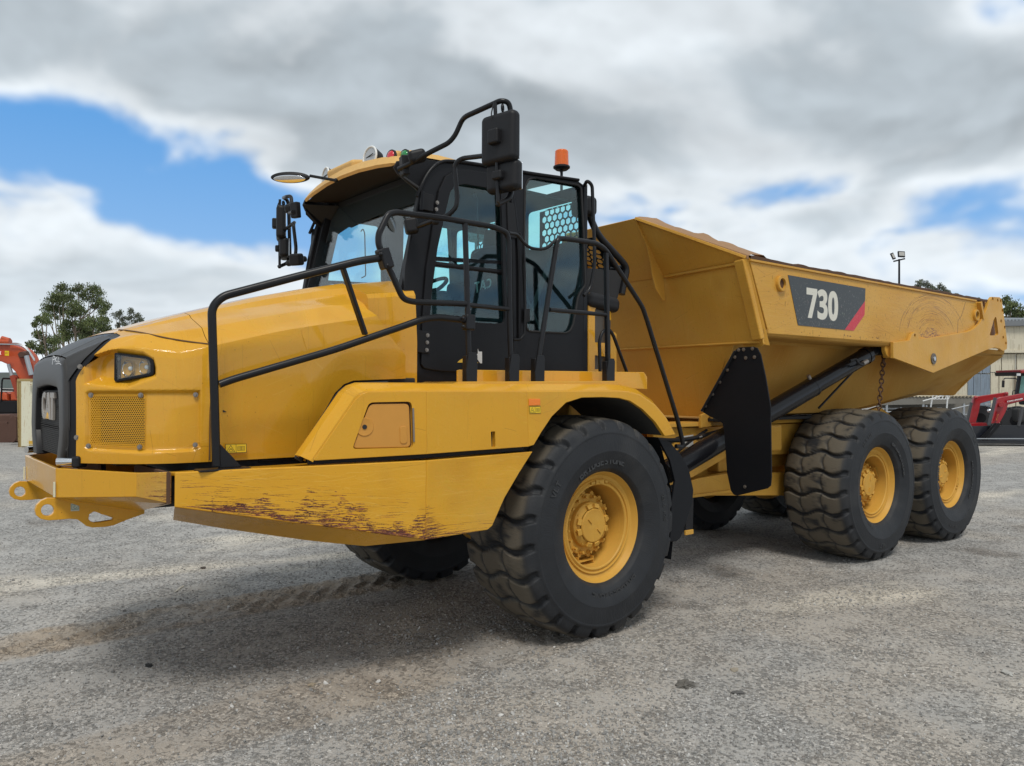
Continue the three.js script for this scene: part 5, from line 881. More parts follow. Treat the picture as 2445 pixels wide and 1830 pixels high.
// ── handrails
{
  const rails = (s, hood = true) => {
    const f = p => s > 0 ? p : mir(p), P = a => a.map(p => f(Fz(...p)));
    const g = group('handrail', truck);
    if (hood) {
    mesh('rail_tube', tube(P([[516, 1113, 1.085], [512, 960, 1.085], [507, 800, 1.087], [505, 735, 1.09], [530, 708, 1.10], [700, 663, 1.17], [860, 623, 1.27], [916, 615, 1.30]]), 0.0225, 0.06, 12), M.rail, g);
    mesh('rail_tube', tube(P([[523, 918, 1.085], [560, 905, 1.095], [800, 835, 1.18], [960, 780, 1.25], [1010, 762, 1.28], [1045, 757, 1.29], [1112, 765, 1.30]]), 0.0205, 0.08, 12), M.rail, g);
    mesh('rail_brace', [bar(...P([[818, 640, 1.23], [872, 800, 1.21]]), 0.022, 0.045, NZ, 0.008)], M.rail, g);
    const base = f(Fz(516, 1113, 1.085)); mesh('rail_foot', [box(base.x - 0.1, base.x + 0.17, 1.352, 1.364, base.z - 0.05, base.z + 0.05), plate([V(base.x + 0.01, 1.365, base.z), V(base.x + 0.135, 1.365, base.z), V(base.x + 0.012, 1.50, base.z)].map(p => { p.z += 0.006; return p; }), NZ, 0.012)], M.rail, g);
    }
    mesh('rail_tube', tube(P([[1112, 726, 1.3], [985, 721, 1.3], [962, 714, 1.3], [929, 642, 1.3], [903, 585, 1.3], [903, 560, 1.3], [926, 512, 1.3], [945, 507, 1.3], [1058, 521, 1.3], [1180, 542, 1.3], [1210, 556, 1.3], [1215, 575, 1.3], [1218, 800, 1.3], [1222, 908, 1.3]]), 0.0185, 0.05, 12), M.rail, g);
    mesh('rail_post', tube(P([[1110, 534, 1.3], [1116, 720, 1.3], [1121, 908, 1.3]]), 0.018, 0.05, 12), M.rail, g);
    mesh('rail_tube', tube(P([[1116, 728, 1.3], [1217, 739, 1.3]]), 0.015, 0.05, 10), M.rail, g);
    mesh('rail_clamp', [obox(f(Fz(918, 618, 1.3)).toArray(), [0.07, 0.12, 0.07], [0, 0, 0.35], 0.012), obox(f(Fz(1119, 770, 1.3)).toArray(), [0.07, 0.10, 0.06], [0, 0, 0], 0.012), ...[[910, 607], [925, 634], [1106, 760], [1106, 780]].map(p => ball(f(Fz(p[0], p[1], 1.33)), 0.013, 8))], M.rail, g);
    const g2 = group('handrail', truck);
    mesh('rail_tube', tube(P([[1284, 908, 1.3], [1287, 850, 1.3], [1328, 588, 1.3], [1332, 570, 1.3], [1350, 570, 1.3], [1424, 581, 1.3], [1446, 596, 1.3], [1534, 733, 1.3], [1545, 765, 1.3], [1617, 1000, 1.3], [1629, 1050, 1.3], [1632, 1068, 1.3], [1614, 1066, 1.29]]), 0.0185, 0.04, 12), M.rail, g2);
    mesh('rail_post', [bar(...P([[1452, 908, 1.3], [1447, 604, 1.3]]), 0.03, 0.036, NZ, 0.008)], M.rail, g2);
    mesh('rail_tube', tube(P([[1312, 740, 1.3], [1450, 752, 1.3]]), 0.016, 0.05, 10), M.rail, g2);
    for (const [X, gg] of [[1122, g], [1223, g], [1284, g2], [1453, g2]]) { const c = f(Fz(X, 880, 1.3)); mesh('post_socket', [plate([V(c.x - 0.045, 1.80, c.z), V(c.x - 0.02, 1.80, c.z), V(c.x + 0.035, 1.835, c.z), V(c.x + 0.038, 2.0, c.z), V(c.x + 0.028, 2.02, c.z), V(c.x - 0.03, 2.02, c.z), V(c.x - 0.052, 1.9, c.z)].map(p => { p.z += s * 0.032; return p; }), V(0, 0, s), 0.012), box(c.x - 0.04, c.x + 0.03, 1.80, 2.0, c.z - 0.03, c.z + 0.018)], M.rail, gg); }
    mesh('safety_chain', tube(P([[1214, 556, 1.3], [1236, 560, 1.28], [1248, 578, 1.27], [1266, 593, 1.28], [1300, 597, 1.29], [1328, 574, 1.3]]), 0.011, 0.05, 8), M.rail, g2);
  };
  rails(1);
}

// ── dump body on the rear module
const ZB = 1.42;
{
  const g = rearGroup('dump_body', truck);
  const yc = x => px(x, [[2.1, 1.53], [3, 1.545], [4.36, 1.553], [5.02, 1.655], [5.75, 1.753], [6.25, 1.822], [7.25, 1.933]]);
  const yf = x => Math.min(yc(x) - 0.012, px(x, [[2.1, 1.51], [4.4, 1.53], [5.3, 1.62], [6.1, 1.742], [7.25, 1.745]]));
  // side panel with its wear: one fitted texture
  const S = (X, Y) => Rz(X, Y, ZB);
  const side = [S(1789, 615), S(2338, 720), S(2350, 735), S(2300, 830), S(2136, 819), S(1836, 797)];
  const bb = new THREE.Box3().setFromPoints(side), toC = (X, Y, W, H) => { const p = S(X, Y); return [(p.x - bb.min.x) / (bb.max.x - bb.min.x) * W, (1 - (p.y - bb.min.y) / (bb.max.y - bb.min.y)) * H]; };
  const wear = canvasTex(2048, 512, (x, W, H) => {
    const R = rng(77); x.fillStyle = YB2; x.fillRect(0, 0, W, H);
    for (let i = 0; i < 60; i++) { const r = 50 + R() * 220, X = R() * W, Y = R() * H, gr = x.createRadialGradient(X, Y, 0, X, Y, r), cc = R() < 0.6 ? '206,172,112' : '160,104,30', al = 0.06 + 0.08 * R(); gr.addColorStop(0, `rgba(${cc},${al})`); gr.addColorStop(1, `rgba(${cc},0)`); x.fillStyle = gr; x.fillRect(X - r, Y - r, 2 * r, 2 * r); }
    for (let i = 0; i < 220; i++) { x.strokeStyle = R() < 0.6 ? `rgba(232,206,150,${0.1 + R() * 0.25})` : `rgba(100,62,24,${0.12 + R() * 0.3})`; x.lineWidth = 0.6 + R() * 1.4; const X = R() * W, Y = R() * H, l = 20 + R() * 180, t = (R() - 0.5) * 1.2; x.beginPath(); x.moveTo(X, Y); x.lineTo(X + l * Math.cos(t), Y + l * Math.sin(t)); x.stroke(); }
    for (let i = 0; i < 2600; i++) { x.fillStyle = `rgba(${70 + R() * 60 | 0},${45 + R() * 40 | 0},${20 + R() * 30 | 0},${0.12 + R() * 0.4})`; const l = 2 + R() * 10; x.fillRect(Math.pow(R(), 0.7) * W, R() * H, 1 + R() * 1.5, l); }
    for (let i = 0; i < 90; i++) { x.fillStyle = `rgba(60,38,20,${0.2 + R() * 0.4})`; x.fillRect(R() * W, R() * H, 1.5 + R() * 2, 8 + R() * 26); }
    // concentric scrape of a stockpile log or bucket
    const c = toC(2222, 806, W, H), e = toC(2280, 806, W, H), u = toC(2222, 706, W, H), rx = e[0] - c[0], ry = c[1] - u[1];
    for (let i = 0; i < 46; i++) { const k = 0.12 + 0.95 * i / 46 + R() * 0.03, a0 = Math.PI * (1.02 + R() * 0.35), a1 = Math.PI * (1.55 + R() * 0.42); x.strokeStyle = `rgba(${78 + R() * 40 | 0},${42 + R() * 25 | 0},${38 + R() * 22 | 0},${0.35 + R() * 0.5})`; x.lineWidth = 0.8 + R() * 3.2; x.beginPath(); const jx = (R() - 0.5) * 10, jr = 1 + (R() - 0.5) * 0.06; let a = a0; while (a < a1) { const st = 0.06 + R() * 0.25; if (R() < 0.72) { x.lineWidth = 0.6 + R() * 4.2 * R(); x.beginPath(); x.ellipse(c[0] + k * 40 + jx, c[1] + 6, rx * k * 1.25 * jr, ry * k * jr, 0, a, Math.min(a1, a + st)); x.stroke(); } a += st; } }
    for (let i = 0; i < 160; i++) { const a = Math.PI * (1 + R()), k = Math.pow(R(), 0.7); x.fillStyle = `rgba(${85 + R() * 30 | 0},${55 + R() * 20 | 0},${52 + R() * 20 | 0},${0.25 + R() * 0.4})`; x.beginPath(); x.ellipse(c[0] + Math.cos(a) * rx * 0.38 * k, c[1] + 6 + Math.sin(a) * ry * 0.24 * k, 2 + R() * 9, 1 + R() * 3, 0, 0, 7); x.fill(); }
    x.strokeStyle = 'rgba(85,50,42,0.8)'; x.lineWidth = 4; x.beginPath(); x.moveTo(...toC(2306, 722, W, H)); x.lineTo(...toC(2296, 755, W, H)); x.lineTo(...toC(2288, 766, W, H)); x.lineTo(...toC(2287, 796, W, H)); x.stroke();
    for (let i = 0; i < 12; i++) { const t = R(), q = toC(1842 + t * 280, 798 + t * 16, W, H); x.fillStyle = `rgba(70,42,22,${0.3 + R() * 0.5})`; x.beginPath(); x.ellipse(q[0], q[1] - R() * 26, 2 + R() * 6, 2 + R() * 4, 0, 0, 7); x.fill(); }
  }, { clamp: true });
  const M_side = M.bodyYellow.clone(); M_side.map = wear;
  for (const s of [1, -1]) {
    const f = p => s > 0 ? p.clone() : mir(p);
    mesh('body_side', plate(side.map(f), V(0, 0, s), 0.03, { fit: true, bevel: 0.006 }), s > 0 ? M_side : M.bodyYellow, g);
    // rolled lower lip, sloping lower flank and floor edge
    const st = [1.995, 2.5, 3, 3.7, 4.36, 5.02, 5.75, 6.25, 6.85, 7.25];
    const zi = x => px(x, [[2, 1.10], [4.4, 1.10], [5.3, 1.22], [7.25, 1.385]]), zc = x => px(x, [[2, 0.70], [4, 0.80], [5.02, 0.95], [7.25, 1.0]]);
    mesh('body_flank', boxUV(loft(st.map(x => { const t = clamp((x - 2.0) / 0.5), e = sstep(6.6, 7.25, x) * 0.17, k = 1 - t, Z = zi(x), Q = zc(x); return [V(x + e, 2.33, ZB - 0.002), V(x + e, 2.30, ZB - 0.004), V(x + e, 2.278, ZB - 0.015), V(x + e, 2.266, ZB - 0.04), V(x + e, 2.262, Z + 0.02), V(x + e, 2.235, Z - 0.01), V(x + 0.07 * k + e * 0.5, lerp(2.23, yc(x), 0.5), lerp(Z, Q, 0.5)), V(x + 0.2 * k + e * 0.2, yc(x), Q), V(x + 0.21 * k, yf(x), Q - 0.12), V(x + 0.21 * k, yf(x), 0)].map(f); }), { crease: 0.35 })), M.flank, g);
    mesh('corner_plate', plate([V(1.772, 2.94, 1.375), V(1.786, 2.94, 1.42), V(2.10, 2.19, 1.42), V(1.995, 2.2, 1.38)].map(f), V(-1, -0.3, 0.4 * s), 0.012), M.bodyYellow, g);
    // top rail, rusty and dented
    const rail = [], R = rng(9 + s); for (let i = 0; i <= 60; i++) { const x = lerp(1.80, 6.95, i / 60), j = (R() - 0.5) * 0.012; rail.push([V(x, 2.925, ZB + 0.012), V(x, 2.952 + j, ZB + 0.014), V(x, 2.962 + j, ZB - 0.01), V(x, 2.958 + j * 0.5, ZB - 0.075), V(x, 2.90, ZB - 0.075)].map(f)); }
    mesh('top_rail', boxUV(loft(rail)), M.rust, g);
    mesh('rail_edge', [bar(f(V(1.80, 2.917, ZB + 0.004)), f(V(6.5, 2.917, ZB + 0.004)), 0.024, 0.02)], M.bodyYellow, g);
    // tail reinforcement plate
    const T = (X, Y) => f(Rz(X, Y, 1.455));
    const tail = [[2134, 818], [2173, 813], [2178, 798], [2185, 793], [2191, 798], [2195, 810], [2245, 804], [2291, 796], [2310, 792.5], [2325, 786], [2338, 774], [2350, 755], [2358, 735], [2363, 718], [2370, 709], [2388, 710], [2393, 716], [2400, 770], [2406, 818], [2405, 834], [2396, 839], [2388, 833], [2376, 830.5], [2362, 834], [2229, 891], [2134, 855]].map(p => T(...p));
    const circ = [[2185, 801, 0.022], [2371, 714, 0.026], [2383, 717.5, 0.026], [2390, 719, 0.026], [2394, 742, 0.026], [2391, 767, 0.026], [2399.5, 782, 0.026], [2396, 806, 0.026], [2402.5, 820, 0.026]].map(p => [T(p[0], p[1]), p[2]]);
    const tri = [[2363, 802], [2373, 764], [2377, 756], [2380, 758], [2385, 798], [2382, 802]].map(p => T(...p)); tri.round = 0.03;
    mesh('tail_plate', plate(tail, V(0, 0, s), 0.035, { holes: [tri], circles: circ, bevel: 0.004 }), M.bodyYellow, g);
    mesh('tail_web', [plate([T(2366, 716), T(2392, 722), T(2404, 832), T(2362, 830), T(2340, 800)].map(p => { p.z -= s * 0.10; return p; }), V(0, 0, s), 0.02), plate([T(2136, 820), T(2136, 854), T(2136, 854), T(2136, 820)].map((p, i) => { if (i > 1) p.z -= s * 0.12; return p; }), V(-1, 0, 0), 0.01)], M.bodyYellow, g);
    const pv = T(2228.5, 857); mesh('pivot_boss', [cyl(pv.clone().add(V(0, 0, -s * 0.01)), pv.clone().add(V(0, 0, s * 0.012)), 0.062, 0.062, 28)], std([0.12, 0.1, 0.08], 0.5), g); mesh('pivot_pin', [cyl(pv.clone(), pv.clone().add(V(0, 0, s * 0.022)), 0.026, 0.024, 20)], M.steel, g);
    for (const [X, Y] of [[1863, 678], [2329, 753]]) { const c = f(S(X, Y)); mesh('side_socket', (() => { const q = lathe([[0.048, 0], [0.048, 0.03], [0.068, 0.03], [0.072, 0.024], [0.072, 0]], 32); if (s < 0) q.rotateY(Math.PI); q.translate(c.x, c.y, c.z); return q; })(), M.bodyYellow, g); mesh('socket_bore', cyl(c.clone(), c.clone().add(V(0, 0, s * 0.006)), 0.048, 0.048, 24), M.rust, g); }
    mesh('stiffener', [bar(f(Rz(2338, 722, ZB + 0.02)), f(Rz(2345, 762, ZB + 0.02)), 0.05, 0.06, NZ)], M.bodyYellow, g);
    // lower tail: cheeks that close the slope to the floor
    const ck = [V(5.3, 2.02, 1.40), V(6.88, 2.34, 1.41), V(7.42, 2.36, 1.36), V(7.3, 1.95, 1.03), V(7.22, 1.75, 0.86), V(6.1, 1.75, 0.86), V(5.75, 1.755, 1.0)].map(f);
    void ck;
    mesh('tail_edge', [bar(f(V(7.43, 2.36, 1.37)), f(V(7.28, 1.94, 1.02)), 0.05, 0.03), bar(f(V(7.28, 1.94, 1.02)), f(V(7.24, 1.745, 0.85)), 0.05, 0.03)], M.bodyYellow, g);
  }
  mesh('tail_lip', box(7.18, 7.27, 1.735, 1.78, -0.86, 0.86, 0.01), M.bodyYellow, g);
  // headboard
  const PK = V(1.40, 3.387, 0.464), rx = z => V(1.80, 2.865 + 0.035 * Math.abs(z) / 1.36, z), fo = z => V(1.985, 2.215, z), CT = V(1.79, 2.945, ZB);
  mesh('headboard', plate([rx(-1.38), rx(1.38), fo(1.41), fo(-1.41)], V(-1, -0.3, 0), 0.014, { bevel: 0.002 }), M.bodyYellow, g);
  mesh('headboard_lower', plate([fo(-1.40), fo(1.40), V(1.99, 2.20, 1.12), V(2.20, 1.53, 0.69), V(2.20, 1.53, -0.69), V(1.99, 2.20, -1.12)], V(-1, -0.3, 0), 0.014, { bevel: 0.002 }), M.bodyYellow, g);
  mesh('headboard_canopy', plate([rx(-0.464), rx(0.464), PK, mir(PK)], V(-1, -0.5, 0), 0.012, { bevel: 0.002 }), M.bodyYellow, g);
  for (const s of [1, -1]) {
    const f = p => s > 0 ? p.clone() : mir(p);
    mesh('headboard_wing', plate([rx(0.464), rx(1.38), V(1.785, 2.945, 1.40), PK].map(f), V(-1, -0.5, 0.3 * s), 0.012, { bevel: 0.002 }), M.bodyYellow, g);
    // top lid with caked dirt
    const lid = [], R = rng(31); for (let i = 0; i <= 24; i++) { const t = i / 24, p = PK.clone().lerp(CT, t), j = R() * 0.008, lump = 0.03 * Math.exp(-(((t - 0.52) / 0.05) ** 2)) + 0.02 * Math.exp(-(((t - 0.1) / 0.05) ** 2)) + 0.012 * Math.exp(-(((t - 0.72) / 0.08) ** 2)); lid.push([p.clone().add(V(0, -0.02, 0)), p.clone().add(V(0, 0.012, 0)), p.clone().add(V(0.05, 0.02 + j + lump * 0.5, 0)), p.clone().add(V(lerp(0.16, 0.22, t), 0.03 + j + lump, 0)), p.clone().add(V(lerp(0.3, 0.3, t), 0.0, 0))].map(f)); }
    mesh('headboard_lid', boxUV(loft(lid)), std([0.36, 0.21, 0.11], 0.85, { map: grimeMap }), g);
    mesh('lid_edge', [bar(f(PK.clone().add(V(-0.01, 0, 0))), f(CT.clone().add(V(-0.01, -0.005, -0.02))), 0.02, 0.026)], M.bodyYellow, g);
    const gs = [[1518, 526], [1527, 548], [1545, 588], [1554, 625], [1558, 655], [1566, 690], [1583, 718], [1589, 718], [1585, 662], [1572, 600], [1552, 548]].map(p => f(Rz(p[0], p[1], 0.464)));
    mesh('gusset', plate(gs, V(0, 0, s), 0.012, { bevel: 0.002 }), M.bodyYellow, g);
    mesh('head_rib', [bar(f(rx(0.48).add(V(-0.012, 0, 0))), f(rx(1.36).add(V(-0.012, 0, 0))), 0.03, 0.022)], M.bodyYellow, g);
    mesh('corner_post', [bar(f(V(1.775, 2.93, 1.34)), f(V(1.985, 2.24, 1.385)), 0.06, 0.10, NZ, 0.012), plate([V(1.965, 2.33, 1.30), V(1.955, 2.33, 1.43), V(1.99, 2.19, 1.43), V(2.01, 2.175, 1.40), V(2.0, 2.18, 1.2)].map(f), V(-1, -0.2, 0), 0.02, { round: 0.015 })], M.bodyYellow, g);
    mesh('drain_hook', tube([[1640, 885], [1652, 879], [1662, 882]].map(p => f(Rx(p[0], p[1], 2.07))), 0.012, 0.02), M.rust, g);
    // black deflector flap, bolted along the slanted edge
    const xf = 1.925, fl = [[1757, 835], [1764, 830], [1798, 828], [1808, 831], [1816, 846], [1828, 900], [1840, 972], [1842, 1140], [1840, 1160], [1832, 1167], [1760, 1184], [1752, 1182], [1745, 1172], [1736, 1130], [1729, 1030], [1725, 1012], [1714, 1003], [1695, 995], [1682, 987], [1675, 982]].map(p => f(Rx(p[0], p[1], xf)));
    mesh('deflector_flap', plate(fl, V(-1, 0, 0), 0.014, { bevel: 0.003 }), M.rubberFlap, g);
    mesh('flap_strip', [bar(f(Rx(1757, 838, xf - 0.01)), f(Rx(1677, 982, xf - 0.01)), 0.008, 0.05, NX)], M.matt, g);
    for (const q of [[1764, 836], [1776, 835], [1797, 833], [1755, 853], [1781, 855], [1802, 853], [1737, 884], [1719, 913], [1702, 942], [1685, 970], [1677, 980], [1779, 1163]].map(p => f(Rx(p[0], p[1], xf)))) mesh('flap_bolt', bolts([q], V(-1, 0, 0), 0.011, 0.01), M.boltM, g);
  }
  mesh('body_front_lip', [tube([fo(-1.40), fo(1.40)].map(p => p.add(V(-0.004, 0, 0))), 0.012)], M.bodyYellow, g);
  // numeral plate
  const dp = [[1882, 657], [2067, 689], [2065, 752], [2039, 790], [1906, 777]].map(p => Rz(p[0], p[1], ZB + 0.004)), db = new THREE.Box3().setFromPoints(dp);
  const dC = (X, Y, W, H) => { const p = Rz(X, Y, ZB + 0.004); return [(p.x - db.min.x) / (db.max.x - db.min.x) * W, (1 - (p.y - db.min.y) / (db.max.y - db.min.y)) * H]; };
  const T_num = canvasTex(1024, 512, (x, W, H) => {
    const R = rng(730); x.fillStyle = '#3c4042'; x.fillRect(0, 0, W, H);
    x.fillStyle = '#c8313f'; x.beginPath(); for (const [i, p] of [[2068, 716], [2068, 800], [2012, 800], [2018, 787]].entries()) { const q = dC(p[0], p[1], W, H); i ? x.lineTo(...q) : x.moveTo(...q); } x.fill();
    const a = dC(1926, 687, W, H), b = dC(2002, 765, W, H); x.fillStyle = '#d8d4c6'; x.font = 'bold 200px sans-serif'; const m = x.measureText('730').width; x.save(); x.translate(a[0], b[1]); x.scale((b[0] - a[0]) / m, (b[1] - a[1]) / 146); x.fillText('730', 0, 0); x.lineWidth = 9; x.strokeStyle = '#d8d4c6'; x.strokeText('730', 0, 0); x.restore();
    for (let i = 0; i < 1500; i++) { const t = R(), up = Math.pow(R(), 0.6); x.fillStyle = `rgba(${215 + R() * 30 | 0},${205 + R() * 30 | 0},${185 + R() * 30 | 0},${0.15 + R() * 0.6})`; x.fillRect(t * W, up * H, 0.8 + R() * 2, 1 + R() * (R() < 0.12 ? 22 : 7)); }
    for (let i = 0; i < 260; i++) { x.fillStyle = `rgba(90,50,30,${0.3 + R() * 0.4})`; x.fillRect(R() * W, R() * H, 1 + R() * 2, 3 + R() * 9); }
  }, { clamp: true });
  mesh('number_decal', plate(dp, NZ, 0.003, { fit: true, bevel: 0 }), std(0xffffff, 0.45, { map: T_num }), g);
  mesh('number_decal', plate(dp.map(mir), V(0, 0, -1), 0.003, { fit: true, bevel: 0 }), std([0.05, 0.055, 0.06], 0.45), g);
}
// ── rear frame, hitch, axles
{
  const g = rearGroup('rear_frame', truck);
  for (const s of [1, -1]) {
    const zf = 0.62, f = p => s > 0 ? p : mir(p), Q = (a, z = zf) => a.map(p => f(Rz(p[0], p[1], z)));
    mesh('frame_plate', plate(Q([[1560, 1020], [1640, 1022], [1730, 1018], [1900, 1012], [2010, 1010], [2010, 1080], [1740, 1090], [1655, 1140], [1600, 1160], [1560, 1160]]), V(0, 0, s), 0.08, { bevel: 0.006 }), M.bodyYellow, g);
    mesh('frame_plate', plate(Q([[1640, 1152], [1672, 1142], [1745, 1130], [1920, 1128], [1920, 1184], [1640, 1184]]), V(0, 0, s), 0.08, { bevel: 0.006 }), M.bodyYellow, g);
    mesh('frame_flange', [box(1.75, 2.85, 0.755, 0.785, s * 0.30, s * (zf + 0.02)), box(1.4, 6.6, 1.44, 1.48, s * 0.4, s * (zf + 0.05))], M.bodyYellow, g);
    mesh('frame_bracket', plate(Q([[1674, 992], [1690, 985], [1704, 988], [1704, 1018], [1674, 1022]], 0.7), V(0, 0, s), 0.03, { circles: [[Q([[1694, 1003]], 0.7)[0], 0.03]] }), M.bodyYellow, g);
    mesh('frame_box', [box(2.95, 3.28, 1.16, 1.44, s * 0.5, s * 0.8, 0.03)], M.bodyYellow, g);
    mesh('frame_rubber', [box(2.2, 4.6, 1.485, 1.515, s * 0.55, s * 0.80, 0.008)], M.matt, g);
    mesh('frame_rear', plate([V(4.2, 1.52, 0.8), V(4.9, 1.53, 0.8), V(5.35, 1.6, 0.8), V(5.6, 1.5, 0.8), V(5.55, 1.0, 0.8), V(4.4, 1.0, 0.8)].map(f), V(0, 0, s), 0.06), M.bodyYellow, g);
    mesh('suspension_beam', [bar(f(V(4.177, 0.95, 0.62)), f(V(5.966, 0.95, 0.62)), 0.14, 0.22)], M.black, g);
    if (s > 0) {
      mesh('data_plate', sticker(...Q([[1624, 1043], [1655, 1038], [1655, 1066], [1624, 1070]], zf + 0.012)), std([0.5, 0.5, 0.48], 0.4), g);
      mesh('hydraulic_hose', tube([[1560, 1049, 0.85], [1605, 1053, 0.85], [1650, 1049, 0.82], [1690, 1038, 0.78], [1735, 1026, 0.7]].map(p => Rz(...p)), 0.021, 0.2), M.plastic, g);
      for (const [k, z, r] of [[0, 0.55, 0.018], [1, 0.42, 0.022], [2, 0.66, 0.014]]) mesh('hydraulic_hose', tube([V(0.85, 1.36 - 0.06 * k, z), V(1.15, 1.22 - 0.05 * k, z + 0.05), V(1.5, 1.2 - 0.04 * k, z + 0.08), V(1.85, 1.36 - 0.03 * k, z + 0.06), V(2.2, 1.4, z)], r, 0.18), M.plastic, g);
      mesh('hose_ferrule', cyl(Rz(1666, 1046.5, 0.805), Rz(1673, 1044.5, 0.80), 0.025, 0.025, 12), M.steel, g);
      mesh('step_strap', [bar(Rz(1647, 1190, 0.95), Rz(1645, 1268, 0.95), 0.012, 0.10, NX)], M.plastic, g);
      mesh('step_end', [bar(Rz(1645, 1266, 0.96), Rz(1645, 1277, 0.96), 0.02, 0.11, NX)], M.wheelYellow, g);
    }
  }
  mesh('hitch', [cyl(V(1.25, 0.7, 0), V(1.25, 1.5, 0), 0.16, 0.16, 24), box(0.6, 1.6, 0.8, 1.4, -0.3, 0.3, 0.03), box(1.3, 3.0, 0.85, 1.42, -0.36, 0.36, 0.02)], M.bodyYellow, g);
  mesh('frame_spine', [box(2.6, 6.4, 0.95, 1.5, -0.5, 0.5, 0.02)], M.bodyYellow, g);
  for (const x of [4.177, 5.966]) mesh('axle', [cyl(V(x, WY, -0.85), V(x, WY, 0.85), 0.16, 0.16, 20), ball(V(x, WY, 0), 0.3, 20)], M.bodyYellow, g);
}
mesh('front_axle', [cyl(V(0, WY, -0.85), V(0, WY, 0.85), 0.17, 0.17, 20), ball(V(0, WY, 0), 0.32, 20), box(-1.0, 0.95, 0.9, 1.5, -0.62, 0.62, 0.03)], M.bodyYellow, truck);
// ── hoist cylinders
for (const s of [1, -1]) {
  const g = rearGroup('hoist_cylinder', truck), f = p => s > 0 ? p : mir(p), z = 1.235;
  const a0 = Rz(1590, 1130, 0.85), d0 = Rz(2098, 832, 1.27), onLine = X => { let best = 0, e = 1e9; for (let i = 0; i <= 400; i++) { const q = a0.clone().lerp(d0, i / 400).applyMatrix4(RM).project(camera), r = Math.abs((q.x + 1) / 2 * PW - X); if (r < e) { e = r; best = i / 400; } } return a0.clone().lerp(d0, best); };
  const a = f(a0.clone()), b = f(onLine(1938)), c = f(onLine(2072)), d = f(d0.clone());
  mesh('cylinder_barrel', [cyl(a, b, 0.098, 0.098, 32)], M.cylinder, g);
  mesh('cylinder_stage', [cyl(b, c, 0.086, 0.086, 32)], M.cylinder, g);
  mesh('cylinder_collar', [cyl(b.clone().lerp(a, 0.004), b.clone().lerp(c, 0.03), 0.1, 0.1, 32), cyl(c.clone().lerp(b, 0.06), c, 0.092, 0.09, 32)], M.cylinder, g);
  mesh('cylinder_eye', [cyl(c, d, 0.05, 0.05, 16), cyl(d.clone().add(V(0, 0, -0.07)), d.clone().add(V(0, 0, 0.07)), 0.08, 0.08, 24)], M.black, g);
  mesh('eye_bracket', [cyl(d.clone().add(V(0, 0, 0.08 * s)), d.clone().add(V(0, 0, 0.12 * s)), 0.1, 0.1, 28), box(d.x - 0.12, d.x + 0.25, d.y + 0.02, d.y + 0.16, d.z - 0.2 * s, d.z + 0.12 * s, 0.02)], M.bodyYellow, g);
  mesh('cylinder_hose', tube([[2030, 862, 1.3], [2045, 858, 1.32], [2050, 868, 1.34], [2058, 872, 1.34], [2066, 866, 1.32]].map(p => f(Rz(...p))), 0.014, 0.04), M.plastic, g);
  mesh('hose_fitting', [cyl(f(Rz(2060, 869, 1.33)), f(Rz(2070, 863, 1.33)), 0.024, 0.024, 12), cyl(f(Rz(1934, 905, 1.18)), f(Rz(1930, 897, 1.18)), 0.018, 0.018, 10)], M.boltM, g);
  mesh('prop_rod', [tube([[1955, 975, 1.02], [2040, 885, 1.1]].map(p => f(Rz(...p))), 0.012)], M.black, g);
}
// ── body prop chain
{
  const g = rearGroup('body_chain', truck), a = Rz(2112, 838, 1.28), b = Rz(2098, 988, 1.28), n = 15;
  mesh('chain_shackle', [tube([[2102, 838], [2118, 832], [2124, 838], [2116, 848], [2108, 862], [2113, 870]].map(p => Rz(p[0], p[1], 1.29)), 0.016, 0.03)], M.rust, g);
  for (let i = 0; i < n; i++) { const p = a.clone().lerp(b, (i + 1.3) / n), L = a.distanceTo(b) / n; const t = new THREE.TorusGeometry(0.027, 0.0085, 6, 14); t.scale(0.8, L / 0.054 * 1.22, 1); t.rotateY(i & 1 ? 0.3 : 0.3 + Math.PI / 2); t.translate(p.x, p.y, p.z); mesh('chain_link', t, M.rust, g); }
}

// ═════════ background
const FW = V(0, 0, -1).transformDirection(camera.matrixWorld).setY(0).normalize(), RT = V(1, 0, 0).transformDirection(camera.matrixWorld).setY(0).normalize();
const toCam = FW.clone().negate();
const face = (a, d, th, o) => plate(a.map(p => at(p[0], p[1], d)), toCam, th, o);     // plate standing square to the view line at distance d
const under = (p, y = 0) => V(p.x, y, p.z);
M.orange = phy([0.55, 0.085, 0.022], 0.5, { map: grimeMap, clearcoat: 0.2 });
M.orangeDull = std([0.34, 0.05, 0.02], 0.6, { map: grimeMap });
M.brown = std([0.10, 0.05, 0.036], 0.8, { map: grimeMap });
M.red = phy([0.33, 0.008, 0.012], 0.35, { clearcoat: 0.6, clearcoatRoughness: 0.15 });
const flat = (w, h, fn) => canvasTex(w, h, fn, { clamp: true });

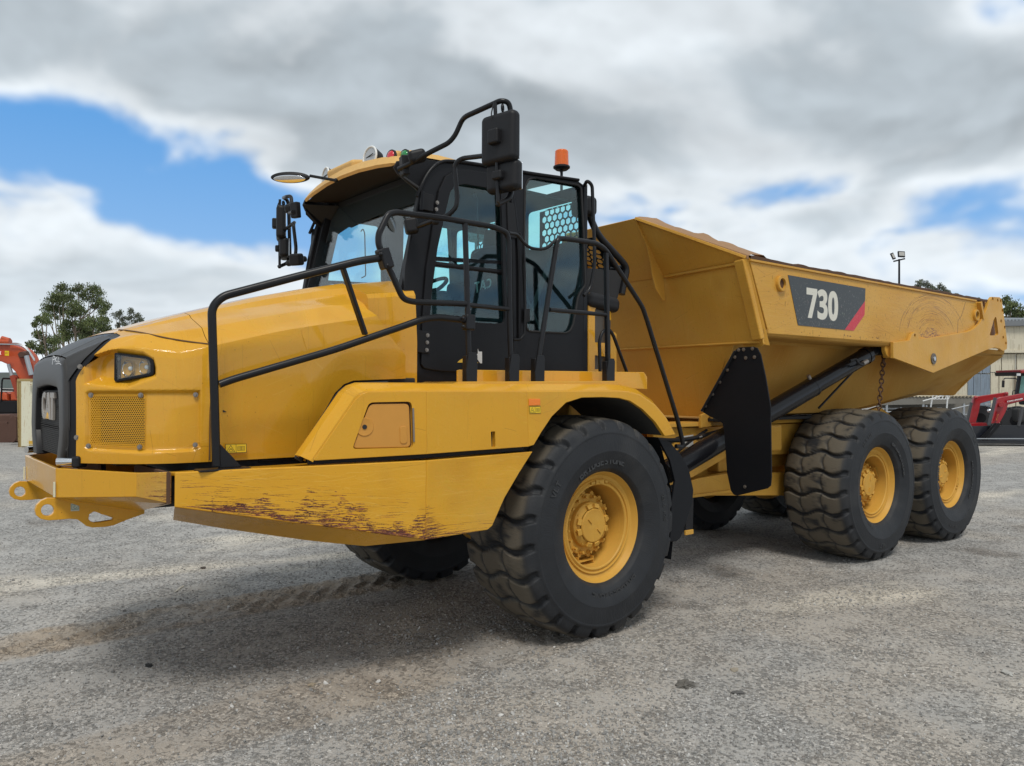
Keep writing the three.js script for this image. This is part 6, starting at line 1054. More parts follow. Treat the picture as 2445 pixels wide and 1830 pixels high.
// ── excavator behind the container
{
  const g = group('excavator'); tag(g, 'orange tracked excavator with raised boom behind the cream container', 'excavator');
  const d = 26.5;
  mesh('boom', face([[-120, 842], [-60, 828], [0, 822.5], [27, 823.5], [45, 829], [58, 837], [69, 851], [77, 868], [81, 890], [84, 912], [46, 908], [36, 889], [18, 871], [0, 863], [-50, 862], [-120, 880]], d, 0.5, { bevel: 0.03 }), M.orange, g);
  mesh('boom_cheek', face([[40, 845], [62, 846], [76, 880], [79, 905], [70, 905], [52, 870]], d - 0.29, 0.06), M.orangeDull, g);
  const T_h = flat(256, 64, (x) => { x.fillStyle = '#c23a1c'; x.fillRect(0, 0, 256, 64); x.fillStyle = '#eee'; x.font = 'bold 58px sans-serif'; x.fillText('HITACHI', -6, 54); });
  const hp = (X, Y) => at(X, Y, d - 0.262);
  mesh('boom_lettering', sticker(hp(-52, 836), hp(9, 837), hp(9, 849), hp(-52, 849), 0.004), std(0xffffff, 0.5, { map: T_h }), g);
  const T_i = flat(64, 64, (x) => { x.fillStyle = '#e0c010'; x.fillRect(0, 0, 64, 64); x.fillStyle = '#c23a1c'; x.font = 'bold 34px sans-serif'; x.fillText('IPY', 3, 44); });
  mesh('boom_label', sticker(hp(11, 838), hp(21, 838.5), hp(21, 850), hp(11, 849.5), 0.006), std(0xffffff, 0.5, { map: T_i }), g);
  mesh('boom_cylinder', [cyl(at(-60, 815, d), at(24, 817, d), 0.11, 0.11, 16), cyl(at(4, 808, d), at(22, 813, d), 0.08, 0.08, 12)], M.orange, g);
  for (const [k, o] of [[0, 0], [1, 3]]) mesh('boom_hose', tube([[-20, 822 - o], [26, 823 - o], [44, 823 - o], [58, 829 - o], [68, 840 - o], [82, 862 - o]].map(p => at(p[0], p[1], d - 0.1 + 0.2 * k)), 0.026, 0.3, 6), M.galv, g);
  mesh('arm_pin', [cyl(at(50, 847, d - 0.5), at(50, 847, d + 0.3), 0.09, 0.09, 16), cyl(at(48, 848, d - 0.35), at(66, 845, d - 0.35), 0.1, 0.1, 14)], M.brown, g);
  mesh('arm_cylinder', [cyl(at(62, 850, d - 0.4), at(74, 896, d - 0.4), 0.075, 0.075, 16)], M.galv, g);
  mesh('bucket_link', face([[22, 899], [28, 896], [36, 902], [40, 945], [38, 950], [30, 925]], d - 0.1, 0.25), M.orangeDull, g);
  mesh('link_rod', [cyl(at(20, 870, d), at(28, 898, d), 0.06, 0.06, 12)], M.galv, g);
  mesh('cab_frame', tube([[2, 960], [4, 910], [6, 904], [32, 905], [38, 932], [4, 931]].map(p => at(p[0], p[1], d)), 0.03, 0.1, 6), M.black, g);
  mesh('engine_cover', [face([[-90, 938], [10, 936], [16, 941], [17, 957], [-90, 958]], d, 1.2, { bevel: 0.06 }), face([[24, 938], [28, 934], [38, 935], [39, 957], [24, 957]], d, 1.0, { bevel: 0.05 })], M.orange, g);
  mesh('turntable', face([[-90, 957], [38, 957], [38, 987], [-90, 987]], d, 1.2, { bevel: 0.04 }), M.black, g);
  mesh('track', [face([[-160, 985], [30, 985], [38, 1000], [38, 1035], [28, 1048], [-160, 1048]], d, 0.6, { bevel: 0.08 })], M.black, g);
  const db = 24.6;
  mesh('bucket', [face([[-70, 992], [22, 990], [28, 996], [38, 1040], [39, 1054], [20, 1060], [-70, 1062]], db, 0.9, { bevel: 0.05 })], M.brown, g); mesh('bucket_cheek', [face([[22, 1000], [30, 993], [39, 996], [39, 1048], [30, 1058], [14, 1050]], db - 0.95, 0.05, { bevel: 0.01 })], M.brown, g);
  mesh('bucket_edge', [bar(at(-70, 1011, db - 0.92), at(18, 1010, db - 0.92), 0.06, 0.06)], M.brown, g);
}
// ── shipping container
{
  const g = group('storage_container'); tag(g, 'small cream steel container with rusty corner post beside the truck nose', 'container');
  const d = 22.8, T = canvasTex(256, 512, (x, W, H) => { const R = rng(3); x.fillStyle = '#d9d5bd'; x.fillRect(0, 0, W, H); for (let i = 0; i < 160; i++) { x.fillStyle = `rgba(${120 + R() * 50 | 0},${80 + R() * 30 | 0},${40 + R() * 30 | 0},${R() * 0.3})`; x.fillRect(R() * W, R() * H, 1 + R() * 2, 10 + R() * 60); } for (let i = 0; i < 60; i++) { x.fillStyle = `rgba(110,60,30,${R() * 0.6})`; x.beginPath(); x.ellipse(Math.pow(R(), 3) * W * 0.4, R() * H, 2 + R() * 9, 3 + R() * 14, 0, 0, 7); x.fill(); } });
  const M_c = std(0xffffff, 0.7, { map: T });
  const M_p = std([0.52, 0.40, 0.22], 0.75, { map: T });
  mesh('corner_post', face([[39, 908], [50, 908], [52, 1070], [42, 1070]], d, 0.2, { bevel: 0.01, fit: true }), M_p, g);
  // corrugated end: folded sheet
  const c0 = at(50, 1066, d - 0.05), c1 = at(50, 911, d - 0.05), n = 16, rg = [[], []]; for (let i = 0; i <= n; i++) { const off = (i >> 1) & 1 ? 0.05 : 0; const p = c0.clone().addScaledVector(RT, i * 0.13).addScaledVector(FW, off), q = c1.clone().addScaledVector(RT, i * 0.13).addScaledVector(FW, off); rg[0].push(p); rg[1].push(q); }
  mesh('end_wall', boxUV(loft(rg)), M_c, g);
  mesh('frame_rail', [face([[40, 905], [170, 905], [170, 912], [40, 912]], d - 0.02, 2.2, { bevel: 0.01 }), face([[50, 1062], [170, 1062], [170, 1069], [50, 1069]], d - 0.02, 0.15)], M_p, g);
  mesh('corner_casting', [face([[41, 1068], [53, 1068], [53, 1076], [41, 1076]], d, 0.2)], M.rust, g);
  mesh('side_wall', [face([[42, 912], [43, 912], [44, 1068], [43, 1068]], d - 0.02, 2.2, { bevel: 0 })], M_p, g);
  mesh('placard', sticker(at(68, 1053, d - 0.12), at(79, 1053, d - 0.12), at(79, 1061, d - 0.12), at(68, 1061, d - 0.12)), std([0.6, 0.36, 0.05], 0.6), g);
  mesh('vent_cover', [obox(at(71, 917, d - 0.1).toArray(), [0.06, 0.14, 0.07])], M_c, g);
}
// ── far ridge
{
  const pos = [], idx = [], n = 120; for (let i = 0; i <= n; i++) { const a = -75 + i * 1.1, r = 1450, h = 9 + 14 * fbm(i * 0.11 + 3.3, 1, 0, 4) * (i < 60 ? 1.0 : 0.35) + 8 * Math.exp(-(((a + 33) / 6) ** 2)); const p = CAM.clone().addScaledVector(FW, r * Math.cos(a * D2R)).addScaledVector(RT, r * Math.sin(a * D2R)), q = p.clone().sub(CAM).multiplyScalar(0.75).add(CAM); pos.push(q.x, -2, q.z, lerp(p.x, q.x, 0.4), h * 0.6, lerp(p.z, q.z, 0.4), p.x, h, p.z); }
  for (let i = 0; i < n; i++) for (let k = 0; k < 2; k++) { const a = i * 3 + k, b = a + 3; idx.push(a, b, a + 1, a + 1, b, b + 1); }
  const g = new THREE.BufferGeometry(); g.setAttribute('position', new THREE.Float32BufferAttribute(pos, 3)); g.setIndex(idx); g.computeVertexNormals();
  const m = mesh('hills', g, std([0.07, 0.085, 0.075], 1)); m.userData.kind = 'structure';
}
// ── trees: trunk with limbs, crown of separate leaf faces gathered in clumps
const M_bark = std([0.20, 0.16, 0.12], 0.9), M_leafA = std([1, 1, 1], 0.75, { vertexColors: true, side: THREE.DoubleSide });
function tree(label, d, base, clumps, o = {}) {
  const R = rng(o.seed || 1), g = group('eucalyptus_tree'); tag(g, label, 'tree', o.group);
  const foot = under(at(base, 930, d)), k = d / FPX, limbs = [], pos = [], col = [], nrm = [];
  const top = clumps.reduce((a, c) => c[1] < a[1] ? c : a), tp = at(top[0], top[1] + top[2], d), mid = foot.clone().lerp(tp, 0.55).add(V(0.3 * (R() - 0.5), 0, 0.3 * (R() - 0.5)));
  const q = foot.clone().lerp(tp, 0.3).add(V((R() - 0.5) * 0.4, 0, (R() - 0.5) * 0.4)), rr = o.r || 0.16;
  limbs.push(cyl(foot, q, rr, rr * 0.8, 8), cyl(q, mid, rr * 0.8, rr * 0.55, 8), cyl(mid, tp, rr * 0.55, rr * 0.2, 7));
  for (const [cx, cy, cr, dens = 1] of clumps) {
    const c = at(cx, cy, d + (R() - 0.5) * 2.4), r = cr * k, from = [q, mid, mid.clone().lerp(tp, 0.5)][Math.min(2, R() * 3 | 0)], low = from.y < c.y - 0.5 ? from : q;
    const el = low.clone().lerp(c, 0.55).add(V(0, -0.1 * low.distanceTo(c), 0)); limbs.push(cyl(low, el, rr * 0.4, rr * 0.26, 6), cyl(el, c, rr * 0.26, 0.02, 5));
    // twigs carry small tufts inside the clump
    const tufts = Math.round(12 + 36 * dens * (cr / 18) ** 2), sh = 0.75 + 0.5 * R();
    for (let t = 0; t < tufts; t++) {
      const u = R() * 2 - 1, a = R() * 6.283, rad = Math.pow(R(), 0.45), s = Math.sqrt(1 - u * u), tc = V(s * Math.cos(a) * r * rad, u * r * 0.8 * rad, s * Math.sin(a) * r * rad).add(c); if (t % 3 === 0) limbs.push(cyl(c.clone().lerp(tc, 0.1), tc, 0.022, 0.01, 3, true));
      const tr = (0.2 + 0.24 * R()) * Math.min(1.4, r / 0.5), nl = 11 + (R() * 9 | 0), hue = R();
      for (let l = 0; l < nl; l++) {
        const p = V((R() + R() - 1), (R() + R() - 1) * 0.7, (R() + R() - 1)).multiplyScalar(tr).add(tc), sz = (o.leaf || 0.11) * (0.7 + 0.7 * R()), ax = V(R() - 0.5, -0.5 - R() * 0.6, R() - 0.5).normalize(), sd = V(R() - 0.5, R() - 0.5, R() - 0.5).cross(ax).normalize();
        const A = p.clone(), B = p.clone().addScaledVector(ax, sz * 0.5).addScaledVector(sd, sz * 0.3), Cc = p.clone().addScaledVector(ax, sz * 1.2), Dd = p.clone().addScaledVector(ax, sz * 0.5).addScaledVector(sd, -sz * 0.3);
        for (const v of [A, B, Cc, A, Cc, Dd]) pos.push(v.x, v.y, v.z); const w = sh * (0.75 + 0.5 * R()), cc = o.grey ? [0.12 * w, 0.135 * w, 0.095 * w] : [lerp(0.065, 0.11, hue) * w, lerp(0.095, 0.13, hue) * w, lerp(0.032, 0.042, hue) * w]; for (let i = 0; i < 6; i++) col.push(...cc);
      }
    }
  }
  mesh('trunk', limbs, M_bark, g); const lg = new THREE.BufferGeometry(); lg.setAttribute('position', new THREE.Float32BufferAttribute(pos, 3)); lg.setAttribute('color', new THREE.Float32BufferAttribute(col, 3)); lg.computeVertexNormals(); mesh('crown', lg, M_leafA, g); void nrm; return g;
}
tree('tall eucalyptus with slim bare trunk, tallest of the stand behind the grille', 62, 153, [[150, 688, 17], [138, 704, 15], [124, 712, 15], [116, 734, 17], [150, 716, 18], [134, 735, 15, 0.7], [162, 708, 14], [109, 752, 10], [152, 742, 14, 0.6], [130, 755, 10, 0.6]], { seed: 11, group: 'eucalypts behind the yard' });
tree('leafy light green eucalyptus in the middle of the stand behind the grille', 58, 190, [[178, 728, 16], [190, 742, 17], [170, 748, 14], [166, 770, 17], [200, 772, 17], [182, 790, 20], [158, 800, 18], [205, 795, 16], [150, 782, 13, 0.6]], { seed: 12, group: 'eucalypts behind the yard' });
tree('dark round-topped eucalyptus right of the tallest one behind the hood', 63, 214, [[186, 688, 14], [200, 700, 14], [222, 688, 15], [232, 702, 14], [212, 712, 12, 0.6], [240, 722, 15], [254, 730, 11], [246, 742, 12], [226, 730, 11, 0.5], [240, 758, 12, 0.7], [256, 765, 9]], { seed: 13, group: 'eucalypts behind the yard' });
tree('low spreading eucalyptus above the orange excavator boom', 55, 140, [[98, 762, 12], [84, 774, 8], [112, 766, 10], [92, 796, 14], [76, 822, 13], [108, 812, 17], [132, 812, 15], [96, 832, 14], [128, 835, 14], [70, 842, 9]], { seed: 14, group: 'eucalypts behind the yard' });
tree('dense olive green tree sloping down to the hood line', 57, 236, [[222, 768, 17, 1.4], [244, 780, 15, 1.4], [215, 792, 17, 1.4], [258, 792, 12, 1.4], [240, 804, 17, 1.4], [205, 812, 16, 1.2]], { seed: 15, group: 'eucalypts behind the yard' });
tree('thin grey-green sapling with see-through crown above the hood', 72, 292, [[276, 752, 10, 0.5], [284, 744, 8, 0.5], [292, 762, 10, 0.5], [298, 772, 8, 0.5], [282, 775, 9, 0.5]], { seed: 16, grey: true, r: 0.09, group: 'thin saplings above the hood' });
tree('thin grey-green sapling with two tufted tops above the hood seam', 72, 316, [[312, 742, 9, 0.5], [308, 756, 10, 0.5], [326, 752, 9, 0.5], [334, 762, 7, 0.5], [322, 768, 9, 0.5], [340, 768, 5, 0.5]], { seed: 17, grey: true, r: 0.09, group: 'thin saplings above the hood' });
tree('grey-green treetop showing above the dump body rim beside the floodlight', 66, 2215, [[2190, 682, 8, 0.6], [2197, 672, 8, 0.6], [2210, 677, 9, 0.6], [2222, 682, 9, 0.6], [2232, 690, 8, 0.6], [2246, 682, 8, 0.6], [2254, 692, 8, 0.6], [2264, 698, 7, 0.6], [2286, 703, 4, 0.5], [2205, 700, 10, 0.8], [2240, 715, 14]], { seed: 18, grey: true, group: 'trees beyond the shed' });
tree('bushy eucalyptus rising behind the cream shed roof', 56, 2420, [[2402, 716, 13], [2418, 726, 14], [2432, 742, 15], [2408, 742, 14], [2424, 760, 16], [2440, 765, 14], [2402, 762, 12], [2446, 748, 12]], { seed: 19, group: 'trees beyond the shed' });
tree('small treetop peeping over the tail plate of the body', 60, 2340, [[2338, 716, 7, 0.8], [2332, 724, 6, 0.7], [2345, 726, 8]], { seed: 20, group: 'trees beyond the shed' });

// ── shed on the right
{
  const g = group('steel_shed'); tag(g, 'cream steel shed with grey-blue door behind the red tractor', 'shed');
  const d = 36, R = rng(8), T = canvasTex(512, 512, (x, W, H) => { x.fillStyle = '#fff'; x.fillRect(0, 0, W, H); for (let i = 0; i < 500; i++) { x.fillStyle = `rgba(110,95,70,${R() * 0.12})`; x.fillRect(R() * W, R() * H, 2 + R() * 8, 20 + R() * 120); } }); T.repeat.set(0.3, 0.3);
  const cream = std([0.60, 0.545, 0.42], 0.65, { map: T }), blue = std([0.22, 0.27, 0.33], 0.5, { map: T, metalness: 0.2 }), dark = std([0.17, 0.18, 0.19], 0.6);
  // wall sheets, each its own piece with an open joint
  for (const [x0, x1, y0, y1] of [[2240, 2311, 846, 900], [2240, 2311, 902, 1060], [2366, 2391, 846, 889], [2393, 2427, 846, 889], [2429, 2475, 846, 889], [2477, 2530, 846, 889], [2366, 2385, 891, 1062], [2387, 2425, 891, 1062], [2427, 2475, 891, 1062], [2477, 2530, 891, 1062]]) mesh('wall_sheet', face([[x0, y0], [x1, y0], [x1, y1], [x0, y1]], d, 0.06, { bevel: 0.006 }), cream, g);
  for (const [x0, x1, y0, y1] of [[2312, 2346, 846, 892], [2347, 2365, 846, 892], [2312, 2325, 894, 1062], [2326, 2365, 894, 1062]]) mesh('door_sheet', face([[x0, y0], [x1, y0], [x1, y1], [x0, y1]], d - 0.05, 0.05, { bevel: 0.006 }), blue, g);
  mesh('wall_upper', face([[2240, 782], [2530, 776], [2530, 838], [2240, 840]], d - 0.12, 0.1, { bevel: 0.01 }), cream, g);
  mesh('wall_ledge', face([[2240, 838], [2530, 836], [2530, 842], [2240, 844]], d - 0.2, 0.18), cream, g);
  mesh('wall_backing', face([[2242, 785], [2528, 780], [2528, 1064], [2242, 1064]], d + 0.1, 6, { bevel: 0 }), cream, g);
  mesh('roof_fascia', face([[2236, 768], [2535, 764], [2535, 777], [2236, 782]], d - 0.35, 0.3, { bevel: 0.02 }), dark, g);
  for (let i = 0; i < 34; i++) { const X = 2240 + i * 8.6, c = at(X, 766.5 - i * 0.12, d - 0.3); mesh('roof_rib', cyl(c, c.clone().addScaledVector(FW, 5).add(V(0, 0.5, 0)), 0.05, 0.05, 6), M.galv, g); }
  for (const X of [2343, 2426]) for (let i = 0; i < 16; i++) { const q = at(X, 848 + i * 2.7 + (X > 2400 ? 0 : 44), d - 0.07); mesh('rivet', cyl(q, q.clone().addScaledVector(FW, 0.03), 0.016, 0.016, 6), M.galv, g); }
  for (let i = 0; i < 26; i++) { const q = at(2316 + i * 5.2, 890.3, d - 0.07); mesh('rivet', cyl(q, q.clone().addScaledVector(FW, 0.03), 0.016, 0.016, 6), M.galv, g); }
  mesh('pipe', cyl(at(2424, 890, d - 0.1), at(2424, 945, d - 0.1), 0.03, 0.03, 8), M_bark, g);
}
// ── lean-to with corrugated roof edge
{
  const g = group('lean_to_shelter'); tag(g, 'low weathered lean-to with corrugated roof and open dark front below the dump tail', 'shelter');
  const d = 33;
  const a = at(2100, 947, d), rings = [[], [], []]; for (let i = 0; i <= 150; i++) { const o = 0.03 * Math.sin(i * 1.3), p = a.clone().addScaledVector(RT, i * 0.032).add(V(0, o, 0)); rings[0].push(p); rings[1].push(p.clone().addScaledVector(FW, 1.2).add(V(0, 0.03, 0))); rings[2].push(p.clone().addScaledVector(FW, 2.6).add(V(0, 0.06, 0))); }
  mesh('roof_sheet', boxUV(loft(rings, { smooth: true })), std([0.52, 0.44, 0.30], 0.7), g);
  mesh('fascia', face([[2100, 949], [2322, 945], [2322, 964], [2100, 968]], d + 0.05, 0.08), std([0.20, 0.19, 0.17], 0.85, { map: grimeMap }), g);
  mesh('rear_wall', face([[2100, 950], [2322, 950], [2322, 1062], [2100, 1062]], d + 2.6, 0.1), std([0.2, 0.19, 0.17], 0.8, { map: grimeMap }), g);
  for (let i = 0; i < 5; i++) mesh('shelf', face([[2112, 975 + i * 11], [2250, 973 + i * 11], [2250, 976 + i * 11], [2112, 978 + i * 11]], d + 0.8, 0.5, { bevel: 0.005 }), M.galv, g);
  for (const X of [2118, 2205, 2302]) mesh('post', cyl(under(at(X, 950, d + 0.1)), at(X, 955, d + 0.1), 0.05, 0.05, 8), M.galv, g);
}
// ── mesh fence
{
  const g = group('wire_fence'); tag(g, 'galvanised chain wire fence with pipe rails in front of the lean-to', 'fence');
  const d = 30, T = canvasTex(128, 128, (x) => { x.fillStyle = '#000'; x.fillRect(0, 0, 128, 128); x.strokeStyle = '#fff'; x.lineWidth = 9; for (let i = -128; i < 256; i += 64) { x.beginPath(); x.moveTo(i, 0); x.lineTo(i + 128, 128); x.moveTo(i + 128, 0); x.lineTo(i, 128); x.stroke(); } }, { linear: true }); T.repeat.set(10, 10);
  const wire = std([0.30, 0.31, 0.32], 0.5, { metalness: 0.5, alphaMap: T, alphaTest: 0.5, side: THREE.DoubleSide });
  for (const [X, y] of [[2110, 975], [2152, 973], [2213, 968], [2262, 975], [2318, 966]]) mesh('fence_post', cyl(under(at(X, 1000, d)), at(X, y, d), 0.03, 0.03, 8), M.galv, g);
  mesh('fence_rail', [cyl(at(2108, 996, d), at(2318, 990, d), 0.022, 0.022, 8)], M.galv, g); mesh('fence_rail', [cyl(at(2262, 980, d), at(2320, 967, d), 0.022, 0.022, 8)], M.galv, g); mesh('fence_rail', [cyl(at(2108, 984, d), at(2262, 982, d), 0.018, 0.018, 8)], M.galv, g);
  for (const [a, b] of [[2110, 2152], [2152, 2213], [2213, 2262], [2262, 2318]]) { const p = [at(a, 985, d + 0.03), at(b, 983, d + 0.03)], q = p.map(v => under(v, 0.02)); mesh('fence_wire', sticker(p[0], p[1], q[1], q[0], 0), wire, g); }
}
// ── white rolling stair frame
{
  const g = group('rolling_stair'); tag(g, 'white tubular stair frame standing behind the wire fence', 'stair'); const d = 31;
  for (let i = 0; i < 5; i++) mesh('tread_loop', tube([[2226 + i * 8, 953], [2229 + i * 8, 944], [2236 + i * 8, 944], [2234 + i * 8, 954], [2226 + i * 8, 953]].map(p => at(p[0], p[1], d - 0.2)), 0.016, 0.05, 6), M.white, g);
  mesh('stair_leg', [cyl(at(2264, 940, d), under(at(2256, 1000, d)), 0.03, 0.03, 8)], M.white, g); mesh('stair_leg', [cyl(at(2226, 953, d), under(at(2213, 1000, d)), 0.03, 0.03, 8)], M.white, g); mesh('stair_rail', [cyl(at(2204, 958, d), at(2264, 942, d), 0.022, 0.022, 8)], M.white, g);
}
// ── floodlight mast
{
  const g = group('floodlight_mast'); tag(g, 'dark pole with two floodlights rising behind the dump body', 'floodlight'); const d = 38, f = at(2147.5, 619, d);
  mesh('pole', [cyl(under(f), f, 0.075, 0.045, 12)], M.black, g); mesh('cross_arm', [bar(at(2134, 624.5, d), at(2161, 618, d), 0.06, 0.07)], M.black, g);
  for (const [X, Y, w, h, t, yw] of [[2132.5, 612, 0.16, 0.34, 0.35, 0.9], [2152.5, 607.5, 0.34, 0.30, -0.05, 0.1]]) { const c = at(X, Y, d); mesh('lamp_case', obox(c.toArray(), [w, h, 0.08], [-0.2, Math.atan2(toCam.x, toCam.z) + yw * 0.3, t], 0.01), M.black, g); mesh('lamp_face', obox(c.clone().addScaledVector(toCam, 0.045).add(V(0, 0.01, 0)).toArray(), [w * 0.8, h * 0.66, 0.02], [-0.2, Math.atan2(toCam.x, toCam.z) + yw * 0.3, t], 0.004), std([0.42, 0.41, 0.38], 0.3), g); }
}
// ── red loader tractor
{
  const g = group('loader_tractor'); tag(g, 'dark red farm tractor with front loader and black bucket by the shed', 'tractor'); const d = 26;
  mesh('bucket', [face([[2318, 1018], [2480, 1015], [2484, 1058], [2330, 1058], [2322, 1040]], d - 0.1, 0.05), face([[2330, 1052], [2484, 1052], [2484, 1061], [2334, 1060]], d - 0.75, 0.7, { bevel: 0.02 }), face([[2318, 1018], [2322, 1018], [2334, 1058], [2330, 1058]], d - 0.75, 0.7, { bevel: 0.01 })], phy([0.012, 0.014, 0.02], 0.3, { clearcoat: 0.5 }), g);
  mesh('bucket_edge', [bar(at(2333, 1048, d - 0.8), at(2484, 1048, d - 0.8), 0.05, 0.03)], M.galv, g);
  const arm = (o, dd, th) => { mesh('loader_arm', face(o, dd, th, { bevel: 0.02 }), M.red, g); };
  arm([[2384, 952], [2392, 949], [2500, 930], [2500, 948], [2446, 957], [2408, 967], [2402, 985], [2387, 1012], [2367, 1012], [2378, 975]], d, 0.12);
  arm([[2327, 949], [2336, 947], [2404, 937], [2409, 939], [2409, 945], [2342, 964], [2338, 985], [2331, 1010], [2314, 1010], [2320, 980]], d + 1.1, 0.12);
  mesh('arm_pivot', [ball(at(2330, 950, d + 1.0), 0.07), ball(at(2404, 940, d + 1.0), 0.06), cyl(at(2392, 967, d - 0.16), at(2392, 967, d + 0.1), 0.08, 0.08, 14)], M.red, g);
  for (const [a, b, c, e, dd] of [[2377, 950, 2362, 1016, d - 0.15], [2320, 962, 2310, 1006, d + 0.95], [2442, 972, 2433, 1018, d - 0.1]]) mesh('loader_ram', [cyl(at(a, b, dd), at(c, e, dd), 0.05, 0.05, 12)], std([0.06, 0.06, 0.062], 0.4), g);
  mesh('bucket_bracket', [face([[2376, 1011], [2393, 1011], [2354, 1048], [2342, 1046]], d - 0.2, 0.06), face([[2384, 1011], [2393, 1011], [2360, 1050], [2354, 1048]], d - 0.42, 0.06)], M.black, g);
  const T_t = flat(512, 96, (x) => { x.fillStyle = '#7c1018'; x.fillRect(0, 0, 512, 96); x.fillStyle = '#f2f2f2'; x.font = 'bold 74px sans-serif'; const w = x.measureText('CHALLENGER').width; x.save(); x.scale(500 / w, 1); x.fillText('CHALLENGER', 4, 76); x.restore(); });
  const tp = (X, Y) => at(X, Y, d - 0.065); mesh('arm_lettering', sticker(tp(2405, 956.5), tp(2443, 949), tp(2443, 955), tp(2405, 962.5), 0.004), std(0xffffff, 0.4, { map: T_t }), g);
  const T_v = flat(256, 64, (x) => { x.fillStyle = '#7c1018'; x.fillRect(0, 0, 256, 64); x.fillStyle = '#c9803a'; x.font = 'bold 46px sans-serif'; x.fillText('MF1710', 20, 48); }); mesh('arm_lettering', sticker(tp(2377, 1006), tp(2384, 982), tp(2388, 983.5), tp(2381, 1007), 0.004), std(0xffffff, 0.4, { map: T_v }), g);
  mesh('arm_emblem', face([[2388, 964], [2391, 961], [2394, 967], [2397, 970], [2392, 973], [2388, 970]], d - 0.125, 0.01, { bevel: 0 }), std([0.65, 0.4, 0.12], 0.4), g);
  // body, axle, lamps
  mesh('engine_hood', [obox(at(2424, 990, d + 1.6).toArray(), [0.8, 0.5, 1.6], [0, Math.atan2(toCam.x, toCam.z), 0], 0.1)], M.liner, g);
  mesh('front_apron', face([[2318, 1012], [2356, 1010], [2360, 1018], [2320, 1018]], d + 0.4, 0.3), M.red, g);
  mesh('lamp', [ball(at(2363, 981, d + 0.25), 0.07, 16)], M.chrome, g); mesh('lamp', [ball(at(2395, 981, d + 0.3), 0.06, 16)], M.chrome, g); mesh('lamp_bar', [obox(at(2360, 966, d + 0.4).toArray(), [0.3, 0.08, 0.1])], M.galv, g);
  const lug = (X, Y, r, dd) => { const w = group('wheel', g), c = at(X, Y, dd); const L = []; const n = 20; L.push(cyl(V(0, 0, -0.2), V(0, 0, 0.2), r * 0.92, r * 0.92, 40)); for (let i = 0; i < n; i++) for (const s of [-1, 1]) { const b = obox([r * 0.94, 0, s * 0.1], [0.09, 0.06, 0.24], [s * 0.6, 0, 0], 0.015); b.rotateZ(((i + (s > 0 ? 0.5 : 0)) / n) * 2 * Math.PI); L.push(b); } mesh('tyre', L, M.rubber, w); mesh('rim', cyl(V(0, 0, -0.205), V(0, 0, 0.205), r * 0.4, r * 0.4, 24), M.black, w); w.position.copy(c); w.rotation.y = Math.atan2(toCam.x, toCam.z) - 0.75; };
  lug(2430, 1005, 0.50, d + 1.2); lug(2346, 998, 0.42, d + 1.6);
  mesh('cab_frame', [bar(at(2435, 895, d + 2.2), at(2428, 944, d + 2.2), 0.1, 0.1, RT), face([[2431, 889], [2520, 884], [2520, 897], [2433, 898]], d + 2.0, 1.4, { bevel: 0.06 }), bar(at(2428, 944, d + 2.2), at(2520, 940, d + 2.2), 0.1, 0.12)], M.black, g);
  mesh('cab_roof', face([[2438, 884], [2520, 880], [2520, 889], [2440, 892]], d + 1.95, 1.5, { bevel: 0.05 }), M.red, g);
  mesh('cab_glass', face([[2437, 897], [2520, 893], [2520, 940], [2431, 942]], d + 2.25, 0.01, { bevel: 0 }), phy([0.25, 0.5, 0.47], 0.05, { transmission: 0.5, thickness: 0 }), g);
  mesh('cab_seat', obox(at(2455, 945, d + 3).toArray(), [0.5, 0.7, 0.5], [0, 0, 0], 0.08), M.seat, g);
  mesh('cab_lamp', obox(at(2433, 895, d + 1.9).toArray(), [0.12, 0.09, 0.1]), M.white, g);
  mesh('mirror_arm', tube([[2429, 914], [2429, 906], [2425, 904], [2400, 903.5], [2397, 907]].map(p => at(p[0], p[1], d + 1.9)), 0.018, 0.05, 6), M.black, g);
  mesh('mirror_head', obox(at(2396, 917, d + 1.9).toArray(), [0.09, 0.26, 0.05], [0, Math.atan2(toCam.x, toCam.z), -0.05], 0.03), M.plastic, g);
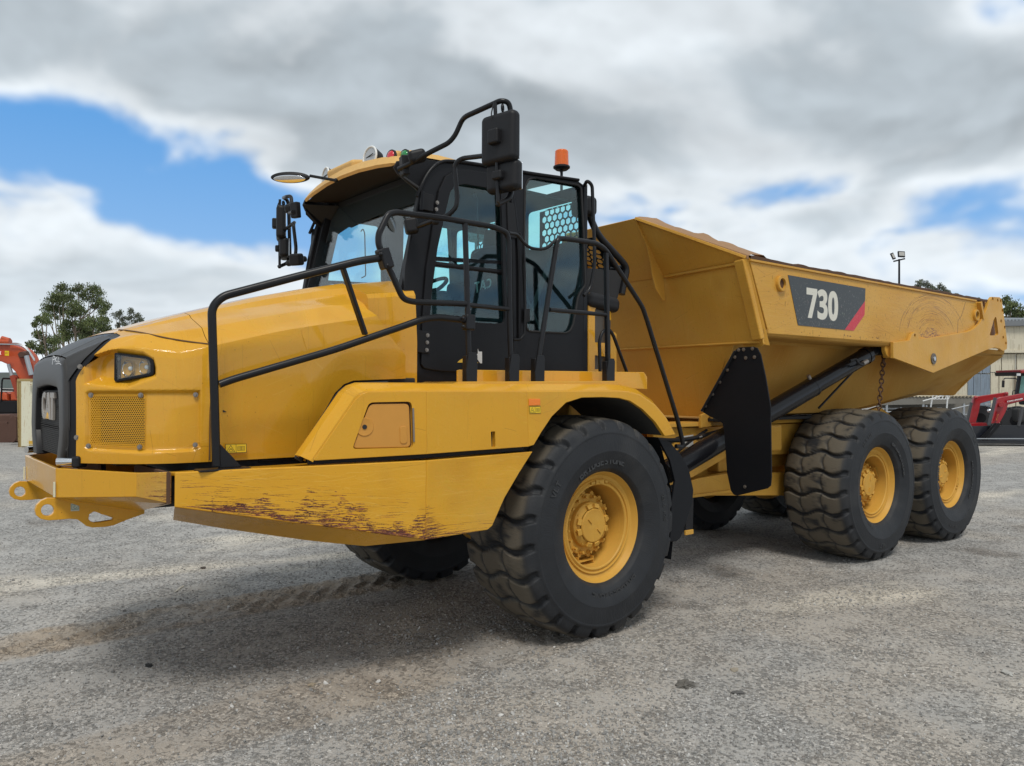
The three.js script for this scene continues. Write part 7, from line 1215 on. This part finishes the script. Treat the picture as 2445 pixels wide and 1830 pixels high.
  mesh('hand_rail', tube([[2418, 945], [2419, 934], [2427, 932]].map(p => at(p[0], p[1], d + 1.9)), 0.016, 0.04, 6), M.black, g);
}
// ── loose pieces lying on the gravel
{
  const bits = [[1640, 1640, 0.05, 'dark broken clod of asphalt lying on open gravel', 'clod', [0.13, 0.12, 0.105]], [1760, 1656, 0.032, 'small dark flat stone beside the broken clod', 'stone', [0.11, 0.105, 0.1]], [2405, 1608, 0.04, 'pale thin slab of stone on the open gravel', 'stone', [0.42, 0.41, 0.38]], [428, 1408, 0.06, 'long pale splinter of wood in front of the far wheel', 'splinter', [0.5, 0.46, 0.38]], [1755, 1602, 0.03, 'rounded tan pebble on open gravel', 'stone', [0.32, 0.28, 0.22]], [745, 1638, 0.022, 'round tan pebble in the truck shadow edge', 'stone', [0.3, 0.25, 0.18]], [486, 1357, 0.035, 'flat dark chip of bark near the bumper shadow', 'bark', [0.06, 0.045, 0.035]], [355, 1593, 0.03, 'black scrap lying on the tread print', 'scrap', [0.03, 0.03, 0.03]]];
  for (const [X, Y, r, label, kind, c] of bits) {
    const p = Fy(X, Y, 0), R = rng(X), q = new THREE.IcosahedronGeometry(1, 5), P = q.attributes.position, dir = V(0, 0, 0); for (let i = 0; i < P.count; i++) { dir.fromBufferAttribute(P, i); const f = 0.3 + 1.2 * fbm(dir.x * 1.7 + X, dir.y * 1.7 + 3, dir.z * 1.7 + 7, 2) + 0.5 * (fbm(dir.x * 7 + X, dir.y * 7, dir.z * 7 + 2, 3) - 0.5); P.setXYZ(i, dir.x * f, dir.y * f, dir.z * f); } q.scale(r * (kind === 'splinter' ? 1.8 : 1.2), r * (kind === 'clod' ? 0.75 : kind === 'splinter' ? 0.12 : 0.35), r * (kind === 'splinter' ? 0.22 : 0.8)); q.rotateY(R() * 3); q.computeVertexNormals(); q.translate(p.x, groundAt(p.x, p.z) + r * 0.12, p.z);
    tag(mesh({ clod: 'asphalt_clod', splinter: 'wood_splinter', bark: 'bark_chip', scrap: 'rubber_scrap' }[kind] || 'loose_stone', q, std(c, 0.95)), label, kind);
  }
}


renderer.render(scene, camera);
